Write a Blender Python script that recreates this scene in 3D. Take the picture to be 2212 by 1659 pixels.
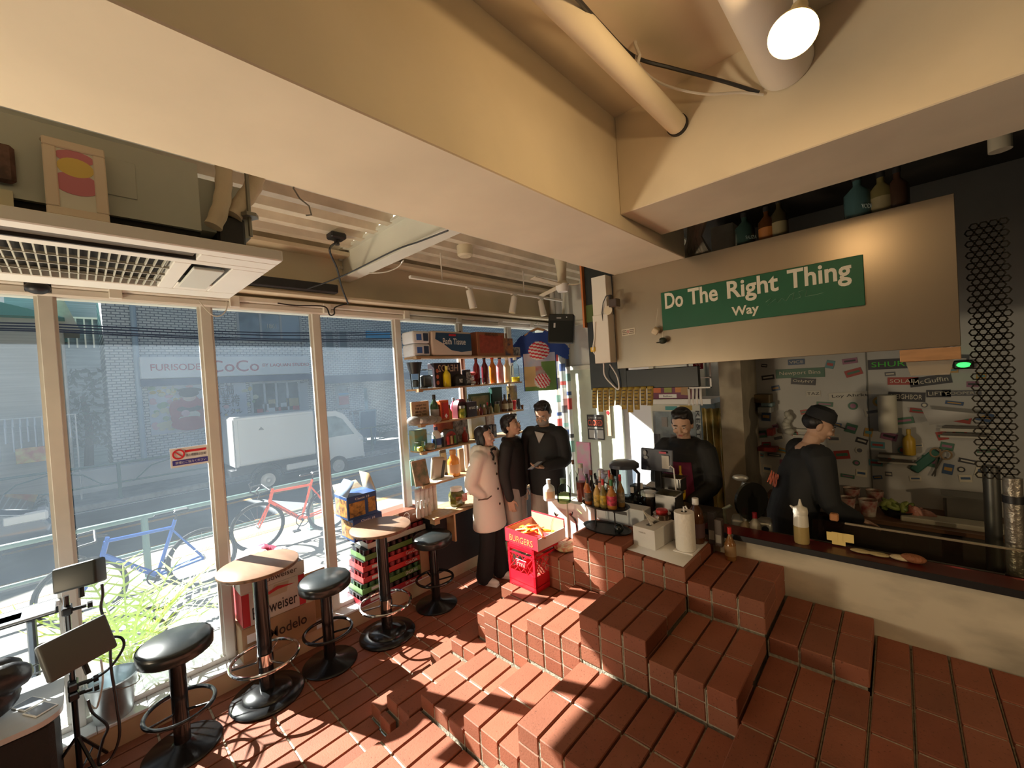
import bpy, bmesh, math, random
from mathutils import Vector, Matrix, Euler
for o in list(bpy.data.objects): bpy.data.objects.remove(o)
rnd = random.Random(7)
sc = bpy.context.scene
COL = sc.collection
# ---------------------------------------------------------------- camera
CAM = Vector((0, 0, 2.045)); FPX = 885.9
def _axes(yaw, pitch, roll):
    f = Vector((-math.sin(yaw)*math.cos(pitch), math.cos(yaw)*math.cos(pitch), math.sin(pitch)))
    r = Vector((math.cos(yaw), math.sin(yaw), 0)); u = r.cross(f)
    return r*math.cos(roll)+u*math.sin(roll), u*math.cos(roll)-r*math.sin(roll), f
CR, CU, CF = _axes(0.75594, -0.015894, -0.062993)
cd = bpy.data.cameras.new('camera'); cam = bpy.data.objects.new('camera', cd); COL.objects.link(cam)
cd.sensor_width = 36; cd.lens = 36*FPX/2212; cd.clip_start = 0.02; cd.clip_end = 300
m = Matrix((CR, CU, -CF)).transposed().to_4x4(); m.translation = CAM; cam.matrix_world = m
sc.camera = cam
# ---------------------------------------------------------------- world, sun, exposure
w = bpy.data.worlds.new('sky'); sc.world = w; w.use_nodes = True
nt = w.node_tree; bg = nt.nodes['Background']
sky = nt.nodes.new('ShaderNodeTexSky'); sky.sky_type = 'HOSEK_WILKIE'; sky.turbidity = 3.0
SUN_AZ = math.atan2(0.36, 0.93); SUN_EL = math.radians(35.5)
sd = Vector((-math.cos(SUN_AZ)*math.cos(SUN_EL), -math.sin(SUN_AZ)*math.cos(SUN_EL), math.sin(SUN_EL)))
sky.sun_direction = sd
nt.links.new(sky.outputs[0], bg.inputs[0]); bg.inputs[1].default_value = 1.0
sl = bpy.data.lights.new('sun', 'SUN'); sl.energy = 20; sl.angle = math.radians(0.55); sl.color = (1, .93, .82)
so = bpy.data.objects.new('sun', sl); COL.objects.link(so); so.rotation_euler = sd.to_track_quat('Z', 'Y').to_euler()
so.location = (-8, -4, 9)
for nm, lc, am, en, cl, sz in (('ceiling_fill', (-2.7, -1.9, .9), (-1.5, 1.0, 3.0), 190, (1, .80, .54), 2.1),):  # unseen fill spot behind the camera, added to brighten beams and deck
    l_ = bpy.data.lights.new(nm, 'SPOT'); l_.energy = en; l_.color = cl; l_.spot_size = sz; l_.spot_blend = .9; l_.shadow_soft_size = .25
    o_ = bpy.data.objects.new(nm, l_); COL.objects.link(o_); o_.location = lc; o_.rotation_euler = (Vector(lc)-Vector(am)).to_track_quat('Z', 'Y').to_euler()
sc.view_settings.view_transform = 'Standard'; sc.view_settings.look = 'None'
sc.view_settings.exposure = 0.45; sc.view_settings.gamma = 1; sc.view_settings.use_curve_mapping = False
# ---------------------------------------------------------------- pixel -> place helpers
def ray(x, y): return CF*FPX + CR*(x-1106) - CU*(y-829.5)
def PZ(x, y, z): d = ray(x, y); return CAM + d*((z-CAM.z)/d.z)
def PY(x, y, Y): d = ray(x, y); return CAM + d*((Y-CAM.y)/d.y)
def PX(x, y, X): d = ray(x, y); return CAM + d*((X-CAM.x)/d.x)
# ---------------------------------------------------------------- materials
_m = {}
def M(name, col=(.8, .8, .8), rough=.6, metal=0, var=0, scale=8, bump=0, emit=None, es=1, alpha=1, spec=.5, coat=0, col2=None, stretch=None):
    if name in _m: return _m[name]
    mt = bpy.data.materials.new(name); _m[name] = mt; mt.use_nodes = True
    n = mt.node_tree; b = n.nodes['Principled BSDF']
    if len(col) == 3: col = (*col, 1)
    b.inputs['Base Color'].default_value = col; b.inputs['Roughness'].default_value = rough
    b.inputs['Metallic'].default_value = metal; b.inputs['Specular IOR Level'].default_value = spec
    b.inputs['Coat Weight'].default_value = coat
    if alpha < 1: b.inputs['Alpha'].default_value = alpha
    if emit: b.inputs['Emission Color'].default_value = (*emit, 1); b.inputs['Emission Strength'].default_value = es
    if var or bump or col2:
        tc = n.nodes.new('ShaderNodeTexCoord'); no = n.nodes.new('ShaderNodeTexNoise')
        no.inputs['Scale'].default_value = scale; no.inputs['Detail'].default_value = 6
        mp = n.nodes.new('ShaderNodeMapping'); n.links.new(tc.outputs['Object'], mp.inputs[0]); n.links.new(mp.outputs[0], no.inputs['Vector'])
        if stretch: mp.inputs['Scale'].default_value = stretch
        if var or col2:
            cr = n.nodes.new('ShaderNodeValToRGB'); c = col
            d = col2 if col2 else tuple(max(0, v*(1-var)) for v in c[:3])
            cr.color_ramp.elements[0].color = (*d[:3], 1); cr.color_ramp.elements[1].color = c
            cr.color_ramp.elements[0].position = .35; cr.color_ramp.elements[1].position = .62
            n.links.new(no.outputs['Fac'], cr.inputs[0]); n.links.new(cr.outputs[0], b.inputs['Base Color'])
        if bump:
            bp = n.nodes.new('ShaderNodeBump'); bp.inputs['Strength'].default_value = bump; bp.inputs['Distance'].default_value = .01
            n.links.new(no.outputs['Fac'], bp.inputs['Height']); n.links.new(bp.outputs[0], b.inputs['Normal'])
    return mt
def MG(name, col=(1, 1, 1), refl=.12, dust=0.0, dustcol=(.75, .85, 1), rough=.02):
    """thin clear sheet: see-through tint with a Fresnel reflection and an optional dusty film"""
    if name in _m: return _m[name]
    mt = bpy.data.materials.new(name); _m[name] = mt; mt.use_nodes = True; n = mt.node_tree
    for x in list(n.nodes): n.nodes.remove(x)
    out = n.nodes.new('ShaderNodeOutputMaterial'); tr = n.nodes.new('ShaderNodeBsdfTransparent'); tr.inputs[0].default_value = (*col, 1)
    gl = n.nodes.new('ShaderNodeBsdfGlossy'); gl.inputs['Roughness'].default_value = rough
    fr = n.nodes.new('ShaderNodeLayerWeight'); fr.inputs[0].default_value = refl
    mx = n.nodes.new('ShaderNodeMixShader'); n.links.new(fr.outputs['Fresnel'], mx.inputs[0]); n.links.new(tr.outputs[0], mx.inputs[1]); n.links.new(gl.outputs[0], mx.inputs[2])
    last = mx
    if dust:
        tl = n.nodes.new('ShaderNodeBsdfTranslucent'); tl.inputs[0].default_value = (*dustcol, 1)
        no = n.nodes.new('ShaderNodeTexNoise'); no.inputs['Scale'].default_value = 1.3; no.inputs['Detail'].default_value = 8
        mr = n.nodes.new('ShaderNodeMapRange'); mr.inputs[1].default_value = .3; mr.inputs[2].default_value = .7; mr.inputs[3].default_value = dust*.65; mr.inputs[4].default_value = dust*1.35
        tc = n.nodes.new('ShaderNodeTexCoord'); n.links.new(tc.outputs['Object'], no.inputs['Vector']); n.links.new(no.outputs['Fac'], mr.inputs[0])
        m2 = n.nodes.new('ShaderNodeMixShader'); n.links.new(mr.outputs[0], m2.inputs[0]); n.links.new(mx.outputs[0], m2.inputs[1]); n.links.new(tl.outputs[0], m2.inputs[2]); last = m2
    n.links.new(last.outputs[0], out.inputs[0]); return mt
# ---------------------------------------------------------------- geometry
class G:
    def __init__(s): s.b = bmesh.new(); s.mi = 0
    def _fin(s, f0, mi, X=None, v0=0):
        s.b.faces.ensure_lookup_table()
        for f in s.b.faces[f0:]: f.material_index = mi
        if X is not None:
            s.b.verts.ensure_lookup_table()
            for v in s.b.verts[v0:]: v.co = X @ v.co
    def box(s, x0, x1, y0, y1, z0, z1, m=0, bev=0, X=None, seg=1):
        f0, v0 = len(s.b.faces), len(s.b.verts)
        if x0 > x1: x0, x1 = x1, x0
        if y0 > y1: y0, y1 = y1, y0
        if z0 > z1: z0, z1 = z1, z0
        c = min(bev, (x1-x0)*.49, (y1-y0)*.49, (z1-z0)*.49)
        if c > 0 and seg == 1:
            V = {}
            for i, x in enumerate((x0, x1)):
                for j, y in enumerate((y0, y1)):
                    for k, z in enumerate((z0, z1)):
                        sx, sy, sz = 1-2*i, 1-2*j, 1-2*k
                        V[i, j, k, 0] = s.b.verts.new((x, y+sy*c, z+sz*c)); V[i, j, k, 1] = s.b.verts.new((x+sx*c, y, z+sz*c)); V[i, j, k, 2] = s.b.verts.new((x+sx*c, y+sy*c, z))
            F = []
            for i in (0, 1):
                F.append([V[i, 0, 0, 0], V[i, 1, 0, 0], V[i, 1, 1, 0], V[i, 0, 1, 0]]); F.append([V[0, i, 0, 1], V[1, i, 0, 1], V[1, i, 1, 1], V[0, i, 1, 1]]); F.append([V[0, 0, i, 2], V[1, 0, i, 2], V[1, 1, i, 2], V[0, 1, i, 2]])
                for j in (0, 1):
                    F.append([V[i, j, 0, 0], V[i, j, 1, 0], V[i, j, 1, 1], V[i, j, 0, 1]]); F.append([V[i, 0, j, 0], V[i, 1, j, 0], V[i, 1, j, 2], V[i, 0, j, 2]]); F.append([V[0, i, j, 1], V[1, i, j, 1], V[1, i, j, 2], V[0, i, j, 2]])
                    for k in (0, 1): F.append([V[i, j, k, 0], V[i, j, k, 1], V[i, j, k, 2]])
            for f in F: s.b.faces.new(f)
            bmesh.ops.recalc_face_normals(s.b, faces=s.b.faces[f0:])
        else:
            vs = [s.b.verts.new((x, y, z)) for x in (x0, x1) for y in (y0, y1) for z in (z0, z1)]
            for q in ((0, 1, 3, 2), (4, 6, 7, 5), (0, 4, 5, 1), (2, 3, 7, 6), (0, 2, 6, 4), (1, 5, 7, 3)): s.b.faces.new([vs[i] for i in q])
            if c > 0:
                s.b.faces.ensure_lookup_table(); es = {e for f in s.b.faces[f0:] for e in f.edges}
                bmesh.ops.bevel(s.b, geom=list(es), offset=c, segments=seg, affect='EDGES', profile=.5)
                f0 = min(f0, len(s.b.faces)); s.b.faces.ensure_lookup_table()
        s._fin(f0, m, X, v0); return s
    def tube(s, pts, r, n=8, m=0, cap=True, X=None, closed=False, sq=(1, 1)):
        f0, v0 = len(s.b.faces), len(s.b.verts); pts = [Vector(p) for p in pts]; N = len(pts); rings = []
        rs = r if isinstance(r, (list, tuple)) else [r]*N
        up = None
        for i, p in enumerate(pts):
            if closed: t = pts[(i+1) % N]-pts[i-1]
            else: t = pts[min(i+1, N-1)]-pts[max(i-1, 0)]
            t.normalize()
            if up is None:
                up = Vector((0, 0, 1)) if abs(t.z) < .9 else Vector((1, 0, 0))
            a = t.cross(up)
            if a.length < 1e-5: a = t.orthogonal()
            a.normalize(); bb = a.cross(t); up = bb
            rings.append([s.b.verts.new(p+(a*math.cos(k*2*math.pi/n)*sq[0]+bb*math.sin(k*2*math.pi/n)*sq[1])*rs[i]) for k in range(n)])
        for i in range(N if closed else N-1):
            A, B = rings[i], rings[(i+1) % N]
            for k in range(n): s.b.faces.new([A[k], A[(k+1) % n], B[(k+1) % n], B[k]])
        if cap and not closed: s.b.faces.new(rings[0][::-1]); s.b.faces.new(rings[-1])
        bmesh.ops.recalc_face_normals(s.b, faces=s.b.faces[f0:]) if n > 2 else None
        s._fin(f0, m, X, v0); return s
    def cyl(s, p0, p1, r0, r1=None, n=16, m=0, X=None): return s.tube([p0, p1], [r0, r0 if r1 is None else r1], n, m, True, X)
    def lathe(s, prof, c=(0, 0, 0), n=24, m=0, sx=1, sy=1, X=None, ms=None):
        """prof: [(r,z)] bottom to top"""
        f0, v0 = len(s.b.faces), len(s.b.verts); c = Vector(c); rings = []
        for r, z in prof:
            if r < 1e-6: rings.append([s.b.verts.new(c+Vector((0, 0, z)))])
            else: rings.append([s.b.verts.new(c+Vector((r*sx*math.cos(k*2*math.pi/n), r*sy*math.sin(k*2*math.pi/n), z))) for k in range(n)])
        idx = []
        for i in range(len(rings)-1):
            A, B = rings[i], rings[i+1]
            for k in range(n):
                if len(A) == 1 and len(B) == 1: continue
                if len(A) == 1: s.b.faces.new([A[0], B[k], B[(k+1) % n]])
                elif len(B) == 1: s.b.faces.new([A[k], A[(k+1) % n], B[0]])
                else: s.b.faces.new([A[k], A[(k+1) % n], B[(k+1) % n], B[k]])
                idx.append(i)
        s._fin(f0, m, X, v0)
        if ms:
            for f, i in zip(s.b.faces[f0:], idx): f.material_index = ms[i]
        return s
    def ell(s, c, r, m=0, n=16, X=None):
        f0, v0 = len(s.b.faces), len(s.b.verts)
        if not isinstance(r, (tuple, list)): r = (r, r, r)
        k = n//2
        s.lathe([(math.sin(math.pi*i/k), -math.cos(math.pi*i/k)) for i in range(k+1)], n=n, m=m)
        T = Matrix.Translation(Vector(c)) @ (X if X is not None else Matrix.Identity(4)) @ Matrix.Diagonal((*r, 1))
        s.b.verts.ensure_lookup_table()
        for v in s.b.verts[v0:]: v.co = T @ v.co
        return s
    def prism(s, poly, axis, a, b, m=0, X=None):
        """poly: 2-D points in the plane normal to axis (x: (y,z), y: (x,z), z: (x,y))"""
        f0, v0 = len(s.b.faces), len(s.b.verts)
        def P(u, v, t): return (t, u, v) if axis == 'x' else (u, t, v) if axis == 'y' else (u, v, t)
        A = [s.b.verts.new(P(u, v, a)) for u, v in poly]; B = [s.b.verts.new(P(u, v, b)) for u, v in poly]; n = len(poly)
        s.b.faces.new(A); s.b.faces.new(B[::-1])
        for k in range(n): s.b.faces.new([A[k], B[k], B[(k+1) % n], A[(k+1) % n]])
        bmesh.ops.recalc_face_normals(s.b, faces=s.b.faces[f0:]); s._fin(f0, m, X, v0); return s
    def quad(s, pts, m=0):
        f = s.b.faces.new([s.b.verts.new(p) for p in pts]); f.material_index = m; return s
    def grid(s, fn, nu, nv, m=0, closed=False):
        vs = [[s.b.verts.new(fn(i/nu, j/nv)) for j in range(nv+1)] for i in range(nu+1)]
        for i in range(nu):
            for j in range(nv):
                f = s.b.faces.new([vs[i][j], vs[i+1][j], vs[i+1][j+1], vs[i][j+1]]); f.material_index = m
        return s
def T(x=0, y=0, z=0, rz=0, rx=0, ry=0, s=1):
    return Matrix.Translation((x, y, z)) @ Euler((rx, ry, rz)).to_matrix().to_4x4() @ Matrix.Diagonal((s, s, s, 1))
def tag(o, label=None, cat=None, group=None, kind=None):
    if label: o['label'] = label
    if cat: o['category'] = cat
    if group: o['group'] = group
    if kind: o['kind'] = kind
    return o
def obj(name, g, mats, parent=None, ang=35, loc=None, label=None):
    me = bpy.data.meshes.new(name)
    if isinstance(g, G): g.b.to_mesh(me); g.b.free()
    else: me = g
    for mt in (mats if isinstance(mats, (list, tuple)) else [mats]): me.materials.append(mt)
    me.polygons.foreach_set('use_smooth', [True]*len(me.polygons)); me.set_sharp_from_angle(angle=math.radians(ang))
    o = bpy.data.objects.new(name, me); COL.objects.link(o)
    if parent: o.parent = parent
    if loc: o.location = loc
    if label: o['label'] = label
    return o
def struct(name, g, mats, parent=None, ang=35, **k):
    o = obj(name, g, mats, parent, ang, **k)
    if not parent: o['kind'] = 'structure'
    return o
def thing(name, label, cat, loc=(0, 0, 0), rz=0, group=None, rot=None):
    o = bpy.data.objects.new(name, None); COL.objects.link(o); o.empty_display_size = .05
    o.location = loc; o.rotation_euler = rot if rot else (0, 0, rz)
    return tag(o, label, cat, group)
def single(name, label, cat, g, mats, loc=(0, 0, 0), rz=0, group=None, ang=35, rot=None):
    o = obj(name, g, mats, None, ang); o.location = loc; o.rotation_euler = rot if rot else (0, 0, rz)
    return tag(o, label, cat, group)
def copytree(o, loc=None, rz=None, label=None, group=None, parent=None):
    c = o.copy(); COL.objects.link(c)
    if parent: c.parent = parent
    if loc is not None: c.location = loc
    if rz is not None: c.rotation_euler = (0, 0, rz)
    if label: c['label'] = label
    if group: c['group'] = group
    for ch in list(o.children): copytree(ch, parent=c)
    return c
def text_mesh(body, size=.1, depth=.002, sx=1, off=0, align='CENTER', space=1):
    cu = bpy.data.curves.new('t', 'FONT'); cu.body = body; cu.size = size; cu.extrude = depth/2; cu.offset = off
    cu.align_x = align; cu.align_y = 'CENTER'; cu.resolution_u = 3; cu.space_character = space
    o = bpy.data.objects.new('t', cu); COL.objects.link(o); bpy.context.view_layer.update()
    me = bpy.data.meshes.new_from_object(o.evaluated_get(bpy.context.evaluated_depsgraph_get()))
    bpy.data.objects.remove(o); bpy.data.curves.remove(cu)
    for v in me.vertices: v.co.x *= sx
    me.materials.clear(); return me
def text(body, mat, parent, loc, rot=(math.pi/2, 0, 0), size=.1, depth=.002, sx=1, off=0, name='lettering', align='CENTER', fit=None, space=1):
    """rot (pi/2,0,0) faces -Y, (pi/2,0,pi/2) faces +X"""
    me = text_mesh(body, size, depth, sx, off, align, space)
    if fit:
        xs = [v.co.x for v in me.vertices]; ys = [v.co.y for v in me.vertices]
        wx, wy = max(xs)-min(xs), max(ys)-min(ys); cx, cy = (max(xs)+min(xs))/2, (max(ys)+min(ys))/2
        for v in me.vertices: v.co.x = (v.co.x-cx)*fit[0]/wx; v.co.y = (v.co.y-cy)*fit[1]/wy
    o = obj(name, me, mat, parent, 30); o.location = loc; o.rotation_euler = rot; return o
FX = (math.pi/2, 0, math.pi/2)      # text facing +X, reading along +Y
FY = (math.pi/2, 0, 0)              # text facing -Y, reading along +X
V3 = Vector
# ================================================================ the room
PAINT = M('beige_paint', (.86, .77, .58), .75, var=.10, scale=2.2, bump=.25)
PAINTW = M('white_paint', (.78, .74, .66), .6, var=.06, scale=3, bump=.08)
PLAST = M('cream_plaster', (.78, .68, .50), .85, var=.16, scale=1.6, bump=.5)
STAIN = M('stained_plaster', (.60, .53, .40), .8, var=.45, scale=2.3, bump=.3, stretch=(1, 1, 2.2))
WHITE = M('warm_white', (.84, .82, .78), .5, var=.04, scale=4)
TILEW = M('white_tile', (.80, .82, .84), .25, var=.08, scale=5)
DARKW = M('dark_wall', (.05, .04, .03), .7, var=.5, scale=2)
STEELW = M('painted_steel', (.74, .74, .66), .5, var=.12, scale=1.5, bump=.1)
BLACK = M('black_plastic', (.012, .012, .014), .45)
BLACKM = M('black_metal', (.02, .02, .022), .35, .3)
CHROME = M('chrome', (.75, .75, .75), .12, 1)
WOODT = M('shelf_wood', (.52, .33, .17), .55, var=.35, scale=6, stretch=(12, 1, 12))
CARD = M('cardboard', (.42, .27, .14), .85, var=.12, scale=12)
FRAME = M('window_frame_paint', (.70, .68, .62), .45, var=.08, scale=6)
# --- brick terraces: one mesh per course height
BX, BXW = -1.298, .1295; BYO, BYW = 1.258, .2574; BC = .0842; F0 = .505
brick = bpy.data.materials.new('red_brick'); brick.use_nodes = True; n = brick.node_tree; b = n.nodes['Principled BSDF']
at = n.nodes.new('ShaderNodeVertexColor'); at.layer_name = 'tint'
no = n.nodes.new('ShaderNodeTexNoise'); no.inputs['Scale'].default_value = 110; no.inputs['Detail'].default_value = 8
no2 = n.nodes.new('ShaderNodeTexNoise'); no2.inputs['Scale'].default_value = 5; no2.inputs['Detail'].default_value = 4
tc = n.nodes.new('ShaderNodeTexCoord'); n.links.new(tc.outputs['Object'], no.inputs['Vector']); n.links.new(tc.outputs['Object'], no2.inputs['Vector'])
cr = n.nodes.new('ShaderNodeValToRGB'); cr.color_ramp.elements[0].position = .30; cr.color_ramp.elements[1].position = .38
cr.color_ramp.elements[0].color = (.5, .5, .5, 1); cr.color_ramp.elements[1].color = (1, 1, 1, 1)
cr2 = n.nodes.new('ShaderNodeValToRGB'); cr2.color_ramp.elements[0].position = .3; cr2.color_ramp.elements[1].position = .7
cr2.color_ramp.elements[0].color = (.82, .80, .78, 1); cr2.color_ramp.elements[1].color = (1, 1, 1, 1)
mx = n.nodes.new('ShaderNodeMix'); mx.data_type = 'RGBA'; mx.blend_type = 'MULTIPLY'; mx.inputs[0].default_value = 1
mx2 = n.nodes.new('ShaderNodeMix'); mx2.data_type = 'RGBA'; mx2.blend_type = 'MULTIPLY'; mx2.inputs[0].default_value = 1
n.links.new(no.outputs['Fac'], cr.inputs[0]); n.links.new(no2.outputs['Fac'], cr2.inputs[0])
n.links.new(at.outputs[0], mx.inputs[6]); n.links.new(cr.outputs[0], mx.inputs[7]); n.links.new(mx.outputs[2], mx2.inputs[6]); n.links.new(cr2.outputs[0], mx2.inputs[7])
n.links.new(mx2.outputs[2], b.inputs['Base Color']); b.inputs['Roughness'].default_value = .62; b.inputs['Specular IOR Level'].default_value = .3
bp = n.nodes.new('ShaderNodeBump'); bp.inputs['Strength'].default_value = .35; bp.inputs['Distance'].default_value = .003
n.links.new(no.outputs['Fac'], bp.inputs['Height']); n.links.new(bp.outputs[0], b.inputs['Normal'])
MORTAR = M('mortar', (.44, .38, .28), .9, var=.3, scale=60, bump=.6)
# columns: list of (i0, i1, [(j_front, c), ...]) levels rise away from the camera
COLS = [(-17, -13, [(-9, -6)]), (-13, -9, [(-9, -6)]),
        (-10, -9, [(-9, -6)]), (-9, -8, [(-9, -6), (-.45, -5), (1.3, -4)]),
        (-8, -7, [(-9, -6), (-.5, -5), (-.3, -4), (1.65, -3), (2.6, -2)]), (-7, -6, [(-9, -6), (-.3, -4), (1.65, -3), (2.2, -1), (3.15, 0)]),
        (-6, -3, [(-9, -6), (-3, -4), (0, -3), (2, 0), (4, 2.75)]),
        (-3, -1, [(-9, -4), (0, -2), (2, 1), (4, 5.15)]), (-1, 0, [(-9, -3), (0, -2), (2, 1), (4, 5.15)]),
        (0, 3, [(-9, -3), (0, 0), (2, 3), (4, 4.75)]),
        (3, 6, [(-9, -3), (0, 0), (2, 2), (4, 4)]),
        (6, 9, [(-9, 1), (4, 2)]), (9, 22, [(-9, 1)])]
def level_at(i, y):
    z = -6
    for i0, i1, L in COLS:
        if i0 <= i < i1:
            for jf, c in L:
                if y >= BYO+jf*BYW-1e-4: z = c
            # later entries override
    return z
YEND = {}
def yend(i): return 2.783 if i >= 0 else 2.78 if i >= -3 else 2.95 if i >= -6 else BYO+{-7: 3.5, -8: 3.4, -9: 3.2}.get(i, 99)*BYW
bricks = {}; tints = {}; mort = {}
G2 = .0055
def add_brick(key, x0, x1, y0, y1, z0, z1):
    g = bricks.setdefault(key, G()); n0 = len(g.b.faces)
    g.box(x0+G2, x1-G2, y0+G2, y1-G2, z0+G2*.8, z1, bev=.0035)
    t = .84+rnd.random()*.26; h = rnd.random()
    tints.setdefault(key, []).extend([(.285*t, (.092+.014*h)*t, (.050+.010*h)*t, 1)]*(len(g.b.faces)-n0))
for (i0, i1, L) in COLS:
    Ls = sorted(L)
    for i in range(i0, i1):
        if i0 == -13 and i >= -10: continue
        x0, x1 = BX+i*BXW, BX+(i+1)*BXW
        for k, (jf, c) in enumerate(Ls):
            ye0 = BYO+jf*BYW; ye1 = BYO+Ls[k+1][0]*BYW if k+1 < len(Ls) else yend(i)
            if i >= 6: ye1 = min(ye1, 2.783)
            if c == -6 and i < -9: ye1 = 4.7
            lo = max(ye0, -1.0 if c <= -4 else .0)
            if ye1 <= lo: continue
            zt = F0+c*BC
            key = 'lower' if c <= -6 else str(c)
            # bricks along the column, joints counted from the front edge
            y = ye0
            while y < ye1-.02:
                yy = min(y+BYW, ye1)
                if ye1-yy < .05: yy = ye1
                if yy > lo-.3:
                    add_brick(key, x0, x1, y, yy, zt-BC, zt)
                    prev = Ls[k-1][1] if k else c-1
                    if k and y == ye0:        # the riser under the front edge
                        q = 1
                        while zt-q*BC > F0+prev*BC+.012:
                            add_brick(key, x0, x1, y, yy, max(zt-(q+1)*BC, F0+prev*BC-.02), zt-q*BC); q += 1
                    for di in (-1, 1):      # side faces
                        cn = level_at(i+di, (y+yy)/2)
                        q = 1
                        while zt-q*BC > F0+cn*BC+.012 and not (k and y == ye0):
                            add_brick(key, x0, x1, y, yy, zt-(q+1)*BC, zt-q*BC); q += 1
                            if q > 8: break
                y = yy
            g = mort.setdefault(key, G())
            g.box(x0+.010, x1-.010, max(ye0, -1.2)+.012, ye1-.012, zt-.05, zt-.006)
            g.box(x0+(.014 if level_at(i-1, (ye0+ye1)/2) < c else -.001), x1-(.014 if level_at(i+1, (ye0+ye1)/2) < c else -.001), max(ye0, -1.2)+.0095, ye1-.003, -.12 if c <= -6 else -.02, zt-.022)
        if i in (-9, -8, -7):   # lower floor going on behind the low fringe bricks
            y = yend(i)
            g = mort['lower']; g.box(x0+.002, x1-.002, y, 4.7, -.12, -.007)
            while y < 4.7: add_brick('lower', x0, x1, y, min(y+BYW, 4.7), -BC, 0); y += BYW
brick_objs = []
for key, g in bricks.items():
    nm = 'floor' if key == 'lower' else 'floor_step'
    vs = g; me_t = tints[key]
    o = struct(nm, mort[key], MORTAR) if False else None
    m0 = G(); 
    # mortar bed and bricks share one mesh
    me = bpy.data.meshes.new(nm); bmx = mort[key].b
    off = len(bmx.faces)
    tmp = bpy.data.meshes.new('t'); g.b.to_mesh(tmp); g.b.free()
    for p in tmp.polygons: p.material_index = 1
    bmx.from_mesh(tmp); bpy.data.meshes.remove(tmp)
    bmx.to_mesh(me); bmx.free(); me.materials.append(MORTAR); me.materials.append(brick)
    ca = me.color_attributes.new('tint', 'FLOAT_COLOR', 'CORNER')
    data = []
    for p in me.polygons:
        c = me_t[p.index-off] if p.index >= off else (.5, .4, .3, 1)
        data.extend(c*p.loop_total)
    ca.data.foreach_set('color', data)
    o = bpy.data.objects.new(nm, me); COL.objects.link(o); o['kind'] = 'structure'; brick_objs.append(o)
# --- floor behind the counter and in the kitchen
g = G(); g.box(-2.33, 3.0, 2.62, 4.75, -.12, -.002, 0); struct('floor', g, M('kitchen_floor', (.12, .09, .07), .6, var=.3, scale=3))
# --- window side: kerb, mullions, panes, header
g = G(); g.box(-3.9, -3.45, -2.5, 4.75, -.02, .135, 0); g.box(-3.452, -3.447, -2.5, 4.75, .0, .125, 0)
struct('trim_1', g, M('kerb_paint', (.58, .42, .25), .6, var=.25, scale=3, bump=.1))
g = G()
for k in range(32):
    y = -2.5+k*.225; g.box(-3.94, -3.445, y+.0015, y+.2235, .134, .15, 0, bev=.002)
struct('trim_2', g, TILEW)
MULY = [-1.63, -.865, -.095, .66, 1.42, 2.2, 3.0, 3.8]
for y in MULY:
    g = G(); g.box(-3.64, -3.565, y-.030, y+.030, .15, 2.72, bev=.003); g.box(-3.615, -3.59, y-.045, y+.045, .15, 2.72)
    struct('trim_3', g, FRAME)
g = G(); g.box(-3.63, -3.575, -2.5, 4.7, .15, .185, bev=.003); struct('trim_4', g, FRAME)
GLASSW = MG('dusty_window_glass', (.93, .97, 1), .06, dust=.022, dustcol=(.66, .82, 1))
ys = [-2.45]+MULY+[4.66]
for k in range(len(ys)-1):
    g = G(); g.box(-3.606, -3.600, ys[k]+.03, ys[k+1]-.03, .18, 2.7); struct('window_%d' % (k+1), g, GLASSW)
# shutter housing, beam flange and web above the windows
g = G(); g.box(-3.70, -3.55, -2.5, 4.7, 2.685, 2.735, bev=.01); g.box(-3.66, -3.52, -2.5, 4.7, 2.735, 2.775, bev=.006)
for y in (.2, .83, 1.5, 2.28, 2.95, 3.6, 4.2):
    g.box(-3.545, -3.51, y-.03, y+.03, 2.69, 2.77, bev=.003)
struct('trim_5', g, PAINTW)
g = G(); g.box(-4.08, -3.66, -2.6, 4.8, 2.765, 3.3, bev=.01); struct('trim_sun_block', g, STEELW)  # unseen eave added outside to cut off the sun on the steps
g = G(); g.box(-3.66, -3.42, -2.5, 4.7, 2.80, 2.825, bev=.003); g.box(-3.62, -3.60, -2.5, 4.7, 2.775, 3.3); g.box(-3.66, -3.44, -2.5, 4.7, 3.19, 3.22)
struct('wall_window', g, PLAST)
# steel cross beam
g = G(); g.box(-3.6, -1.5, 1.64, 1.76, 3.0, 3.018, bev=.002); g.box(-3.6, -1.5, 1.695, 1.707, 3.018, 3.26); g.box(-3.6, -1.5, 1.64, 1.76, 3.24, 3.26)
for z in (3.05, 3.12, 3.19): g.cyl((-3.58, 1.69, z), (-3.58, 1.66, z), .014, n=6)
struct('trim_6', g, STEELW)
# folded deck over the window bay, ribs running along the room
def deck(y0, y1, nm):
    g = G(); pts = []; x = -3.62; zc = 3.235
    while x < -1.45:
        pts += [(x, zc+.075), (x+.035, zc), (x+.105, zc), (x+.14, zc+.075)]; x += .21
    top = [(p[0], p[1]+.004) for p in pts[::-1]]
    for a, b_ in zip(pts, pts[1:]): g.quad([(a[0], y0, a[1]), (b_[0], y0, b_[1]), (b_[0], y1, b_[1]), (a[0], y1, a[1])])
    g.box(-3.62, -1.45, y0, y1, zc+.09, zc+.13)
    return struct(nm, g, M('painted_deck', (.74, .66, .52), .6, var=.22, scale=5, bump=.15))
deck(-2.5, 1.66, 'ceiling'); deck(1.75, 4.75, 'ceiling')
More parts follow.
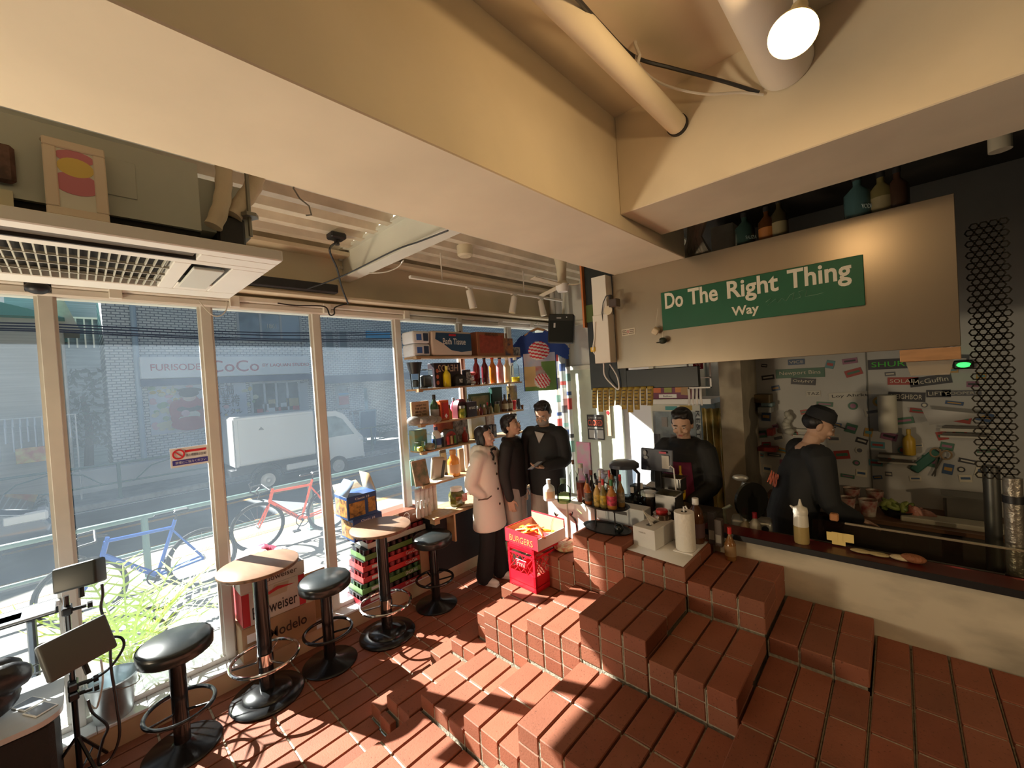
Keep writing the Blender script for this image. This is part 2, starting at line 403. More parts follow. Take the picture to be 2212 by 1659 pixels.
# concrete beams and slab on the right
g = G(); g.box(-1.51, -.99, -2.5, 2.783, 2.755, 3.4, bev=.004); struct('trim_7', g, PAINT)
g = G(); g.box(-.99, 3.0, 1.92, 2.41, 2.828, 3.4, bev=.004); struct('trim_8', g, PLAST)
g = G(); g.box(-.99, 3.0, -2.5, 1.92, 3.31, 3.4); struct('ceiling', g, PLAST)
g = G(); g.box(-1.45, 3.0, 2.41, 4.75, 3.25, 3.4); struct('ceiling', g, DARKW)
g = G(); g.box(-1.66, -1.54, 2.70, 2.79, 2.42, 2.755, bev=.002); g.box(-1.665, -1.535, 2.695, 2.79, 2.11, 2.47, bev=.003); struct('trim_9', g, PAINTW)
# kitchen front wall and back walls
g = G(); g.box(-.98, 3.0, 2.783, 2.93, -.02, .962); struct('wall_kitchen', g, STAIN)
g = G(); g.box(-1.05, 3.0, 4.25, 4.35, -.02, 3.3); struct('wall_back', g, M('sticker_wall', (.40, .39, .36), .45, var=.12, scale=3))
g = G(); g.box(-3.9, -1.0, 4.70, 4.80, -.02, 3.4); struct('wall_back', g, M('back_wall_white', (.80, .80, .74), .6, var=.06, scale=2))
g = G(); g.box(2.95, 3.05, -2.5, 4.75, -.02, 3.4); struct('wall_right', g, DARKW)
g = G(); g.box(-3.9, 3.0, -2.6, -2.5, -.02, 3.4); struct('wall_front', g, M('front_wall_dark', (.22, .18, .13), .7, var=.2))
# ================================================================ the street
ROADZ, WALKZ = -.35, -.20
ASPH = M('asphalt', (.11, .12, .135), .8, var=.25, scale=1.2, bump=.3)
PAVE = M('pavement', (.27, .25, .215), .85, var=.18, scale=9, bump=.2)
g = G(); g.box(-8.1, -3.9, -12, 26, -.5, WALKZ); struct('floor', g, PAVE)
g = G(); g.box(-13.6, -8.1, -25, 60, -.6, ROADZ); struct('floor', g, ASPH)
g = G(); g.box(-19, -13.6, -25, 60, -.6, -.28); struct('floor', g, M('far_pavement', (.30, .31, .32), .85, var=.2, scale=3))
g = G(); g.box(-8.25, -8.1, -25, 60, -.5, WALKZ+.02, bev=.01); g.box(-13.62, -13.45, -25, 60, -.5, -.24, bev=.01); struct('trim_10', g, M('kerb_stone', (.42, .42, .42), .8, var=.2))
OR = M('orange_road_paint', (.75, .36, .08), .7, var=.2, scale=4)
g = G(); g.box(-10.95, -10.8, -25, 60, ROADZ, ROADZ+.004); g.box(-9.0, -8.9, -25, 60, ROADZ, ROADZ+.004); g.box(-7.62, -7.47, -4, 26, WALKZ, WALKZ+.004); struct('road_markings', g, OR)
g = G(); g.box(-8.62, -8.5, -25, 60, ROADZ, ROADZ+.004); g.box(-13.3, -13.2, -25, 60, ROADZ, ROADZ+.004); struct('road_markings', g, WHITE)
for k in range(3):
    g = G(); g.box(-5.35, -4.85, .5+k*.62, 1.1+k*.62, WALKZ, WALKZ+.006)
    for q in range(12): g.box(-5.33, -4.87, .52+k*.62+q*.048, .545+k*.62+q*.048, WALKZ+.006, WALKZ+.012)
    single('drain_grate', 'metal drain grate in the pavement under the blue bicycle', 'drain grate', g, M('grate', (.25, .24, .22), .6, .3), group='drain grates in the pavement')
# white brick building across the road
def brickmat(name, c1, c2, mortar, bw=.24, bh=.105):
    mt = bpy.data.materials.new(name); mt.use_nodes = True; n = mt.node_tree; b = n.nodes['Principled BSDF']; b.inputs['Roughness'].default_value = .6
    tc = n.nodes.new('ShaderNodeTexCoord'); sx = n.nodes.new('ShaderNodeSeparateXYZ'); cx = n.nodes.new('ShaderNodeCombineXYZ'); br = n.nodes.new('ShaderNodeTexBrick')
    n.links.new(tc.outputs['Object'], sx.inputs[0]); n.links.new(sx.outputs[1], cx.inputs[0]); n.links.new(sx.outputs[2], cx.inputs[1]); n.links.new(cx.outputs[0], br.inputs[0])
    br.inputs['Scale'].default_value = 1; br.inputs['Brick Width'].default_value = bw; br.inputs['Row Height'].default_value = bh; br.inputs['Mortar Size'].default_value = .012
    for k, c in (('Color1', c1), ('Color2', c2), ('Mortar', mortar)): br.inputs[k].default_value = (*c, 1)
    n.links.new(br.outputs[0], b.inputs['Base Color']); return mt
FB = brickmat('white_facade_brick', (.88, .88, .86), (.78, .79, .78), (.27, .30, .35), .19, .078)
XF = -16.5
def fy(x, y=800): return PX(x, y, XF).y
def fz(x, y): return PX(x, y, XF).z
root = thing('shop_building', 'pale brick shop building across the road with FURISODE sign board', 'building', (XF, 1, 0))
def L(g): # shift geometry into the building's frame
    for v in g.b.verts: v.co -= Vector((XF, 1, 0))
    return g
y0 = fy(229); yS0, yS1 = fy(300), fy(662); zS1, zS0 = fz(305, 772), fz(305, 820)
zW = fz(316, 832)
g = G(); g.box(XF-3, XF, y0, fy(655), zS0-.35, 9); g.box(XF-3, XF, y0, fy(540), -.3, zS0-.35); obj('brick_wall', L(g), FB, root)
g = G(); g.box(XF, XF+.35, yS0, yS1, zS0, zS1, bev=.02); sg = obj('sign_board', L(g), M('sign_white', (.84, .87, .90), .4), root)
DR = M('dark_red_letters', (.45, .02, .07), .5); zc = (zS0+zS1)/2
def ft(body, xa, xb, zh, mat, dx=.36, pr=root, zz=None):
    ya, yb = fy(xa, 795), fy(xb, 795)
    text(body, mat, pr, (dx, (ya+yb)/2-1, (zz if zz is not None else zc)), FX, .5, .02, fit=(yb-ya, zh))
ft('FURISODE', 322, 428, .2, DR); ft('CoCo', 448, 553, .38, DR); ft('BY LAQUAN STUDIO', 561, 660, .13, DR)
g = G(); g.box(XF-.02, XF+.3, yS0, yS1+.2, zS0-.22, zS0-.01); obj('canopy_edge', L(g), M('navy_trim', (.05, .09, .2), .5), root)
g = G(); ya, yb = fy(316), fy(528); za = fz(330, 940)
g.box(XF, XF+.04, ya, yb, za, zW); po = obj('poster', L(g), M('poster_pale', (.66, .70, .80), .5), root)
# printed figure and flowers on the poster, drawn flat as a poster is
PC = {'hair': (.03, .03, .04), 'skin': (.85, .62, .5), 'red': (.45, .05, .08), 'flower': (.75, .72, .5), 'pink': (.8, .5, .55), 'cream': (.8, .76, .66), 'gold': (.7, .5, .1), 'green': (.35, .5, .3)}
def disc(g, y, z, ry, rz, m, x=.045, n=20): g.tube([(XF+x, y, z), (XF+x+.004, y, z)], 1, n, m, sq=(1, 1)); vs = g.b.verts[:][-2*n:]; [setattr(v, 'co', Vector((v.co.x, y+(v.co.y-y)*ry, z+(v.co.z-z)*rz))) for v in vs]
g = G(); H = zW-za; cy = fy(402)
for i in range(70):
    yy = ya+.05+rnd.random()*(.95 if i % 3 else 3.2); zz = za+.1+rnd.random()*(H-.2)
    g.b.verts.ensure_lookup_table(); disc(g, yy, zz, .04+rnd.random()*.07, .04+rnd.random()*.06, rnd.choice([3, 3, 4, 6, 7]), x=.041+.0005*i, n=7)
for (dy, dz, ry, rz, mm) in [(0, .30, .36, .30, 2), (0, .42, .30, .30, 5), (-.32, .46, .14, .26, 2), (.33, .46, .14, .26, 2), (0, .47, .24, .08, 0), (0, .62, .20, .16, 2), (0, .73, .13, .13, 1), (0, .80, .19, .11, 0), (.02, .86, .23, .06, 0), (-.12, .38, .08, .08, 4), (.14, .33, .08, .09, 5), (-.2, .25, .08, .08, 5), (.1, .2, .1, .07, 4), (0, .16, .36, .18, 2)]:
    kk = len(g.b.verts)*.00008; g.b.verts.ensure_lookup_table(); disc(g, cy+dy, za+H*dz*.98+.02, ry*1.35, rz*H*.80, mm, x=.08+kk, n=24)
obj('printed_figure', L(g), [M('p_'+k, v, .6) for k, v in PC.items()], po).location = (0, 0, 0)
KJ = M('ink_navy', (.08, .09, .14), .6)
zk = lambda f: za+H*f
ft('振袖', 463, 500, .42, KJ, .05, zz=zk(.84)); ft('卒業袴', 452, 512, .42, KJ, .05, zz=zk(.58)); ft('レンタル', 462, 516, .2, KJ, .05, zz=zk(.34))
GLD = M('dark_shop_glass', (.10, .14, .18), .15, var=.6, scale=1.5)
def fwin(x0, x1, yt, yb_, nm='window', mat=GLD, fr=.07, div=1, d=.02):
    a, b_, t, u = fy(x0), fy(x1), fz(x0, yt), fz(x0, yb_)
    g = G(); g.box(XF-.1, XF+d, a, b_, u, t); o = obj(nm, L(g), mat, root)
    g = G()
    for (p, q, r, s_) in ((a-fr, b_+fr, t, t+fr), (a-fr, b_+fr, u-fr, u), (a-fr, a, u, t), (b_, b_+fr, u, t)): g.box(XF, XF+d+.05, p, q, r, s_)
    for k in range(1, div): yy = a+(b_-a)*k/div; g.box(XF, XF+d+.04, yy-fr/2, yy+fr/2, u, t)
    obj('window_frame', L(g), M('alu', (.62, .64, .66), .5), o); return o
fwin(523, 653, 676, 733, div=3, mat=M('pale_window', (.52, .62, .72), .2, var=.4, scale=1))
fwin(707, 723, 716, 757, mat=M('grey_slat_glass', (.35, .40, .44), .4)); fwin(737, 752, 716, 757, mat=M('grey_slat_glass', (.35, .40, .44), .4))
ft('1861', 583, 602, .16, WHITE, .05, zz=fz(590, 705))
fwin(541, 640, 830, 925, nm='shop_window', div=4)
g = G(); g.box(XF-.05, XF, fy(640), fy(662), -.3, zS0-.3); obj('door_post', L(g), M('pale_wall', (.60, .62, .64), .6), root)
for k in range(7):
    g = G(); yy = fy(548+k*13); g.box(XF+.03, XF+.06, yy, yy+.22+.2*(k % 2), 1.2+.15*(k % 3), 1.5+.15*(k % 3)); obj('window_notice', L(g), M(['w1', 'w2', 'w3'][k % 3], [(.7, .1, .12), (.75, .75, .75), (.6, .45, .2)][k % 3]), root)
g = G(); yy = fy(296); g.tube([(XF+.1, yy, 8), (XF+.1, yy, -.2)], .07, 8); obj('downpipe', L(g), M('pale_blue_pipe', (.55, .66, .76), .5), root)
g = G(); g.box(XF, XF+1.0, fy(229)-1.2, fy(535), -.3, .32, bev=.03); obj('low_wall', L(g), M('white_low_wall', (.72, .72, .70), .7), root)
# neighbour with the recessed entrance
r2 = thing('clinic_building', 'pale brick building with recessed entrance and blue upstairs sign', 'building', (XF, fy(667), 0)); o2 = Vector((XF, fy(667), 0))
def L2(g):
    for v in g.b.verts: v.co -= o2
    return g
ye = 30
g = G(); g.box(XF-3, XF, fy(655)+.02, ye, zS0-.2, 9); g.box(XF-.9, XF-.6, fy(655), fy(765), -.3, zS0-.2); g.box(XF-.6, XF-.3, fy(758), fy(790), -.3, zS0-.2); g.box(XF-3, XF-2.6, fy(790), ye, -.3, zS0); obj('brick_wall', L2(g), FB, r2)
g = G(); g.box(XF-.1, XF+.25, fy(668), ye, zS0-.42, zS0-.12); obj('canopy', L2(g), M('navy_trim', (.05, .09, .2), .5), r2)
g = G(); g.box(XF, XF+.1, fy(795), fy(845), fz(795, 730), fz(795, 716)); g2 = g; obj('blue_sign', L2(g2), M('blue_sign', (.12, .5, .85), .5), r2)
g = G(); g.box(XF-.55, XF-.4, fy(733), fy(767), fz(733, 884), fz(733, 832), bev=.02); nb = obj('notice_case', L2(g), M('grey_case', (.42, .46, .50), .4), r2)
g = G(); g.box(XF-.41, XF-.38, fy(737), fy(765), fz(733, 854), fz(733, 850)); g.box(XF-.41, XF-.38, fy(737), fy(765), fz(733, 876), fz(733, 857), 1); obj('notice_sheet', L2(g), [M('blue_sign', (.12, .5, .85)), M('w1', (.7, .1, .12))], nb)
text('サミール不動産', KJ, r2, (-.36, fy(751)-o2.y, fz(740, 843)), FX, .2, .01, fit=(fy(764)-fy(739), .12))
g = G(); g.box(XF+.3, XF+.34, fy(740), fy(768), fz(742, 896), fz(742, 889)); obj('name_plate', L2(g), KJ, r2)
text('サミール不動産', WHITE, r2, (.36, fy(754)-o2.y, fz(742, 892.5)), FX, .2, .01, fit=(fy(766)-fy(742), .1))
g = G(); g.box(XF-.2, XF+.3, fy(728), fy(772), -.3, fz(742, 886)); obj('planter_wall', L2(g), FB, r2)
fw = G(); fw.box(XF-2.5, XF-2.4, fy(792), fy(812), -.3, zS0-.6); obj('door', L2(fw), GLD, r2)
fw = G(); fw.box(XF-2.4, XF-2.35, fy(812), fy(845), .2, zS0-.7); obj('shop_window', L2(fw), M('blue_grey_glass', (.16, .28, .38), .2, var=.5, scale=2), r2)
g = G()
for k in range(5): g.box(XF-1.6-k*.3, XF-1.3-k*.3, fy(795), fy(840), -.3, -.1+k*.18)
obj('entrance_steps', L2(g), M('navy_steps', (.06, .10, .16), .6), r2)
# pavement board
b0 = PX(792, 950, -15.4)
ab = thing('pavement_sign', 'blue folding pavement board on the far footpath beside the truck cab', 'pavement sign', (-15.4, PX(792, 930, -15.4).y, -.28), .15)
g = G(); X = T(ry=.12)
g.box(-.01, .01, -.34, .34, .35, 1.35, 0, .01, X=X); g.box(-.02, .02, -.38, -.34, 0, 1.42, 1, X=X); g.box(-.02, .02, .34, .38, 0, 1.42, 1, X=X); g.box(-.02, .02, -.34, .34, 1.36, 1.42, 1, X=X)
obj('board', g, [M('board_blue', (.10, .22, .38), .5), M('board_frame', (.45, .62, .72), .5)], ab)
g = G(); X = T(ry=-.2, x=-.05); g.box(-.02, .02, -.38, -.34, 0, 1.4, 0, X=X); g.box(-.02, .02, .34, .38, 0, 1.4, 0, X=X); obj('rear_leg', g, M('board_frame', (.45, .62, .72), .5), ab)
# houses on the left
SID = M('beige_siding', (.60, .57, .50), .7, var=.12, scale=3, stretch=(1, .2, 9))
def house(x, y0_, y1_, z1, mat, label, nm='house', roof=None, extra=None):
    r = thing(nm, label, 'house', (x, y0_, -.3)); g = G(); g.box(-6, 0, 0, y1_-y0_, 0, z1+.3); obj('wall', g, mat, r)
    if roof:
        g = G(); w_ = y1_-y0_; g.prism([(-.3, z1+.3), (w_+.3, z1+.3), (w_/2, z1+.3+roof[1])], 'x', -6.2, .4); obj('roof', g, roof[0], r)
    return r
hA = house(-15.2, -9, PX(118, 900, -15.2).y, 4.2, SID, 'beige sided house with hangers of clothes outside it', roof=(M('green_roof', (.18, .48, .42), .5), 1.4))
for (yy, z0_, z1_) in ((-1.15, .9, 3.6), (-.75, 2.2, 3.9), (-.35, 1.8, 3.6)):
    g = G(); g.tube([(.06, 9+yy-1, z0_), (.06, 9+yy-1, z1_)], .05, 6); obj('downpipe', g, M('cream_pipe', (.75, .72, .62)), hA)
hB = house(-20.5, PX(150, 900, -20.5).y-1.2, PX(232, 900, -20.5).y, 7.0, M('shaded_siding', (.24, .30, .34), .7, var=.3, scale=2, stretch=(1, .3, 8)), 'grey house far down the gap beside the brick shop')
g = G()
for k in range(9): g.box(.02, .08, .9+k*.2, .94+k*.2, 4.3, 5.3)
g.box(.02, .1, .8, 2.7, 5.3, 5.36); obj('balcony_rail', g, M('cream_pipe', (.75, .72, .62)), hB)
hC = house(-32, -8, 2, 9.5, M('pale_house', (.66, .66, .68), .7), 'pale upper storey house behind the green roof')
for k in range(3):
    g = G(); g.box(.01, .05, 2.3+k*2.2, 3.4+k*2.2, 6.6, 7.7); wn = obj('window', g, M('blue_grey_glass', (.16, .28, .38), .2), hC)
g = G(); g.box(-17.5, -15.6, PX(126, 900, -15.6).y, PX(151, 900, -15.6).y, -.3, 4.0, bev=.02); g.prism([(PX(120, 900, -15.6).y, 4.0), (PX(151, 900, -15.6).y+.3, 4.0), (PX(140, 900, -15.6).y, 5.2)], 'x', -17.5, -15.5)
single('gate_house', 'narrow cream gabled porch beside the dark gap across the road', 'porch', g, M('cream_porch', (.66, .60, .48), .7, var=.15))
tr = thing('tree', 'dark leafy tree filling the gap left of the brick shop', 'tree', (-18.2, PX(185, 950, -18.2).y, -.3))
g = G(); g.tube([(0, 0, 0), (.05, .1, 1.6), (0, 0, 2.6)], [.12, .09, .05], 8); obj('trunk', g, M('bark', (.10, .08, .06), .9), tr)
g = G()
for k in range(260):
    a = rnd.random()*6.28; rr = rnd.random()**.5*.6; c = Vector((rr*math.cos(a), rr*math.sin(a), 1.0+rnd.random()*2.4)); d = Vector((rnd.gauss(0, 1), rnd.gauss(0, 1), rnd.gauss(0, 1))).normalized()*.13; e = d.orthogonal().normalized()*.06
    g.quad([c-d, c+e, c+d, c-e])
obj('foliage', g, M('dark_leaf', (.05, .12, .07), .6), tr)
for (yy, z_) in ((8.5, 0),):
    tr2 = copytree(tr, (-14.9, 24, -.3), 0, 'leafy street tree beyond the far end of the brick buildings')
    tr2.scale = (2.2, 2.2, 1.9)
# clothes rail outside the beige house
cr_ = thing('clothes_rail', 'row of clothes hangers and poles outside the beige house', 'clothes rail', (-14.7, PX(60, 900, -14.7).y, -.28))
g = G(); g.tube([(0, -1.1, 0), (0, -1.1, 2.1), (0, .75, 2.1), (0, .75, 0)], .02, 6); obj('rail', g, WHITE, cr_)
g = G()
for k in range(16): y_ = -1+k*.11; g.tube([(-.1, y_, 1.9), (0, y_, 2.1), (.14, y_, 1.9)], .014, 5); g.box(-.13, .17, y_-.01, y_+.01, 1.55-.2*(k % 3), 1.9)
obj('hanging_clothes', g, M('pale_cloth', (.72, .74, .76), .8), cr_)
g = G(); g.box(-.02, .02, -.3, .3, 0, .35, bev=.01); single('banner', 'yellow banner with red marks on the house opposite', 'banner', g, M('yellow_banner', (.75, .55, .15), .7, col2=(.7, .2, .08), scale=6), (-14.5, PX(78, 985, -14.5).y, PX(78, 998, -14.5).z))
# overhead wires
for k, (yl, yr) in enumerate(((700, 717), (706, 722), (712, 731), (716, 735))):
    a = PX(112, yl, -14); b_ = PX(860, yr, -14); d = (b_-a); p = [a+d*t+Vector((0, 0, -.12*math.sin(math.pi*min(1, max(0, t))) if 0 <= t <= 1 else 0)) for t in (-1, -.5, 0, .25, .5, .75, 1, 1.6)]
    g = G(); g.tube(p, .018, 5); single('power_line', 'dark overhead wire crossing the windows high above the road', 'overhead wire', g, M('wire_navy', (.04, .05, .09)), group='overhead wires along the street')
# guard rail by the far pavement and by the near one
def railing(nm, label, x, ya_, yb_, z, h, step, mat):
    r = thing(nm, label, 'railing', (x, ya_, z)); n_ = int((yb_-ya_)/step)
    g = G(); g.tube([(0, 0, h), (0, yb_-ya_, h)], .03, 8); g.tube([(0, 0, h*.45), (0, yb_-ya_, h*.45)], .022, 8); obj('rail', g, mat, r)
    for k in range(n_+1):
        g = G(); g.tube([(0, k*step, 0), (0, k*step, h)], .036, 8); g.box(-.06, .06, k*step-.06, k*step+.06, 0, .02); obj('post', g, mat, r)
    return r
GRN = M('green_grey_rail', (.16, .26, .24), .5, .2)
railing('guard_rail', 'green tube guard rail along the pavement behind the two bicycles', -7.0, -5.5, 6.5, WALKZ, .78, 2.0, GRN)
rr_ = railing('guard_rail', 'grey tube guard rail on the far side of the road before the white low wall', -13.9, -6, 16, -.28, .85, 2.2, GRN)
g = G()
for k in range(9):
    g.tube([(0, .3+k*2.2, .4), (0, .6+k*2.2, .68), (0, 1.1+k*2.2, .8), (0, 1.6+k*2.2, .68), (0, 1.9+k*2.2, .4)], .015, 6)
obj('hoop', g, GRN, rr_)
# ---------------- bicycles: wheel, frame, fork, bars, saddle, cranks
TYRE = M('tyre', (.03, .03, .03), .8); SPK = M('spoke', (.5, .5, .5), .3, 1); DKM = M('dark_metal', (.05, .05, .055), .4, .6)
def bicycle(label, loc, rz, colr, name, txtcol, lean=.06, deep=.012):
    r = thing('bicycle', label, 'bicycle', loc, rot=(0, lean, rz)); fm = M(name, colr, .35, .2)
    R_ = .335
    def wheel(y):
        g = G(); g.tube([(0, y+R_*math.cos(a*math.pi/18), R_+R_*math.sin(a*math.pi/18)) for a in range(36)], .016, 8, closed=True); o = obj('wheel', g, TYRE, r)
        g = G(); g.tube([(0, y+(R_-.024)*math.cos(a*math.pi/18), R_+(R_-.024)*math.sin(a*math.pi/18)) for a in range(36)], deep, 6, closed=True); obj('rim', g, DKM, o)
        g = G()
        for k in range(20): a = k*math.pi/10; g.tube([(.03*(-1)**k, y, R_), (0, y+.31*math.cos(a), R_+.31*math.sin(a))], .0016, 3, cap=False)
        g.cyl((-.05, y, R_), (.05, y, R_), .02, n=10); obj('spokes', g, SPK, o)
    wheel(0); wheel(-1.0)          # rear at y=0, front at y=-1
    bb = (0, -.42, .28); st = (0, -.26, .78); hd = (0, -.80, .80); hb = (0, -.835, .66)
    g = G(); g.tube([st, hd], .019, 8); g.tube([bb, hb], .027, 8); g.tube([bb, st, (0, -.235, .86)], .018, 8); g.tube([hd, hb], .024, 8)
    for s in (-1, 1): g.tube([(0.02*s, -.27, .76), (.05*s, 0, R_)], .010, 6); g.tube([(.03*s, -.42, .28), (.055*s, 0, R_)], .012, 6)
    fr_ = obj('frame', g, fm, r)
    X_ = -.03
    dv = Vector(hb)-Vector(bb); ang = math.atan2(-dv.z, -dv.y)
    g = G(); g.tube([(0, -.79, .84), hb, (0, -.86, .60)], .018, 8)
    for s in (-1, 1): g.tube([(.03*s, -.86, .60), (.045*s, -.93, .45), (.05*s, -1.0, R_)], [.014, .012, .009], 6)
    obj('fork', g, fm, r)
    g = G(); g.tube([(0, -.79, .86), (0, -.88, .88)], .014, 8); g.tube([(-.21, -.88, .88), (.21, -.88, .88)], .012, 8)
    for s in (-1, 1): g.tube([(.21*s, -.88, .88), (.215*s, -1.0, .87), (.215*s, -1.03, .80), (.215*s, -.96, .75)], .013, 6); g.tube([(.215*s, -1.02, .86), (.21*s, -1.04, .92), (.2*s, -1.0, .95)], .011, 6)
    obj('handlebar', g, DKM, r)
    g = G(); g.tube([(0, -.235, .86), (0, -.215, .93)], .012, 8); g.box(-.06, .06, -.13, .02, .93, .97, bev=.02, X=T(y=-.12, rx=-.0)); g.box(-.02, .02, -.3, -.1, .935, .965, bev=.015, X=T(y=-.12)); obj('saddle', g, BLACK, r)
    g = G(); g.tube([(.05, -.42+.09*math.cos(a*math.pi/12), .28+.09*math.sin(a*math.pi/12)) for a in range(24)], .008, 5, closed=True); g.cyl((-.07, -.42, .28), (.07, -.42, .28), .02, n=10)
    for s in (-1, 1): g.tube([(.07*s, -.42, .28), (.08*s, -.42-.1*s, .28-.13*s)], .010, 6); g.box(.08*s-.03, .08*s+.04, -.47-.1*s, -.37-.1*s, .14-.0 if s > 0 else .40, .16 if s > 0 else .42)
    obj('crank', g, DKM, r)
    return r, fr_, (hb, bb)
def bikeword(word, fr_, mat, w_, h_, A, B):
    a, b_ = Vector(A), Vector(B); c = (a+b_)/2; ang = math.atan2(b_.z-a.z, b_.y-a.y)
    o = text(word, mat, fr_, (.030, c.y, c.z), FX, .1, .003, fit=(w_, h_)); o.rotation_euler = (Matrix.Rotation(ang, 3, 'X') @ Euler(FX).to_matrix()).to_euler()
rb, ff, _t = bicycle('blue road bicycle leaning outside the second window', (-6.15, .93, WALKZ), 0, (.04, .14, .55), 'bike_blue', WHITE)
bikeword('GIANT', ff, WHITE, .30, .038, (0, -.80, .62), (0, -.46, .31))
rb, ff, _t = bicycle('orange road bicycle parked in the street behind the stacked beer cartons', (-6.75, 2.68, WALKZ), -.03, (.85, .12, .05), 'bike_orange', BLACK)
bikeword('cannondale', ff, BLACK, .36, .034, (0, -.80, .62), (0, -.46, .31))
# ---------------- small white box truck
ty = 3.09; tx = -11.3
tk = thing('box_truck', 'small white box truck standing on the road seen through the windows', 'truck', (tx, ty, ROADZ))
TW = M('truck_white', (.82, .82, .80), .35, coat=.3)
def tp(x, y): p = PX(x, y, tx); return (p.y-ty, p.z-ROADZ)
bY0, bz1 = tp(503, 905); bY1, _ = tp(678, 895); bz0 = .70
bz1 = tp(600, 893)[1]
g = G(); g.box(-1.5, 0, bY0, bY1, bz0, bz1, bev=.03); bx = obj('cargo_box', g, TW, tk)
g = G(); g.box(0, .012, bY0+.08, bY1-.05, bz0+.05, bz1-.08, bev=.005); obj('side_panel', g, M('truck_panel', (.78, .79, .78), .4), bx)
g = G(); g.box(-1.4, -.02, bY0-.02, bY0, bz0, bz1-.05); g.box(-.02, .03, bY0, bY0+.05, bz0, bz1); obj('rear_door', g, TW, bx)
g = G(); g.box(-1.35, -.05, bY0-.1, bY1+.3, .48, .62); g.box(-.1, -.02, bY0, bY1, .62, .70); obj('chassis', g, DKM, tk)
cY0 = bY1+.06; cY1 = tp(785, 950)[0]; hw = 1.80; L_ = cY1-cY0
prof = [(cY0, .42), (cY0, hw-.04), (cY0+.12, hw), (cY0+L_*.42, hw-.02), (cY0+L_*.60, hw-.14), (cY0+L_*.90, 1.12), (cY1-.02, 1.0), (cY1, .82), (cY1, .42)]
g = G(); g.prism(prof, 'x', -1.48, -.02); cb = obj('cab', g, TW, tk, 25)
g = G(); g.prism([(cY0+.12, 1.08), (cY0+.14, hw-.14), (cY0+L_*.40, hw-.16), (cY0+L_*.55, hw-.26), (cY0+L_*.80, 1.08)], 'x', -.03, -.012); obj('side_window', g, M('cab_glass', (.25, .33, .36), .1, var=.5, scale=3), cb)
g = G(); g.box(-.2, .01, cY1-.12, cY1+.01, .86, .98, bev=.02); obj('headlight', g, M('lamp_glass', (.8, .82, .85), .1), cb)
g = G(); g.box(-1.45, 0, cY1-.03, cY1+.03, .38, .52, bev=.02); obj('bumper', g, TW, cb)
for yy in (0, 1.74):
    g = G(); g.cyl((-.17, yy, .27), (.0, yy, .27), .27, n=28); wh = obj('wheel', g, TYRE, tk)
    g = G(); g.lathe([(0, .0), (.05, .012), (.10, .0), (.165, .008), (.17, -.02)], n=24, X=T(y=yy, z=.27, x=.004, ry=math.pi/2)); obj('hub', g, M('wheel_silver', (.62, .60, .57), .4, .4), wh)
g = G(); g.tube([(-.02, .36*math.cos(a*math.pi/12), .30+.36*math.sin(a*math.pi/12)) for a in range(0, 13)], .03, 6); obj('mudguard', g, DKM, tk)
g = G(); g.box(-.1, -.02, .45, 1.2, .40, .55, bev=.02); obj('side_guard', g, TW, tk)
text('HK TRANSPORT', M('grey_ink', (.35, .36, .36)), bx, (.016, (bY0+bY1)/2-.6, bz1-.32), FX, .06, .002, fit=(.5, .05)) if False else None
g = G(); g.prism([(bY0+.5, bz1-.36), (bY0+.62, bz1-.36), (bY0+.56, bz1-.28)], 'x', .012, .016); obj('mark', g, M('grey_ink', (.35, .36, .36)), bx)
# ---------------- dark car at the far left
cx_ = -9.6; cyf = PX(112, 1100, cx_).y
car = thing('car', 'dark blue car cut off by the left edge, nose beside the first window post', 'car', (cx_, cyf, ROADZ))
CP = M('car_paint', (.03, .05, .09), .15, .5, coat=1)
g = G(); L5 = 4.3
sec = [(0, .30), (.02, .62), (-.12, .82), (-.5, .93), (-1.15, 1.02), (-1.75, 1.50), (-3.0, 1.56), (-4.0, 1.15), (-4.3, 1.0), (-4.3, .3)]
g.prism(sec, 'x', -1.7, 0); bo = obj('body', g, CP, car, 20); mod = bo.modifiers.new('b', 'BEVEL'); mod.width = .09; mod.segments = 4
for yy in (-.85, -3.4):
    g = G(); g.cyl((-.2, yy, .34), (.015, yy, .34), .34, n=32); wh = obj('wheel', g, TYRE, car)
    g = G()
    for k in range(5): a = k*1.2566; g.tube([(.02, yy, .34), (.02, yy+.2*math.cos(a), .34+.2*math.sin(a))], .025, 6)
    g.tube([(.02, yy+.22*math.cos(a*math.pi/12), .34+.22*math.sin(a*math.pi/12)) for a in range(24)], .02, 6, closed=True); obj('hub', g, M('wheel_silver', (.62, .60, .57), .4, .4), wh)
g = G(); g.box(-.35, .012, -.5, -.04, .66, .82, bev=.03); obj('headlight', g, M('lamp_glass', (.8, .82, .85), .1), car)
g = G(); g.prism([(-1.3, 1.06), (-1.8, 1.44), (-2.9, 1.48), (-3.6, 1.1)], 'x', -.02, .01); obj('side_window', g, GLD, car)
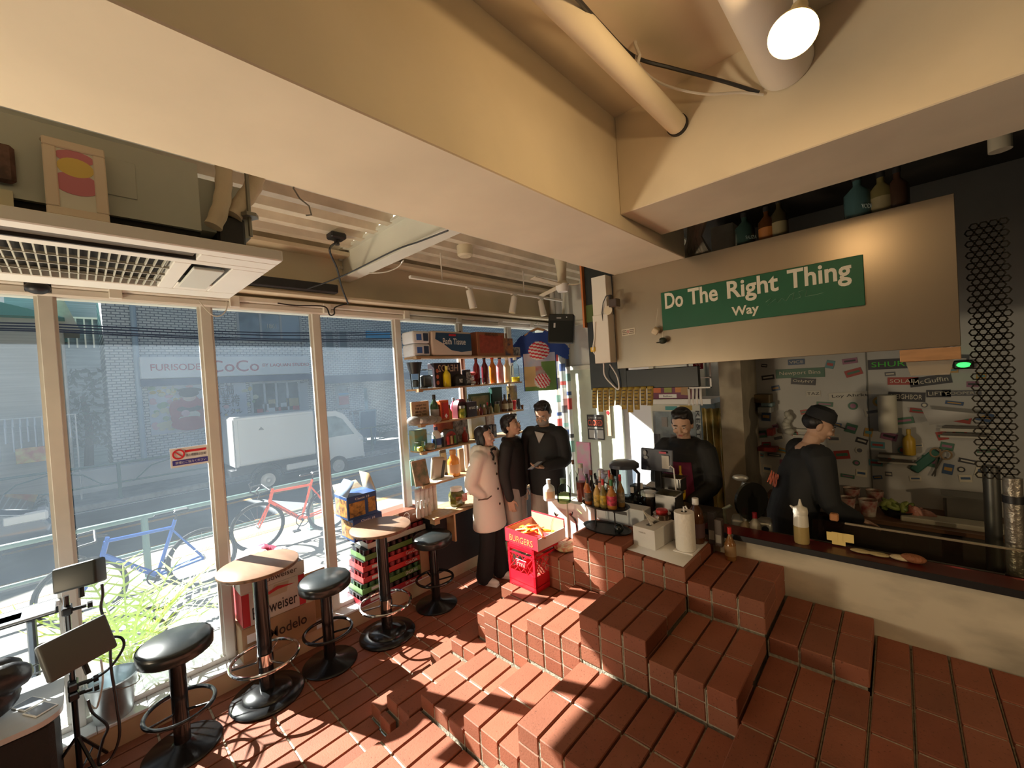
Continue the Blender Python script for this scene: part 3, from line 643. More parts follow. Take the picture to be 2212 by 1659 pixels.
# ---------------- plants just outside
pl = thing('palm_plant', 'bright yellow green feathery plant outside the glass behind the grey bucket', 'plant', (-4.25, .16, WALKZ))
g = G(); g.lathe([(.0, 0), (.13, 0), (.16, .26), (.14, .26), (.13, .22), (0, .22)], n=16); obj('pot', g, M('clay', (.3, .2, .15), .8), pl)
g = G()
for k in range(26):
    a = k*2.4; ln = .40+rnd.random()*.28; tip = Vector((math.cos(a)*ln*.75, math.sin(a)*ln, .30+ln*(1.0 if k % 2 else .5))); c0 = Vector((0, 0, .25)); mid = (c0+tip)/2+Vector((0, 0, .2))
    pts = [c0.lerp(mid, t).lerp(mid.lerp(tip, t), t) for t in [i/9 for i in range(10)]]
    g.tube(pts, [.006]*9+[.002], 4)
    for i in range(2, 10):
        t = (pts[i]-pts[i-1]).normalized(); sd_ = t.cross(Vector((0, 0, 1))).normalized()
        for s in (-1, 1):
            q = pts[i]+sd_*s*.13+t*.06+Vector((0, 0, .02)); w_ = t*.012; g.quad([pts[i]-w_, q, q+w_*.3, pts[i]+w_])
obj('fronds', g, M('lime_leaf', (.42, .55, .08), .5), pl)
ct = thing('cactus', 'upright green cactus outside the glass behind the snack cartons', 'cactus', (-3.98, 1.93, WALKZ))
g = G(); g.lathe([(0, 0), (.1, 0), (.12, .2), (0, .2)], n=14); obj('pot', g, M('clay', (.3, .2, .15), .8), ct)
g = G(); g.tube([(0, 0, .18), (0, 0, .6), (0, .01, 1.0), (0, .01, 1.12)], [.045, .055, .05, .02], 10); obj('stem', g, M('cactus_green', (.16, .28, .14), .6), ct)
# ================================================================ overhead
# pipes on the right-hand ceiling
def part(name, g, mats, root, ang=35):
    o = obj(name, g, mats, None, ang)
    bpy.context.view_layer.update(); mw = root.matrix_world if root.parent else root.matrix_basis
    o.data.transform(mw.inverted()); o.parent = root; return o
p = PY(1465, 272, 1.92)
g = G(); g.tube([(p.x, -1.2, p.z), (p.x, 1.915, p.z)], .042, 24); g.tube([(p.x, 1.90, p.z), (p.x, 1.93, p.z)], .046, 24, 1)
single('ceiling_pipe', 'long thin beige pipe under the ceiling, ending in the plaster beam', 'pipe', g, [PAINT, BLACK])
q = PY(1697, 140, 1.92)
g = G(); g.tube([(q.x, -1.2, q.z), (q.x, 1.915, q.z)], .090, 32); g.tube([(q.x, .55, q.z), (q.x, .60, q.z)], .095, 32); g.box(q.x-.105, q.x-.085, .56, .59, q.z-.02, q.z+.03)
single('ceiling_duct', 'wide white duct under the ceiling behind the lit spotlight', 'duct', g, PAINTW)
# spotlight
lp = PZ(1712, 75, 2.93); LPV = Vector(lp)
aim = (Vector((-.9, .9, .3))-LPV).normalized()
aim = Vector((CAM-LPV)).normalized()*.72+Vector((-.3, .1, -.9))*.45; aim.normalize()
X = Matrix.Translation(LPV) @ aim.to_track_quat('Z', 'Y').to_matrix().to_4x4() @ Matrix.Scale(.72, 4)
sp = thing('spotlight', 'lit ceiling spotlight with a cream reflector hood beside the wide duct', 'spotlight', (LPV.x, LPV.y, 3.31))
g = G(); g.lathe([(.0, -.20), (.03, -.20), (.035, -.12), (.05, -.10), (.075, -.03), (.082, 0), (.078, 0), (.07, -.03), (.045, -.09), (0, -.10)], n=32, X=X); part('hood', g, M('hood_cream', (.80, .70, .42), .35), sp)
g = G(); g.ell((0, 0, 0), (.034, .034, .03), n=20, X=None)
for v in g.b.verts: v.co = X @ (v.co+Vector((0, 0, -.04)))
part('bulb', g, M('bulb_glow', (1, .8, .4), .5, emit=(1, .78, .38), es=30), sp)
g = G(); bk = X @ Vector((0, 0, -.18)); g.tube([bk, (bk.x, bk.y, 3.24)], .012, 8); g.cyl((bk.x, bk.y, 3.24), (bk.x, bk.y, 3.31), .045, n=20); part('stem', g, PAINTW, sp)
ld = bpy.data.lights.new('spotlight_lamp', 'POINT'); ld.energy = 9; ld.color = (1, .66, .33); ld.shadow_soft_size = .04
lo = bpy.data.objects.new('spotlight_lamp', ld); COL.objects.link(lo); lo.location = X @ Vector((0, 0, .03))
# added fill lights without fixtures, behind the camera and in the kitchen
def lamp(loc, e, col=(1, .72, .42), r=.06):
    ld = bpy.data.lights.new('kitchen_fill', 'POINT'); ld.energy = e; ld.color = col; ld.shadow_soft_size = r
    o = bpy.data.objects.new('kitchen_fill', ld); COL.objects.link(o); o.location = loc; return o
sl2 = bpy.data.lights.new('wall_fill', 'SPOT'); sl2.energy = 55; sl2.color = (1, .74, .44); sl2.spot_size = .85; sl2.spot_blend = .5; sl2.shadow_soft_size = .05  # added fill spot out of frame, aimed at the low kitchen wall
so2 = bpy.data.objects.new('wall_fill', sl2); COL.objects.link(so2); so2.location = (2.5, .9, 1.6); so2.rotation_euler = (Vector((2.5, .9, 1.6))-Vector((.35, 2.78, .85))).to_track_quat('Z', 'Y').to_euler()
lamp((.3, 3.6, 1.98), .9, (1, .85, .62), .12)  # added fill light inside the kitchen, no lamp body
# cables
def cable(name, label, pts, r, mat, cat='cable', n=6, group=None):
    P = [Vector(p) for p in pts]; out = []
    for i in range(len(P)-1):
        a = P[max(i-1, 0)]; b_ = P[i]; c = P[i+1]; d = P[min(i+2, len(P)-1)]
        for k in range(6):
            t = k/6; out.append(.5*((2*b_)+(-a+c)*t+(2*a-5*b_+4*c-d)*t*t+(-a+3*b_-3*c+d)*t**3))
    out.append(P[-1]); g = G(); g.tube(out, r, n); return single(name, label, cat, g, mat, group=group)
GREYW = M('white_cable', (.62, .58, .50), .6)
cable('black_cable', 'black cable looping from the thin ceiling pipe to the duct by the spotlight', [PY(1215, -40, .9), PY(1300, 55, 1.25), PY(1370, 122, 1.55), PY(1455, 148, 1.7), PY(1560, 175, 1.84), PY(1640, 200, 1.905)], .007, BLACK)
cable('white_cable', 'white cable sagging from the pipe hook to the duct', [PY(1372, 120, 1.55), PY(1392, 155, 1.6), PY(1440, 185, 1.7), PY(1520, 203, 1.8), PY(1600, 200, 1.88), PY(1650, 205, 1.91)], .005, GREYW)
g = G(); h0 = PY(1372, 96, 1.55); g.tube([(h0.x, h0.y, 3.31), (h0.x, h0.y, h0.z), (h0.x+.015, h0.y, h0.z-.05), (h0.x, h0.y+.01, h0.z-.07)], .007, 6)
single('pipe_hanger', 'small white hook on the ceiling holding the two cables', 'hook', g, PAINTW)
# ---------------- cassette air conditioner
ac = thing('air_conditioner', 'white ceiling cassette air conditioner with dark slatted grille above the windows', 'air conditioner', (-2.34, -.02, 2.60))
ACW = M('ac_white', (.80, .79, .74), .4, var=.05, scale=3); ACG = M('ac_metal', (.50, .52, .46), .45, .1, var=.12, scale=2)
x0, x1, yr, yl = -2.79, -1.89, .634, -1.0
g = G(); F_ = lambda a, b_, c, d: g.box(a, b_, c, d, 2.60, 2.645, bev=.004)
gx0, gx1, gy0, gy1 = -2.64, -2.12, -.86, .30          # intake opening
F_(x0, gx0, yl, yr); F_(gx1, -2.06, yl, yr); F_(-1.96, x1, yl, yr); F_(gx0, gx1, gy1, .36); F_(gx0, gx1, .50, yr); F_(-2.06, -1.96, .36, yr); F_(gx0, gx1, yl, gy0); F_(-2.06, -1.96, yl, -.86)
F_(gx0, -2.50, .36, .50)
part('panel', g, ACW, ac)
g = G(); g.box(-2.06, -1.96, -.86, .36, 2.64, 2.66); g.box(-2.06, -2.05, -.86, .36, 2.6, 2.66); g.box(-2.50, gx1, .36, .50, 2.64, 2.66); part('vent_slot', g, M('ac_dark', (.035, .028, .022), .5), ac)
g = G(); g.box(-2.045, -1.985, -.85, .35, 2.612, 2.62, X=None); part('louvre', g, M('ac_louvre', (.10, .08, .06), .5), ac)
g = G(); g.box(-2.52, -2.14, .365, .475, 2.585, 2.597, bev=.003); part('flap', g, M('ac_flap', (.58, .60, .56), .4), ac)
g = G(); g.box(gx0, gx1, gy0, gy1, 2.69, 2.70, 1); g.box(gx0-.01, gx0, gy0, gy1, 2.645, 2.7, 1); g.box(gx1, gx1+.01, gy0, gy1, 2.645, 2.7, 1); g.box(gx0, gx1, gy1, gy1+.01, 2.645, 2.7, 1)
k = gy0
while k < gy1: g.box(gx0, gx1, k, k+.005, 2.602, 2.612); k += .027
for xx in (-2.51, -2.38, -2.25): g.box(xx-.004, xx+.004, gy0, gy1, 2.600, 2.61)
gr_ = part('grille', g, [M('grille_slat', (.50, .50, .42), .4), M('ac_dark', (.035, .028, .022), .5)], ac)
a = PX(425, 355, -1.98); b_ = PX(433, 512, -1.98)
g = G(); g.box(-2.72, -1.98, -1.1, a.y, 2.70, a.z); g.box(-2.70, -2.0, -1.1, a.y, 2.645, 2.70, 1); g.box(-1.985, -1.976, .06, .19, 2.77, 2.90, 0, .002); part('housing', g, [ACG, M('foam_dark', (.02, .02, .02), .9)], ac)
g = G(); c0 = PX(548, 520, -2.1); g.box(-2.68, -2.03, a.y+.004, c0.y-.03, 2.72, a.z-.03); g.box(-2.5, -2.02, a.y+.06, c0.y-.05, 2.645, 2.80, 1, .01); part('pipe_box', g, [ACG, BLACK], ac)
def hose(pts, r):
    g = G(); P = [Vector(p) for p in pts]; out = []
    for i in range(len(P)-1):
        for k in range(8): out.append(P[i].lerp(P[i+1], k/8))
    out.append(P[-1]); out = [(out[max(i-3, 0)]+out[i]+out[min(i+3, len(out)-1)])/3 for i in range(len(out))]
    g.tube(out, [r*(1+.05*math.sin(i*1.1)) for i in range(len(out))], 14); return g
part('hose', hose([PX(483, 350, -2.0), PX(484, 400, -2.0), PX(478, 450, -1.97), PX(458, 495, -1.97)], .030), M('hose_wrap', (.66, .56, .40), .7, bump=.4, scale=20), ac)
part('hose', hose([PX(556, 372, -2.06), PX(548, 405, -2.05), PX(520, 440, -2.03), PX(500, 472, -2.02)], .034), M('hose_wrap', (.66, .56, .40), .7, bump=.4, scale=20), ac)
g = G(); r0 = PX(532, 375, -2.0); g.tube([(r0.x, r0.y, 3.2), (r0.x, r0.y, 2.72)], .008, 6); g.cyl((r0.x, r0.y, 2.80), (r0.x, r0.y, 2.815), .035, n=6); part('hanger_rod', g, M('rod', (.25, .24, .2), .4, .6), ac)
# framed drawing leaning on the unit
fa, fb, fc = PX(95, 470, -1.90), PX(245, 492, -1.90), PX(240, 366, -1.93)
fp = thing('framed_drawing', 'pale framed drawing in pink and yellow standing on the air conditioner', 'picture', (-1.905, (fa.y+fb.y)/2, 2.647), rot=(0, -.10, 0))
W_, H_ = (fb.y-fa.y)*.92, .255
g = G(); g.box(-.02, .0, -W_/2, W_/2, 0, .028, bev=.003); g.box(-.02, .0, -W_/2, W_/2, H_-.028, H_, bev=.003); g.box(-.02, .0, -W_/2, -W_/2+.03, .028, H_-.028, bev=.003); g.box(-.02, .0, W_/2-.03, W_/2, .028, H_-.028, bev=.003); obj('frame', g, M('frame_cream', (.74, .62, .48), .5), fp)
g = G(); g.box(-.016, -.006, -W_/2+.028, W_/2-.028, .026, H_-.026)
for (y, z, ry, rz, mm) in ((.0, .17, .042, .032, 2), (0, .205, .045, .022, 1), (.0, .115, .055, .038, 1), (-.055, .24, .02, .012, 3), (.05, .165, .008, .014, 3)):
    g.b.verts.ensure_lookup_table(); n0 = len(g.b.verts); g.tube([(-.0055, y, z), (-.0045+.0002*mm, y, z)], 1, 22, mm); g.b.verts.ensure_lookup_table()
    for v in g.b.verts[n0:]: v.co = Vector((v.co.x, y+(v.co.y-y)*ry, z+(v.co.z-z)*rz))
obj('drawing', g, [M('drawing_paper', (.74, .72, .62), .7), M('drawing_pink', (.62, .22, .26), .8), M('drawing_yellow', (.75, .55, .15), .8), M('drawing_grey', (.30, .27, .22), .8)], fp)
g = G(); w0 = PX(12, 355, -1.97); g.box(-1.975, -1.955, w0.y-.12, w0.y+.02, w0.z-.06, w0.z+.06, bev=.01); g.box(-1.975, -1.965, w0.y-.12, w0.y+.01, w0.z-.19, w0.z-.08, 1)
single('wall_sticker', 'brown and cream picture sticker on the air conditioner at the left edge', 'sticker', g, [M('sticker_brown', (.16, .08, .06), .6, var=.6, scale=30), M('sticker_cream', (.62, .58, .42), .7)])
# ---------------- track lights
t0, t1 = PX(885, 598, -3.05), PX(1215, 645, -3.05); tz = t0.z
trk = thing('track_light', 'cream lighting track hung below the folded ceiling above the shelves', 'track light', (-3.05, t0.y, tz))
g = G(); g.box(-3.068, -3.032, t0.y, t1.y, tz-.012, tz+.012, bev=.002)
for yy in (t0.y+.35, t0.y+1.5): g.cyl((-3.05, yy, tz), (-3.05, yy, 3.24), .007, n=6)
part('track', g, PAINTW, trk)
for k, xx in enumerate((1013, 1110, 1168)):
    pc = PX(xx, [612, 634, 648][k], -3.05); yy = pc.y; zz = tz-.02
    d = Vector([(.08, .14, -.9), (-.1, -.18, -.9), (.15, .05, -.95)][k]).normalized(); pb = Vector((-3.05, yy, zz-.04))
    g = G(); g.cyl((-3.05, yy, zz+.01), pb, .010, n=8); g.box(-3.065, -3.035, yy-.04, yy+.04, zz-.002, zz+.015)
    g.tube([pb-d*.02, pb+d*.16], [.032, .038], 18); 
    g.tube([pb+d*.158, pb+d*.163], .030, 18, 1)
    o = single('spot_lamp', ['cream cylinder spotlight at the near end of the track', 'middle cream cylinder spotlight turned back on the track', 'short cream spotlight on the track nearest the black loudspeaker'][k], 'spotlight', g, [PAINTW, M('lamp_face', (.75, .66, .42), .3)])
sm = PZ(1004, 540, 3.20)
g = G(); g.lathe([(0, -.075), (.05, -.075), (.068, -.06), (.07, 0.02), (0, .02)], c=(sm.x, sm.y, 3.215), n=28); g.lathe([(0, -.002), (.012, 0)], c=(sm.x, sm.y, 3.138), n=10, m=1)
single('ceiling_sensor', 'round cream drum fitting under the ceiling beside the long beam', 'ceiling fitting', g, [M('aged_white', (.66, .58, .42), .5), M('lamp_face', (.75, .66, .42), .3)])
# ---------------- fan
fpz = PZ(1213, 588, 2.98); fl = Vector((fpz.x, fpz.y, 2.98))
fan = thing('ceiling_fan', 'aged white fan hanging from the ceiling above the black loudspeaker', 'fan', (fl.x, fl.y, 3.23))
g = G(); g.lathe([(0, 3.23), (.075, 3.23), (.075, 3.13), (.06, 3.10), (.045, 3.0), (.04, 2.90), (.06, 2.87), (0, 2.87)][::-1], c=(fl.x, fl.y, 0), n=24); part('motor', g, M('aged_white', (.66, .58, .42), .5), fan)
g = G(); g.lathe([(0, 2.80), (.045, 2.80), (.06, 2.83), (.06, 2.87), (0, 2.87)], c=(fl.x, fl.y, 0), n=24); part('hub_cap', g, WHITE, fan)
for k in range(3):
    a = .6+k*2.094; X = Matrix.Translation((fl.x, fl.y, 2.86)) @ Matrix.Rotation(a, 4, 'Z') @ Matrix.Rotation(.22, 4, 'X')
    g = G(); g.box(.05, .46, -.028, .028, -.004, .004, bev=.003, X=X); part('blade', g, M('aged_white', (.66, .58, .42), .5), fan)
# ---------------- black bar, outlet and wires
ba, bb_ = PX(525, 622, -3.38), PX(730, 642, -3.38)
g = G(); g.box(-3.44, -3.36, ba.y-.05, bb_.y, 2.835, 2.905, bev=.006); single('light_bar', 'long black bar fixed on the beam above the windows', 'light bar', g, BLACK)
oz = PZ(727, 515, 3.20); g = G(); g.box(oz.x-.05, oz.x+.05, oz.y-.06, oz.y+.06, 3.19, 3.238, bev=.01); g.cyl((oz.x, oz.y, 3.15), (oz.x, oz.y, 3.19), .02, n=10)
single('ceiling_outlet', 'black power outlet box on the folded ceiling with a dangling cable', 'outlet', g, BLACK)
cable('black_cable', 'thick black cable hanging from the ceiling outlet down to the window header', [(oz.x, oz.y, 3.17), PX(712, 540, -2.9), PX(728, 580, -3.1), PX(738, 620, -3.3), PX(752, 656, -3.46)], .008, BLACK)
cable('black_cable', 'thin black wire running up under the steel cross beam', [PX(664, 624, -3.36), PX(740, 596, -2.9), PX(850, 542, -2.35), PX(905, 522, -2.1), PX(968, 498, -1.86)], .005, BLACK)
cable('black_cable', 'black wires looped on clips along the window header', [PX(600, 655, -3.5), PX(640, 660, -3.5), PX(700, 662, -3.49), PX(712, 680, -3.49), PX(722, 678, -3.49), PX(724, 664, -3.49), PX(750, 656, -3.49)], .006, BLACK)
cable('white_cable', 'white string hanging in a loop across the window head', [PX(430, 650, -3.49), PX(445, 668, -3.5), PX(462, 682, -3.5), PX(480, 680, -3.5), PX(490, 666, -3.5), PX(489, 650, -3.5)], .004, GREYW)
cable('white_cable', 'white wire curving under the far side of the cross beam', [PX(798, 590, -3.2), PX(830, 588, -3.1), PX(858, 578, -3.0), PX(872, 562, -2.9)], .005, GREYW)
sh = PZ(648, 440, 3.12)
g = G(); g.tube([sh+Vector((.0, -.02, .11)), sh+Vector((0, -.03, .08)), sh+Vector((0, 0, .03)), sh+Vector((0, .05, 0)), sh+Vector((0, .06, -.05)), sh+Vector((0, .03, -.06))], .005, 6)
single('s_hook', 'bent metal hook hanging from the folded ceiling', 'hook', g, M('rod', (.25, .24, .2), .4, .6))
# camera dome at header
cdm = PX(82, 625, -3.45); g = G(); g.ell((cdm.x+.03, cdm.y, 2.70), (.045, .05, .035), n=16); g.box(cdm.x-.05, cdm.x+.0, cdm.y-.05, cdm.y+.05, 2.69, 2.74)
single('dome_camera', 'small black dome camera under the header at the left window post', 'camera', g, [BLACK])
# no smoking sign on the glass
ns = PX(412, 985, -3.595); g = G(); g.box(-3.599, -3.597, ns.y-.11, ns.y+.11, ns.z-.066, ns.z+.066)
nsg = single('window_sticker', 'white no smoking notice with red ring stuck on the second window', 'sticker', g, M('sticker_white', (.82, .84, .86), .5))
g = G(); g.tube([(-3.5955, ns.y-.065+.030*math.cos(a*.3142), ns.z+.022+.030*math.sin(a*.3142)) for a in range(20)], .005, 6, closed=True); g.tube([(-3.5955, ns.y-.087, ns.z+.044), (-3.5955, ns.y-.043, ns.z)], .004, 6); g.box(-3.597, -3.5955, ns.y-.03, ns.y+.09, ns.z+.03, ns.z+.045)
o = obj('red_ring', g, M('sign_red', (.7, .03, .05), .5), nsg)
g = G(); g.box(-3.597, -3.5955, ns.y-.1, ns.y+.1, ns.z-.052, ns.z-.018); obj('blue_band', g, M('sign_blue', (.06, .06, .35), .5), nsg)
text('禁煙にご協力ください', M('sticker_white', (.82, .84, .86)), nsg, (-3.595, ns.y, ns.z-.035), FX, .02, .0006, fit=(.17, .018)); text('路上喫煙禁止区域', KJ, nsg, (-3.595, ns.y+.03, ns.z+.008), FX, .02, .0006, fit=(.11, .018))
# ================================================================ stools and tables along the windows
VINYL = M('black_vinyl', (.018, .022, .022), .28, spec=.6); POLEB = M('black_pole', (.012, .013, .014), .22, .2, spec=.7)
TTOP = M('table_laminate', (.40, .24, .16), .28, var=.2, scale=3, stretch=(1, 5, 1))
EDGE = M('table_edge', (.20, .12, .07), .5, var=.6, scale=40)
def stool(loc, label):
    r = thing('bar_stool', label, 'stool', loc, 0, 'round black bar stools by the windows')
    g = G(); g.lathe([(0, .565), (.165, .565), (.178, .575), (.18, .62), (.176, .632), (.160, .648), (0, .655)], n=40); obj('seat', g, VINYL, r, 60)
    g = G(); g.lathe([(.174, .628), (.181, .630), (.177, .638)], n=40); obj('piping', g, VINYL, r)
    g = G(); g.cyl((0, 0, .03), (0, 0, .566), .040, n=28); obj('pole', g, POLEB, r)
    g = G(); g.lathe([(0, 0), (.187, 0), (.190, .008), (.180, .016), (.06, .036), (.045, .05), (0, .05)], n=48); obj('base', g, POLEB, r, 60)
    g = G(); g.tube([(.165*math.cos(a*math.pi/20), .165*math.sin(a*math.pi/20), .245) for a in range(40)], .0115, 10, closed=True); obj('foot_ring', g, POLEB, r)
    for k in range(3):
        a = .9+k*2.094; g = G(); g.tube([(.03*math.cos(a), .03*math.sin(a), .225), (.16*math.cos(a), .16*math.sin(a), .245)], .007, 8); obj('ring_spoke', g, POLEB, r)
    return r
def table(loc, label, sx=1):
    r = thing('bar_table', label, 'table', loc, 0, 'tall round bar tables by the windows')
    g = G(); g.lathe([(0, .876), (.236, .876), (.24, .88), (.24, .896), (.236, .90), (0, .90)], n=56, ms=[1, 1, 1, 0, 0]); obj('table_top', g, [TTOP, EDGE], r, 50)
    g = G(); g.cyl((0, 0, .03), (0, 0, .87), .044, n=28); obj('pole', g, POLEB, r)
    g = G(); g.lathe([(.0, .30), (.052, .30), (.052, .225), (0, .225)][::-1], n=28); obj('collar', g, CHROME, r)
    g = G(); g.lathe([(0, 0), (.219, 0), (.222, .012), (.213, .024), (.150, .03), (.140, .045), (.06, .062), (0, .062)], n=56); obj('base', g, POLEB, r, 50)
    g = G(); g.tube([(.200*math.cos(a*math.pi/22), .200*math.sin(a*math.pi/22), .265) for a in range(44)], .0115, 10, closed=True); obj('foot_ring', g, CHROME, r)
    for k in range(3):
        a = .35+k*2.094; g = G(); g.tube([(.045*math.cos(a), .045*math.sin(a), .25), (.195*math.cos(a), .195*math.sin(a), .265)], .007, 8); obj('ring_spoke', g, CHROME, r)
    return r
stool((-3.12, .315, 0), 'black bar stool nearest the left edge, beside the grey bucket')
stool((-3.165, 1.19, 0), 'black bar stool between the two tall round tables')
stool((-3.17, 2.165, 0), 'black bar stool in front of the black cabinet, far from the camera')
table((-3.175, .775, 0), 'tall round table in front of the beer cartons')
table((-3.13, 1.645, 0), 'tall round table in front of the stacked soda trays')
# ================================================================ cartons on the ledge
LZ = .15
def carton(nm, label, cat, loc, dx, dy, h, mats, rz=0, tape=None, group=None):
    r = thing(nm, label, cat, loc, rz, group)
    g = G(); g.box(-dx/2, dx/2, -dy/2, dy/2, 0, h, bev=.003); obj('box', g, mats, r); return r
KR = M('kraft', (.44, .28, .15), .8, var=.1, scale=6); RED = M('carton_red', (.55, .02, .03), .5); CW = M('carton_white', (.66, .63, .56), .6, var=.08, scale=9)
INK = M('black_ink', (.015, .015, .018), .6)
by0, by1 = .73, 1.13; xb = -3.555
# brown carton (bottom), red and white carton, thin carton on top
c = carton('beer_carton', 'brown beer carton at the bottom of the pile by the second post', 'carton', (xb, .95, LZ), .28, .50, .24, KR)
text('Modelo', M('ink_brown', (.05, .03, .02), .7), c, (.1415, .05, .13), FX, .1, .001, fit=(.26, .075), off=.001)
g = G(); g.box(.1405, .142, -.22, -.14, .13, .19); obj('address_label', g, WHITE, c)
c = carton('beer_carton', 'red and white beer carton in the middle of the pile by the second post', 'carton', (xb, .925, LZ+.241), .27, .42, .24, CW)
g = G(); g.box(-.13, .137, -.2115, -.2095, .005, .235); g.box(.1355, .137, -.2115, -.165, .005, .235); obj('red_panel', g, RED, c); g = G(); g.box(.1355, .137, .165, .21, .005, .235); obj('red_panel', g, RED, c)
text('Budweiser', INK, c, (.137, .0, .08), FX, .1, .001, fit=(.30, .085), off=.0006)
g = G(); g.prism([(-.13, .165), (.02, .215), (.14, .19), (.02, .19), (-.13, .15)], 'x', .1355, .1368); g.prism([(-.05, .15), (.0, .23), (.1, .225), (.08, .15)], 'x', .1352, .136, 1); obj('print', g, [RED, M('print_tan', (.5, .42, .3))], c)
c = carton('beer_carton', 'flat pale beer carton on top of the pile by the second post', 'carton', (xb, .925, LZ+.482), .27, .43, .10, CW)
text('Budweiser', M('ink_brown', (.05, .03, .02), .7), c, (.137, .04, .05), FX, .1, .001, fit=(.24, .04))
g = G(); g.box(-.14, .14, -.2, .2, .10, .104, X=T(z=.0)); obj('shrink_film', g, MG('film', (.9, .9, .92), .3), c)
bag = G()
for k in range(14): bag.ell((xb-.04+rnd.uniform(-.07, .07), .83+rnd.uniform(-.12, .2), .765+rnd.uniform(-.02, .05)), (.07, .09, .045), k % 2, 12, X=Euler((rnd.random(), rnd.random(), rnd.random())).to_matrix().to_4x4())
single('snack_bag', 'crumpled red and white plastic bags on top of the beer cartons', 'bag', bag, [M('bag_white', (.8, .78, .8), .35, bump=.8, scale=30), M('bag_red', (.55, .03, .08), .35, bump=.8, scale=30)])
# kraft carton with a light front between the posts
c = carton('cardboard_box', 'brown cardboard box standing behind the middle bar stool', 'carton', (-3.60, 1.265, LZ), .10, .17, .33, CARD)
g = G(); g.box(.0505, .052, -.075, .075, .02, .31); obj('front_panel', g, M('kraft_dark', (.34, .19, .08), .7), c)
g = G(); g.prism([(-.05, .33), (.05, .33), (.02, .40)], 'y', -.08, .085); obj('flap', g, CARD, c)
# soda trays: (y0, y1, z0, h, colour of the band, word)
CANR = M('can_red', (.35, .03, .04), .35, .3, var=.6, scale=60); CANG = M('can_green', (.06, .16, .05), .35, .3, var=.6, scale=60); CAND = M('can_dark', (.05, .02, .02), .35, .3, var=.5, scale=60); LID = M('can_lid', (.6, .6, .6), .3, .9)
BR = M('tray_red', (.60, .035, .03), .5); BG = M('tray_green', (.12, .24, .05), .5); BD = M('tray_cream', (.62, .60, .50), .5); BDR = M('tray_dark_red', (.33, .02, .03), .5)
trays = []
def tray(loc, dy, h, band, cans, word, wcol, label, seed, dx=.27):
    r = thing('soda_tray', label, 'tray of cans', loc, rnd.uniform(-.02, .02), 'trays of canned drinks stacked on the ledge')
    g = G(); bh = h*.52; g.box(-dx/2, dx/2, -dy/2, dy/2, 0, .006); g.box(dx/2-.003, dx/2, -dy/2, dy/2, 0, bh); g.box(-dx/2, -dx/2+.003, -dy/2, dy/2, 0, bh); g.box(-dx/2, dx/2, -dy/2, -dy/2+.003, 0, bh); g.box(-dx/2, dx/2, dy/2-.003, dy/2, 0, bh); obj('tray_wall', g, band, r)
    g = G(); n_ = int(dy/.066); rr = .031
    for i in range(n_):
        for j in (0, 3): g.lathe([(0, .007), (rr-.004, .007), (rr, .014), (rr, h-.02), (rr-.005, h-.006), (rr-.005, h-.003), (0, h-.004)], c=(-dx/2+.036+j*(dx-.072)/3, -dy/2+.035+i*.066, 0), n=12, ms=[0, 0, 0, 0, 1, 1])
        if i in (0, n_-1):
            for j in (1, 2): g.lathe([(0, .007), (rr-.004, .007), (rr, .014), (rr, h-.02), (rr-.005, h-.006), (rr-.005, h-.003), (0, h-.004)], c=(-dx/2+.036+j*(dx-.072)/3, -dy/2+.035+i*.066, 0), n=12, ms=[0, 0, 0, 0, 1, 1])
    tag(obj('cans', g, [cans, LID], r), kind='stuff')
    g = G(); g.box(-dx/2, dx/2, -dy/2, dy/2, h-.002, h); obj('film', g, MG('film', (.9, .9, .92), .3), r)
    if word:
        yy = dy*.22; text(word, wcol, r, (dx/2+.0006, yy, bh*.5), FX, .04, .0008, fit=(.13, bh*.62), off=.0004)
        g = G(); g.box(dx/2, dx/2+.0012, -dy*.38, -dy*.20, bh*.25, bh*.8); obj('bar_code_label', g, M('label_pale', (.6, .57, .5)), r)
    return r
th = .092; ty = 1.93; tx = -3.575
spec = [(.70, BDR, CAND, 'Dr Pepper', WHITE, 'lowest soda tray, dark red band, resting on the tiled ledge'),
        (.69, BG, CANG, 'GINGER ALE', WHITE, 'green banded ginger ale tray second from the bottom of the stack'),
        (.68, BR, CANR, 'Coca-Cola', WHITE, 'red banded cola tray under the topmost red one'),
        (.68, BR, CANR, 'Coca-Cola', WHITE, 'higher of the two red banded cola trays'),
        (.66, BG, CAND, None, WHITE, 'green banded tray on top of the cola trays'),
        (.60, BD, CANR, None, WHITE, 'pale topmost tray level with the round table top')]
for k, (dy, bd, cn, wd, wc, lb) in enumerate(spec): tray((tx+rnd.uniform(-.006, .006), ty+.01*k, LZ+k*(th+.001)), dy, th, bd, cn, wd, wc, lb, k)
BLU = M('snack_blue', (.02, .07, .22), .5); YEL = M('snack_print', (.60, .28, .06), .6, col2=(.12, .06, .03), scale=28)
z0 = LZ+4*(th+.001)
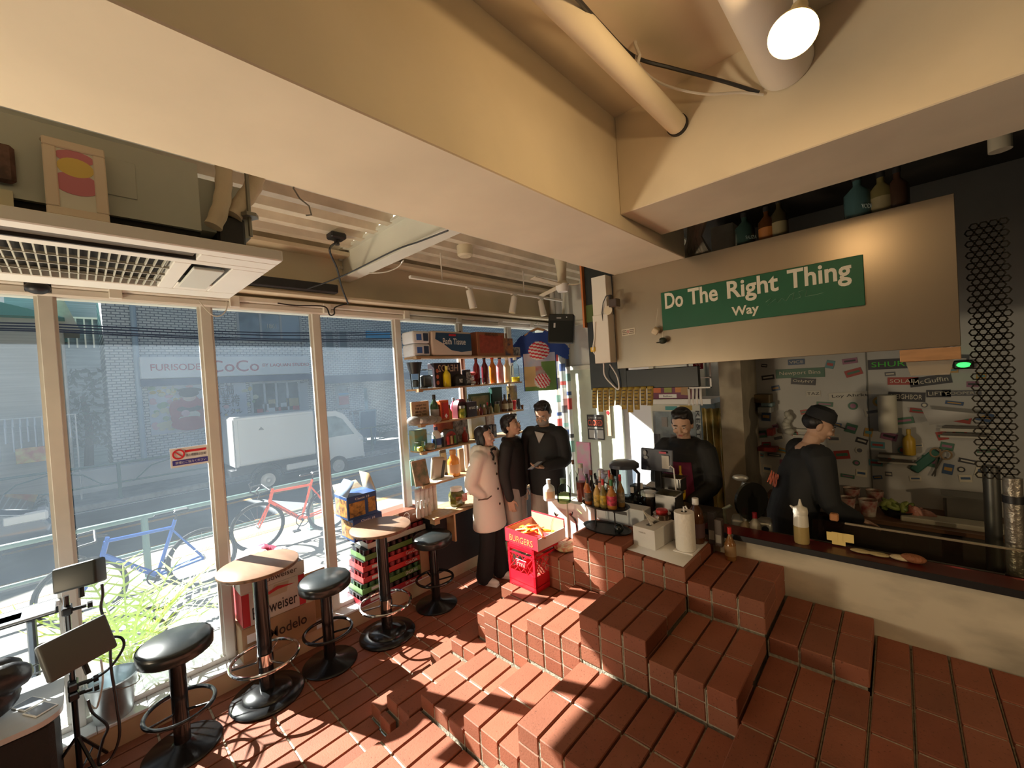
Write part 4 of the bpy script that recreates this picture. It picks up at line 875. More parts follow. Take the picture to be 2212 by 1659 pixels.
for k, (dz, yy, hh, lb) in enumerate(((0, 1.70, .20, 'lower blue snack carton with cracker pictures on the soda trays'), (.201, 1.66, .20, 'upper blue snack carton with its flaps open'))):
    if k == 0: zz = LZ+6*(th+.001)-.0
    zz = LZ+6*(th+.001)+dz
    c = carton('snack_carton', lb, 'carton', (tx+.0, yy, zz), .25, .27, hh, BLU)
    g = G(); g.box(.1255, .127, -.12, .0+.02*k, .02, hh*.72); g.box(.1255, .127, .03+.02*k, .12, .03, hh*.8); g.box(-.11, .11, -.1365, -.135, .02, hh-.03); obj('printed_panel', g, YEL, c)
    g = G(); g.box(.1258, .1272, -.12, .12, hh*.78, hh*.93); obj('title_band', g, BLU, c)
    text('Classic 18', WHITE, c, (.1275, .0, hh*.86), FX, .03, .0006, fit=(.13, .018))
    if k:
        g = G(); g.box(-.125, .125, -.14, -.137, hh, hh+.13, X=T(y=.0, rx=.0)); 
        g = G(); g.quad([(-.125, -.135, hh), (.125, -.135, hh), (.10, -.05, hh+.12), (-.10, -.05, hh+.12)]); g.quad([(-.125, .135, hh), (-.10, .10, hh+.16), (.09, .10, hh+.16), (.125, .135, hh)], 1); g.quad([(-.125, -.13, hh), (-.125, .13, hh), (-.21, .11, hh+.06), (-.21, -.11, hh+.06)], 1)
        o = obj('flap', g, [M('snack_blue_pale', (.30, .42, .62), .5), M('carton_inside', (.62, .45, .24), .8)], c); s_ = o.modifiers.new('s', 'SOLIDIFY'); s_.thickness = .003
c = carton('soda_carton', 'long brown root beer carton lying beside the open snack carton', 'carton', (tx-.02, 2.07, LZ+6*(th+.001)), .26, .40, .125, M('root_beer_brown', (.20, .07, .035), .5))
g = G(); g.box(.1305, .132, -.19, -.06, .0, .125); obj('cream_panel', g, M('carton_cream', (.62, .52, .36), .6), c)
g = G(); g.lathe([(.045, 0), (.052, .001), (.045, .002)], n=28, sx=1, sy=.7, X=T(x=.131, y=.02, z=.062, ry=math.pi/2)); obj('ring_print', g, WHITE, c)
text('A&W', WHITE, c, (.1318, .02, .062), FX, .05, .0008, fit=(.075, .035)); text('ROOT BEER', WHITE, c, (.1318, .135, .075), FX, .03, .0006, fit=(.09, .016))
# ================================================================ shelves against the windows
SX0, SX1, SYa, SYb = -3.55, -3.335, 2.235, 3.72
SZ = [2.305, 1.99, 1.652, 1.386, 1.06]
for k, z in enumerate(SZ):
    yb = SYb
    g = G(); g.box(SX0, SX1, SYa, yb, z-.018, z, bev=.002); g.box(SX1-.05, SX1+.003, SYa-.002, SYa+.05, z-.03, z+.001, 0)
    single('wall_shelf', ['topmost pine shelf board across the windows', 'second pine shelf board from the top, under the row of tall bottles', 'third pine shelf board, level with the T-shirt hem', 'fourth pine shelf board, behind the heads of the customers', 'lowest pine shelf board above the counter desk'][k], 'shelf', g, WOODT, group='pine shelf boards')
g = G()
g.box(-3.56, -3.545, SYa+.72, SYa+.75, .76, 2.6); g.box(-3.56, -3.545, SYb-.02, SYb, .76, 2.6)
single('shelf_upright', 'thin brown uprights that carry the window shelves', 'upright', g, M('upright_brown', (.25, .14, .09), .6, .2))
dk = thing('desk', 'wooden counter desk with black panelled front below the shelves', 'desk', (-3.3, 2.3, .16))
g = G(); g.box(-3.56, -3.22, 2.24, 3.9, .735, .76, bev=.003); part('desk_top', g, WOODT, dk)
g = G(); g.box(-3.40, -3.36, 2.30, 3.88, .16, .735); g.box(-3.55, -3.40, 2.30, 2.33, .16, .735); part('black_panel', g, M('black_board', (.012, .012, .014), .6), dk)
g = G(); g.box(-3.3, -3.22, 2.24, 2.30, .70, .735, 0, .002); part('bracket', g, M('pine_light', (.55, .38, .2), .6), dk)
g = G(); g.box(-3.4, -3.24, 2.48, 2.50, .46, .735); part('bracket', g, M('pine_light', (.55, .38, .2), .6), dk)
c = carton('cardboard_box', 'brown carton end sticking out beside the black desk panel', 'carton', (-3.50, 2.245, LZ), .13, .10, .38, CARD)
GL = MG('clear_glass', (.93, .97, .94), .15); GLG = M('green_glass', (.03, .07, .03), .08, spec=.8, coat=.6); PLC = MG('clear_plastic', (.9, .93, .95), .25, rough=.1)
CAPB = M('cap_black', (.02, .02, .02), .4); CAPW = M('cap_white', (.8, .8, .78), .4); CAPR = M('cap_red', (.55, .03, .03), .35); CAPG = M('cap_green', (.05, .2, .08), .4)
def cm(nm, c, r=.45, **k): return M(nm, c, r, **k)
def bottle(label, loc, r, h, body, cap=CAPB, lab=None, liq=None, shape='round', group=None, neck=.32, cat='bottle', name='bottle', ll=None, word=None, wcol=None):
    o = thing(name, label, cat, loc, 0, group); nr = r*neck
    if shape == 'long': pf = [(0, 0), (r*.92, 0), (r, .01), (r, h*.62), (nr, h*.78), (nr, h*.93), (0, h*.93)]
    elif shape == 'sauce': pf = [(0, 0), (r*.92, 0), (r, .008), (r, h*.50), (r*.75, h*.58), (nr, h*.74), (nr, h*.86), (0, h*.86)]
    elif shape == 'jug': pf = [(0, 0), (r*.9, 0), (r, .015), (r*.97, h*.45), (r, h*.55), (r*.75, h*.74), (nr, h*.84), (nr, h*.9), (0, h*.9)]
    else: pf = [(0, 0), (r*.9, 0), (r, .01), (r, h*.55), (r*.9, h*.64), (nr, h*.78), (nr, h*.88), (0, h*.88)]
    g = G(); g.lathe(pf, n=20, sx=1, sy=1 if shape != 'flat' else .6); obj('body', g, body, o, 50)
    ht = pf[-1][1]
    g = G(); g.lathe([(0, ht-.012), (nr*1.15, ht-.012), (nr*1.15, h), (0, h)], n=16); obj('cap', g, cap, o)
    if liq:
        g = G(); k = 0; q = [(0, .004)]+[(max(0, a-.003), b_) for a, b_ in pf[1:] if b_ < h*.5]+[(pf[3][0]*.93, h*(ll or .5)), (0, h*(ll or .5))]; g.lathe(q, n=16); obj('liquid', g, liq, o)
    if lab:
        g = G(); g.lathe([(r*1.012, h*.14), (r*1.012, h*.46)], n=20); obj('label', g, lab, o)
    if word:
        t_ = text(word, wcol or WHITE, o, (r*.75, -r*.75, h*.3), (math.pi/2, 0, math.pi/4), .03, .002, fit=(r*1.25, h*.09))
    return o
def onshelf(k, x0, x1, X=None, ysh=None):
    """span along the shelf between two picture columns -> centre y, width"""
    X = X if X is not None else (SX0+SX1)/2+.03
    yr = 740+60*k
    a, b_ = PX(x0, yr, X).y, PX(x1, yr, X).y; return X, (a+b_)/2, abs(b_-a)
def sbox(k, x0, x1, h, mats, label, name='box', cat='box', d=.12, X=None, front=None, word=None, wcol=None, wsize=None, lean=0, wz=.5):
    X, yc, w_ = onshelf(k, x0, x1, X); z = SZ[k] if k < 5 else .76
    o = thing(name, label, cat, (X, yc, z), rot=(0, lean, 0)); g = G(); g.box(-d/2, d/2, -w_/2, w_/2, 0, h, bev=.004); obj('body', g, mats, o)
    if front: g = G(); g.box(d/2, d/2+.0015, -w_*.42, w_*.42, h*.12, h*.88); obj('front_print', g, front, o)
    if word: text(word, wcol or WHITE, o, (d/2+.003, 0, h*wz), FX, .05, .001, fit=wsize or (w_*.7, h*.25))
    return o
def sbottle(k, xc, w_px, h, label, body, X=None, **kw):
    X, yc, w_ = onshelf(k, xc-w_px/2, xc+w_px/2, X); return bottle(label, (X, yc, SZ[k] if k < 5 else .76), w_/2, h, body, **kw)
# top shelf
TPW = M('tissue_wrap', (.72, .74, .78), .4, bump=.5, scale=25)
TISB = M('tissue_blue', (.02, .06, .13), .35, bump=.3, scale=20); TISC = M('tissue_cream', (.62, .52, .44), .45, bump=.4, scale=20)
for q, zz in enumerate((0, .125)):
    X_, yc, w_ = onshelf(0, 880, 916, -3.45); r = thing('paper_towel_pack', ['lower white and blue wrapped paper pack beside the fourth post', 'upper white and blue wrapped paper pack beside the fourth post'][q], 'paper pack', (X_, yc, SZ[0]+zz))
    g = G(); g.box(-.1, .1, -w_/2, w_/2, 0, .122, bev=.02, seg=3); obj('wrap', g, TPW, r, 60); g = G(); g.box(.1, .1015, -w_*.3, 0, .03, .09); g.box(.1, .1015, .02, w_*.4, .025, .1, 1); obj('print', g, [M('print_blue', (.05, .14, .45), .4), M('print_navy', (.03, .05, .1), .4)], r)
X_, yc, w_ = onshelf(0, 920, 1007, -3.44); r = thing('bath_tissue_pack', 'large navy and cream pack of bath tissue on the topmost shelf', 'tissue pack', (X_, yc, SZ[0]))
g = G(); g.box(-.1, .1, -w_/2, w_/2, 0, .255, bev=.025, seg=3); obj('wrap', g, TISC, r, 60)
g = G(); g.prism([(-w_*.40, .235), (w_*.47, .235), (w_*.47, .055), (w_*.2, .04), (-w_*.05, .06), (-w_*.25, .13), (-w_*.42, .17)], 'x', .1, .1015); lb_ = obj('navy_band', g, TISB, r)
text('Bath Tissue', WHITE, r, (.1025, .02, .150), FX, .05, .001, fit=(w_*.56, .062)); g = G(); g.box(.102, .1035, -.05, .04, .205, .225); obj('brand_patch', g, RED, r)
c = sbox(0, 1018, 1078, .265, M('box_red_brown', (.28, .10, .04), .7), 'reddish brown cardboard box on the topmost shelf', 'cardboard_box', 'carton', .2, X=-3.44, front=M('box_print', (.36, .06, .03), .7, var=.3, scale=20), word='MIXED NUTS', wcol=M('ink_brown', (.05, .03, .02)), wsize=(.2, .03), wz=.9)
sbox(0, 1080, 1099, .205, M('box_dark_multi', (.05, .04, .06), .4, col2=(.4, .15, .04), scale=20), 'small dark printed box beside the reddish brown carton', d=.14)
sbox(0, 1100, 1115, .105, M('box_dark_multi2', (.07, .07, .08), .4, col2=(.4, .4, .35), scale=30), 'tiny dark box at the right end of the topmost shelf', d=.12)
# second shelf
X_, yc, w_ = onshelf(1, 886, 905); r = thing('plastic_cup', 'tall clear cup with a black funnel rim on the second shelf', 'cup', (X_, yc, 1.99)); g = G(); g.lathe([(0, 0), (.038, 0), (.05, .16), (.048, .16), (.036, .004), (0, .004)], n=20); obj('cup', g, PLC, r); g = G(); g.lathe([(.05, .15), (.075, .26), (.07, .26), (.045, .15)], n=20); obj('funnel', g, BLACK, r); g = G(); g.box(-.03, .03, -.02, .02, .02, .09, bev=.01, X=T(rz=.4)); obj('contents', g, M('cup_contents', (.1, .1, .09), .6), r)
X_, yc, w_ = onshelf(1, 907, 929); r = thing('storage_jar', 'square clear container with dark contents on the second shelf', 'container', (X_, yc, 1.99)); g = G(); g.box(-.05, .05, -w_/2, w_/2, 0, .19, bev=.01); obj('jar', g, PLC, r); g = G(); g.box(-.04, .04, -w_*.4, w_*.4, .01, .13, bev=.01); obj('contents', g, M('cup_contents', (.1, .1, .09), .6, col2=(.25, .3, .2), scale=40), r)
c = sbox(1, 931, 988, .25, M('box_black', (.03, .015, .02), .4), 'black box with big cream letters behind the yellow soap bottle', d=.12, X=-3.47, word='HEAD2', wcol=M('cream_ink', (.65, .5, .38)), wsize=(.26, .07), wz=.78)
o = c.children[-1]
for v in o.data.vertices: v.co.x *= -1
o.data.flip_normals()
for q in range(3): g = G(); g.ell((.062, -.14, .05+q*.06), (.003, .018, .022), n=12); obj('face_print', g, M('print_orange', (.5, .14, .08)), c)
sbottle(1, 964, 14, .215, 'bottle of yellow dish soap on the second shelf', M('soap_yellow', (.75, .58, .02), .15, coat=.5), X=-3.39, cap=M('cap_yellow', (.7, .65, .2), .4), shape='round')
cp = thing('cap', 'black baseball cap with a white emblem on the second shelf', 'cap', (-3.40, onshelf(1, 975, 1000)[1], 1.99))
g = G(); g.lathe([(.085, 0), (.088, .05), (.07, .10), (.03, .125), (0, .13)], n=24); g.lathe([(0, 0), (.085, 0)], n=24); obj('crown', g, M('cap_cloth', (.02, .02, .022), .8), cp)
g = G(); g.prism([(.05, -.07), (.12, -.055), (.15, 0), (.12, .055), (.05, .07)], 'z', .0, .010, X=T(rz=-.5)); obj('brim', g, M('cap_cloth', (.02, .02, .022), .8), cp); text('NY', WHITE, cp, (.080, -.03, .055), (math.pi/2-.2, 0, math.pi/2-.3), .04, .004, fit=(.035, .04))
sbox(1, 1001, 1012, .17, M('box_black', (.03, .015, .02), .4), 'slim black carton with a white bottle picture beside the baseball cap', d=.07, front=M('print_pale', (.5, .5, .48), .5, col2=(.05, .05, .05), scale=50))
g = G()
for q in range(6): g.ell((rnd.uniform(-.03, .03), rnd.uniform(-.03, .03), .03+.02*q), (.04, .04, .022), q % 2, 10)
single('cloth_bundle', 'small crumpled red and white bundle on the second shelf', 'cloth', g, [M('bag_white', (.8, .78, .8), .35), M('cloth_red', (.6, .1, .1), .7)], (-3.42, onshelf(1, 1012, 1022)[1], 1.985))
for (xc, body, liq, lb, cp_) in ((1029, M('liq_ruby', (.22, .01, .015), .1, coat=.6), None, 'tall dark red bottle, leftmost of the tall bottle row', CAPB), (1047, M('liq_ruby2', (.13, .01, .015), .1, coat=.6), None, 'tall darkest red bottle, second of the tall bottle row', CAPB),
    (1064, M('liq_amber', (.72, .15, .02), .1, coat=.6, col2=(.45, .22, .03), scale=3), None, 'tall orange bottle in the row on the second shelf', CAPR), (1080, M('liq_frost', (.72, .60, .62), .2, coat=.4, col2=(.65, .02, .05), scale=3), None, 'tall red and frosted bottle in the row on the second shelf', CAPB),
    (1095, M('liq_straw', (.72, .60, .35), .2, coat=.4), None, 'tall pale straw coloured bottle in the row on the second shelf', CAPW)):
    sbottle(1, xc, 11, .315 if xc < 1090 else .30, lb, body, cap=cp_, shape='long', neck=.42)
sbottle(1, 1113, 12, .30, 'tall clear bottle with yellow bottom, rightmost of the tall bottle row', GL, cap=CAPW, shape='long', neck=.4, liq=M('liq_yellow', (.8, .65, .05), .2), ll=.2)
for q in range(3): X_, yc, w_ = onshelf(1, 1031+q*7, 1037+q*7, -3.36); g = G(); g.lathe([(0, 0), (.018, 0), (.024, .07), (.022, .07), (.016, .004), (0, .004)], n=16); single('shot_glass', 'small clear shot glass in front of the dark red bottles', 'glass', g, GL, (X_, yc, 1.99), group='shot glasses on the second shelf')
# third shelf
c = sbox(2, 886, 924, .215, M('sign_tan', (.50, .33, .20), .7), 'tan sign card reading I WENT TO THE STORE on the third shelf', 'sign_card', 'sign', .03, X=-3.44)
for q, wd in enumerate(('I WENT TO', 'THE STORE', 'AND ALL I GOT', 'WAS THIS')): text(wd, INK, c, (.0165, 0, .175-q*.030), FX, .02, .001, fit=(.13, .019))
g = G(); 
for q in range(9): g.tube([(.017, 0, .0), (.017, -.06+q*.015, .05-.01*abs(q-4))], .004, 5)
obj('leaf_print', g, M('ink_blue', (.05, .08, .1)), c)
g = G()
for q in range(7): g.ell((rnd.uniform(-.05, .05), -.12+q*.04, .035-.002*q), (.07, .05, .045-.003*q), 0, 14, X=Euler((rnd.random(), 0, rnd.random())).to_matrix().to_4x4())
g.ell((.05, -.06, .03), (.03, .04, .025), 1); g.ell((.06, .04, .02), (.015, .02, .03), 2)
single('plastic_bag', 'grey see-through bag slumped in front of the tan sign card', 'bag', g, [M('bag_grey', (.28, .26, .24), .3, bump=.8, scale=18), WHITE, M('bag_mark', (.4, .2, .08))], (-3.40, onshelf(2, 885, 935)[1], 1.652))
sbottle(2, 937, 16, .27, 'dark green liquor bottle on the third shelf', GLG, shape='round', lab=M('label_grey', (.3, .3, .28)), neck=.35)
c = sbox(2, 946, 964, .205, M('tin_orange', (.60, .12, .03), .4), 'orange pepper sauce box on the third shelf', d=.07, X=-3.40, front=M('tin_red', (.5, .03, .02), .4)); text('TABASCO', M('ink_green', (.02, .06, .03)), c, (.037, -.028, .10), (math.pi/2, -math.pi/2, math.pi/2), .02, .001, fit=(.17, .018)); g = G(); g.prism([(.01, .02), (.03, .045), (.01, .07), (-.01, .045)], 'x', .0365, .0375); obj('diamond', g, WHITE, c)
sbottle(2, 969, 9, .15, 'small amber bottle leaning by the orange sauce box', M('liq_gold', (.5, .3, .08), .2), cap=CAPG, shape='sauce')
sbottle(2, 979, 14, .22, 'pink cleaner bottle with pale blue cap on the third shelf', M('pink_plastic', (.75, .18, .32), .3), X=-3.47, cap=M('cap_pale_blue', (.4, .6, .8), .4), shape='round')
def roundcase(k, x0, x1, h, m1, m2, label):
    X_, yc, w_ = onshelf(k, x0, x1, -3.40); r = thing('gift_set', label, 'gift set', (X_, yc, SZ[k])); n_ = 18
    pr_ = [(-w_/2, 0), (w_/2, 0)]+[(w_/2*math.cos(a*math.pi/n_), h*.45+h*.55*math.sin(a*math.pi/n_)) for a in range(n_+1)]
    g = G(); g.prism(pr_, 'x', -.04, .04); obj('case', g, m1, r); g = G(); g.prism([(a*.8, .01+b_*.82) for a, b_ in pr_], 'x', .04, .0415); obj('insert', g, m2, r)
    for q in range(3): g = G(); g.cyl((.045, -w_*.25+q*w_*.25, .02), (.045, -w_*.25+q*w_*.25, h*.6), w_*.09, w_*.07, n=12); obj('small_bottle', g, [M('mini_red', (.5, .03, .03), .3), M('mini_tan', (.5, .4, .2), .3), M('mini_green', (.08, .2, .05), .3)][q], r)
roundcase(2, 981, 1004, .20, M('maroon_case', (.14, .02, .03), .4), M('case_insert', (.05, .02, .02), .5), 'maroon arched gift set holding small bottles on the third shelf')
sbottle(2, 995, 13, .13, 'yellow green can standing before the maroon gift set', M('can_lime', (.45, .42, .06), .3, .2, col2=(.1, .2, .02), scale=30), X=-3.36, cap=LID, neck=.8)
c = sbox(2, 1002, 1024, .16, M('box_black', (.03, .015, .02), .4), 'black six-pack style sauce case with a carry handle on the third shelf', 'sauce_case', 'case', .08, X=-3.37, word='HOT SAUCE', wsize=(.09, .025), wz=.6)
g = G(); g.tube([(0, -.03, .15), (0, -.02, .19), (0, .02, .19), (0, .03, .15)], .006, 6); obj('handle', g, BLACK, c)
for q, (xc, hh, cc) in enumerate(((1030, .10, (.25, .12, .05)), (1037, .12, (.20, .03, .03)), (1045, .11, (.25, .16, .08)), (1052, .13, (.10, .06, .03)), (1059, .12, (.28, .26, .14)))):
    sbottle(2, xc, 7, hh, ['tiny brown bottle right of the sauce case', 'tiny red bottle, second right of the sauce case', 'tiny tan bottle in the little row', 'tiny dark bottle in the little row', 'tiny pale green bottle at the end of the little row'][q], M('mini%d' % q, cc, .25), X=-3.37, shape='sauce', cap=[CAPW, CAPB, CAPW, CAPR, CAPB][q])
c = sbox(2, 1012, 1058, .235, M('green_print_frame', (.05, .10, .04), .5), 'dark green picture board behind the small bottles on the third shelf', 'picture_board', 'picture', .02, X=-3.51, front=M('green_print', (.05, .14, .05), .5, col2=(.35, .3, .15), scale=9))
sbox(2, 1060, 1082, .29, M('box_deep_green', (.02, .08, .06), .4), 'deep green carton standing upright at the back of the third shelf', d=.06, X=-3.50)
c = bottle('glass jar with olive label on the third shelf', (-3.38, onshelf(2, 1067, 1077, -3.38)[1], 1.652), .034, .13, M('jar_olive', (.25, .24, .10), .25), cap=CAPB, neck=.85, cat='jar', name='jar', shape='sauce')
for q, xc in enumerate((1090, 1100)): sbottle(2, xc, 10, .20, ['brown sauce bottle, left of the pair at the right end of the third shelf', 'brown sauce bottle, right of the pair at the right end of the third shelf'][q], M('sauce_brown', (.12, .06, .03), .2, coat=.5), X=-3.39, shape='sauce', lab=M('label_cream', (.5, .42, .28)), cap=CAPB)
sbox(2, 1098, 1115, .29, M('gold_zigzag', (.42, .30, .10), .3, .4, col2=(.12, .09, .05), scale=12), 'gold patterned tall box at the right end of the third shelf', d=.05, X=-3.49)
g = G(); g.lathe([(0, 0), (.022, 0), (.034, .11), (.032, .11), (.02, .004), (0, .004)], n=16); single('paper_cup', 'red paper cup at the right end of the third shelf', 'cup', g, RED, (-3.40, onshelf(2, 1104, 1110)[1], 1.652))
g = G(); g.lathe([(0, 0), (.018, 0), (.03, .05), (.02, .10), (.026, .13), (0, .13)], n=16); single('vase', 'small dark vase near the end of the third shelf', 'vase', g, M('vase_dark', (.06, .09, .12), .3), (-3.38, onshelf(2, 1112, 1118)[1], 1.652))
g = G(); g.lathe([(0, 0), (.012, 0), (.018, .05), (0, .05)], n=12); single('egg_cup', 'tiny brown wooden cup at the very end of the third shelf', 'cup', g, M('cup_wood', (.25, .12, .06)), (-3.37, onshelf(2, 1119, 1124)[1], 1.652))
# fourth shelf
sbox(3, 888, 915, .20, M('teal_box', (.10, .35, .32), .4, col2=(.35, .3, .12), scale=10), 'teal and yellow printed box at the near end of the fourth shelf', d=.1, X=-3.48)
X_, yc, w_ = onshelf(3, 896, 912, -3.37); g = G(); g.box(-.04, .04, -w_/2, w_/2, 0, .10, bev=.008); g.box(-.03, .03, -w_*.3, w_*.3, .005, .05, 1, .01)
single('plastic_tub', 'clear tub with yellow contents on the fourth shelf', 'tub', g, [PLC, M('tub_yellow', (.6, .5, .08))], (X_, yc, 1.386))
X_, yc, w_ = onshelf(3, 911, 938, -3.38); r = thing('glass_jar', 'round glass jar with a glass lid on the fourth shelf', 'jar', (X_, yc, 1.386)); g = G(); g.lathe([(0, 0), (.05, 0), (.07, .02), (.075, .07), (.06, .12), (.055, .13)], n=28); obj('jar', g, GL, r); g = G(); g.lathe([(.06, .13), (.05, .145), (.015, .155), (.02, .17), (0, .178)], n=24); obj('lid', g, GL, r); g = G(); g.lathe([(0, .005), (.045, .005), (.06, .03), (.05, .06), (0, .07)], n=14); obj('contents', g, M('jar_contents', (.35, .30, .2), .7, var=.5, scale=40), r)
sbottle(3, 941, 17, .21, 'white cleaner bottle with blue label on the fourth shelf', M('white_plastic', (.72, .72, .70), .35), cap=M('cap_navy', (.04, .05, .15), .4), lab=M('label_blue', (.05, .1, .3)), shape='jug')
sbox(3, 939, 978, .245, M('red_picture', (.30, .03, .02), .4, col2=(.45, .12, .04), scale=9), 'dark red picture box at the back of the fourth shelf', 'picture_box', d=.05, X=-3.50)
roundcase(3, 952, 982, .17, M('clear_case', (.12, .12, .11), .2), M('case_insert2', (.06, .05, .05), .4, col2=(.5, .05, .04), scale=12), 'arched clear gift pack of small bottles on the fourth shelf')
sbox(3, 979, 1010, .26, M('newsprint', (.45, .42, .38), .6, col2=(.05, .04, .04), scale=22), 'black and white comic style box leaning on the fourth shelf', d=.04, X=-3.47, lean=-.08)
sbottle(3, 1003, 10, .16, 'red capped sauce bottle beside the woman head on the fourth shelf', M('sauce_red', (.35, .03, .02), .2), cap=M('cap_pink', (.6, .2, .2)), shape='sauce')
sbox(3, 1016, 1048, .27, M('yellow_card', (.62, .58, .30), .5, col2=(.7, .7, .65), scale=7), 'pale yellow pack behind the woman head on the fourth shelf', d=.05, X=-3.50)
sbox(3, 1048, 1066, .25, M('pale_pack', (.55, .48, .40), .5, col2=(.25, .1, .08), scale=14), 'cream pack between the two dark haired heads', d=.05, X=-3.49)
for q in range(3): sbox(3, 1042+q*9, 1050+q*9, .14, M('box_black', (.03, .015, .02), .4), ['small black box at the left of three behind the customers', 'small black box at the middle of three behind the customers', 'small black box at the right of three behind the customers'][q], d=.07, X=-3.38, front=M('print_brown', (.2, .12, .08), .5, col2=(.02, .02, .02), scale=30))
g = G(); g.lathe([(0, 0), (.02, 0), (.012, .02), (.014, .06), (.008, .09), (.012, .10), (0, .12)], n=12); g.tube([(0, 0, .085), (.0, .025, .12)], .004, 5); single('statuette', 'small dark standing figurine at the far end of the fourth shelf', 'figurine', g, M('bronze', (.04, .04, .035), .4, .4), (-3.38, onshelf(3, 1113, 1122)[1], 1.386))
# lowest shelf
c = sbox(4, 893, 924, .245, M('book_cover', (.40, .26, .17), .5, col2=(.12, .14, .08), scale=14), 'paperback picture book with brown cover leaning on the lowest shelf', 'book', 'book', .025, X=-3.38, lean=-.22)
sbox(4, 884, 892, .25, M('teal_sheet', (.25, .48, .45), .5), 'thin teal board standing at the near end of the lowest shelf', 'board', 'board', .02, X=-3.45)
X_, yc, w_ = onshelf(4, 926, 955, -3.43); r = thing('snack_bag', 'beige printed bag with a black zigzag band on the lowest shelf', 'bag', (X_, yc, 1.06)); g = G(); g.box(-.03, .03, -w_*.5, w_*.5, 0, .23, bev=.028, seg=3, X=T(rx=-.15)); obj('bag', g, M('bag_beige', (.50, .44, .34), .6, bump=.4), r, 60); g = G(); g.box(.03, .032, w_*.1, w_*.32, .02, .2, X=T(rx=-.25)); obj('band', g, M('band_black', (.05, .05, .045), .6), r)
sbox(4, 952, 966, .27, M('frame_dark', (.10, .09, .07), .5), 'dark framed card leaning at the back of the lowest shelf', 'framed_card', 'picture', .02, X=-3.50, lean=-.1, front=M('print_olive', (.35, .33, .22), .6))
sbottle(4, 978, 22, .27, 'bottle of orange drink on the lowest shelf', M('liq_orange', (.80, .30, .06), .12, coat=.5), cap=M('cap_orange', (.6, .3, .1)), neck=.45, lab=M('label_peach', (.7, .38, .2)), shape='round')
sbox(4, 990, 1000, .25, M('frame_tan', (.42, .26, .14), .5), 'narrow tan carton right of the orange drink', d=.04, X=-3.49)
g = G()
for q in range(4): g.box(-.07, .07, -.12+.01*q, .10, .004*q, .004*q+.003, X=T(rz=.1*q))
single('paper_stack', 'loose papers lying on the lowest shelf', 'papers', g, M('paper', (.75, .73, .68), .7), (-3.40, onshelf(4, 930, 968)[1], 1.061))
# desk
for q in range(5):
    yy = onshelf(5, 897+q*9, 905+q*9, -3.46)[1]; r = thing('paper_tube', 'tall white printed tube in the row on the wooden desk', 'tube', (-3.47, yy, .76), 0, 'white tubes in a row on the desk'); g = G(); g.lathe([(0, 0), (.028, 0), (.028, .25), (0, .25)], n=16); obj('tube', g, M('tube_white', (.66, .62, .57), .5, var=.15, scale=30), r); g = G(); g.lathe([(.0285, .225), (.0285, .25)], n=16); obj('band', g, M('tube_band', (.5, .42, .4)), r)
for q in range(4):
    yy = onshelf(5, 899+q*8, 907+q*8, -3.35)[1]; bottle('small clear bottle in front of the white tubes on the desk', (-3.38, yy, .76), .021, .16, M('mini_clear', (.62, .58, .50), .2), cap=CAPW, group='small bottles in front of the tubes', shape='sauce')
g = G()
for q in range(5): g.box(-.04, .04, -.03, .03, .002*q, .002*q+.0015, X=T(x=.03*q, y=.05*q, rz=.5*q, z=.001))
single('note_papers', 'small loose cards on the desk beside the tubes', 'papers', g, M('kraft_paper', (.5, .38, .24), .7), (-3.36, 2.50, .761))
r = thing('pickle_jar', 'big jar of green pickles with a red label on the wooden desk', 'jar', (-3.36, onshelf(5, 972, 1003, -3.36)[1]-.02, .76)); g = G(); g.lathe([(0, 0), (.07, 0), (.085, .03), (.085, .12), (.06, .165), (0, .165)], n=8); obj('jar', g, M('pickle_green', (.14, .13, .02), .12, coat=.7, var=.5, scale=30), r); g = G(); g.lathe([(0, .16), (.062, .16), (.062, .19), (0, .19)], n=20); obj('lid', g, CAPW, r); g = G(); g.box(.078, .082, .0, .07, .05, .13); obj('label', g, M('label_red_white', (.6, .45, .4), .5, col2=(.5, .03, .03), scale=20), r)
# ---------------- T-shirt on a hanger at the end of the shelves
th_ = thing('t_shirt', 'blue printed T-shirt hanging on a wooden hanger beside the shelves', 'T-shirt', (-3.24, 3.96, 2.60))
def shirt(u, v): return 0
g = G(); W2 = lambda t: .215+.005*math.sin(t*9)
outl = [(-.215, 0), (-.215, .44), (-.36, .36), (-.385, .50), (-.23, .685), (-.09, .74), (-.05, .715), (.05, .715), (.09, .74), (.23, .685), (.385, .50), (.36, .36), (.215, .44), (.215, 0)]
import mathutils
from mathutils.geometry import tessellate_polygon
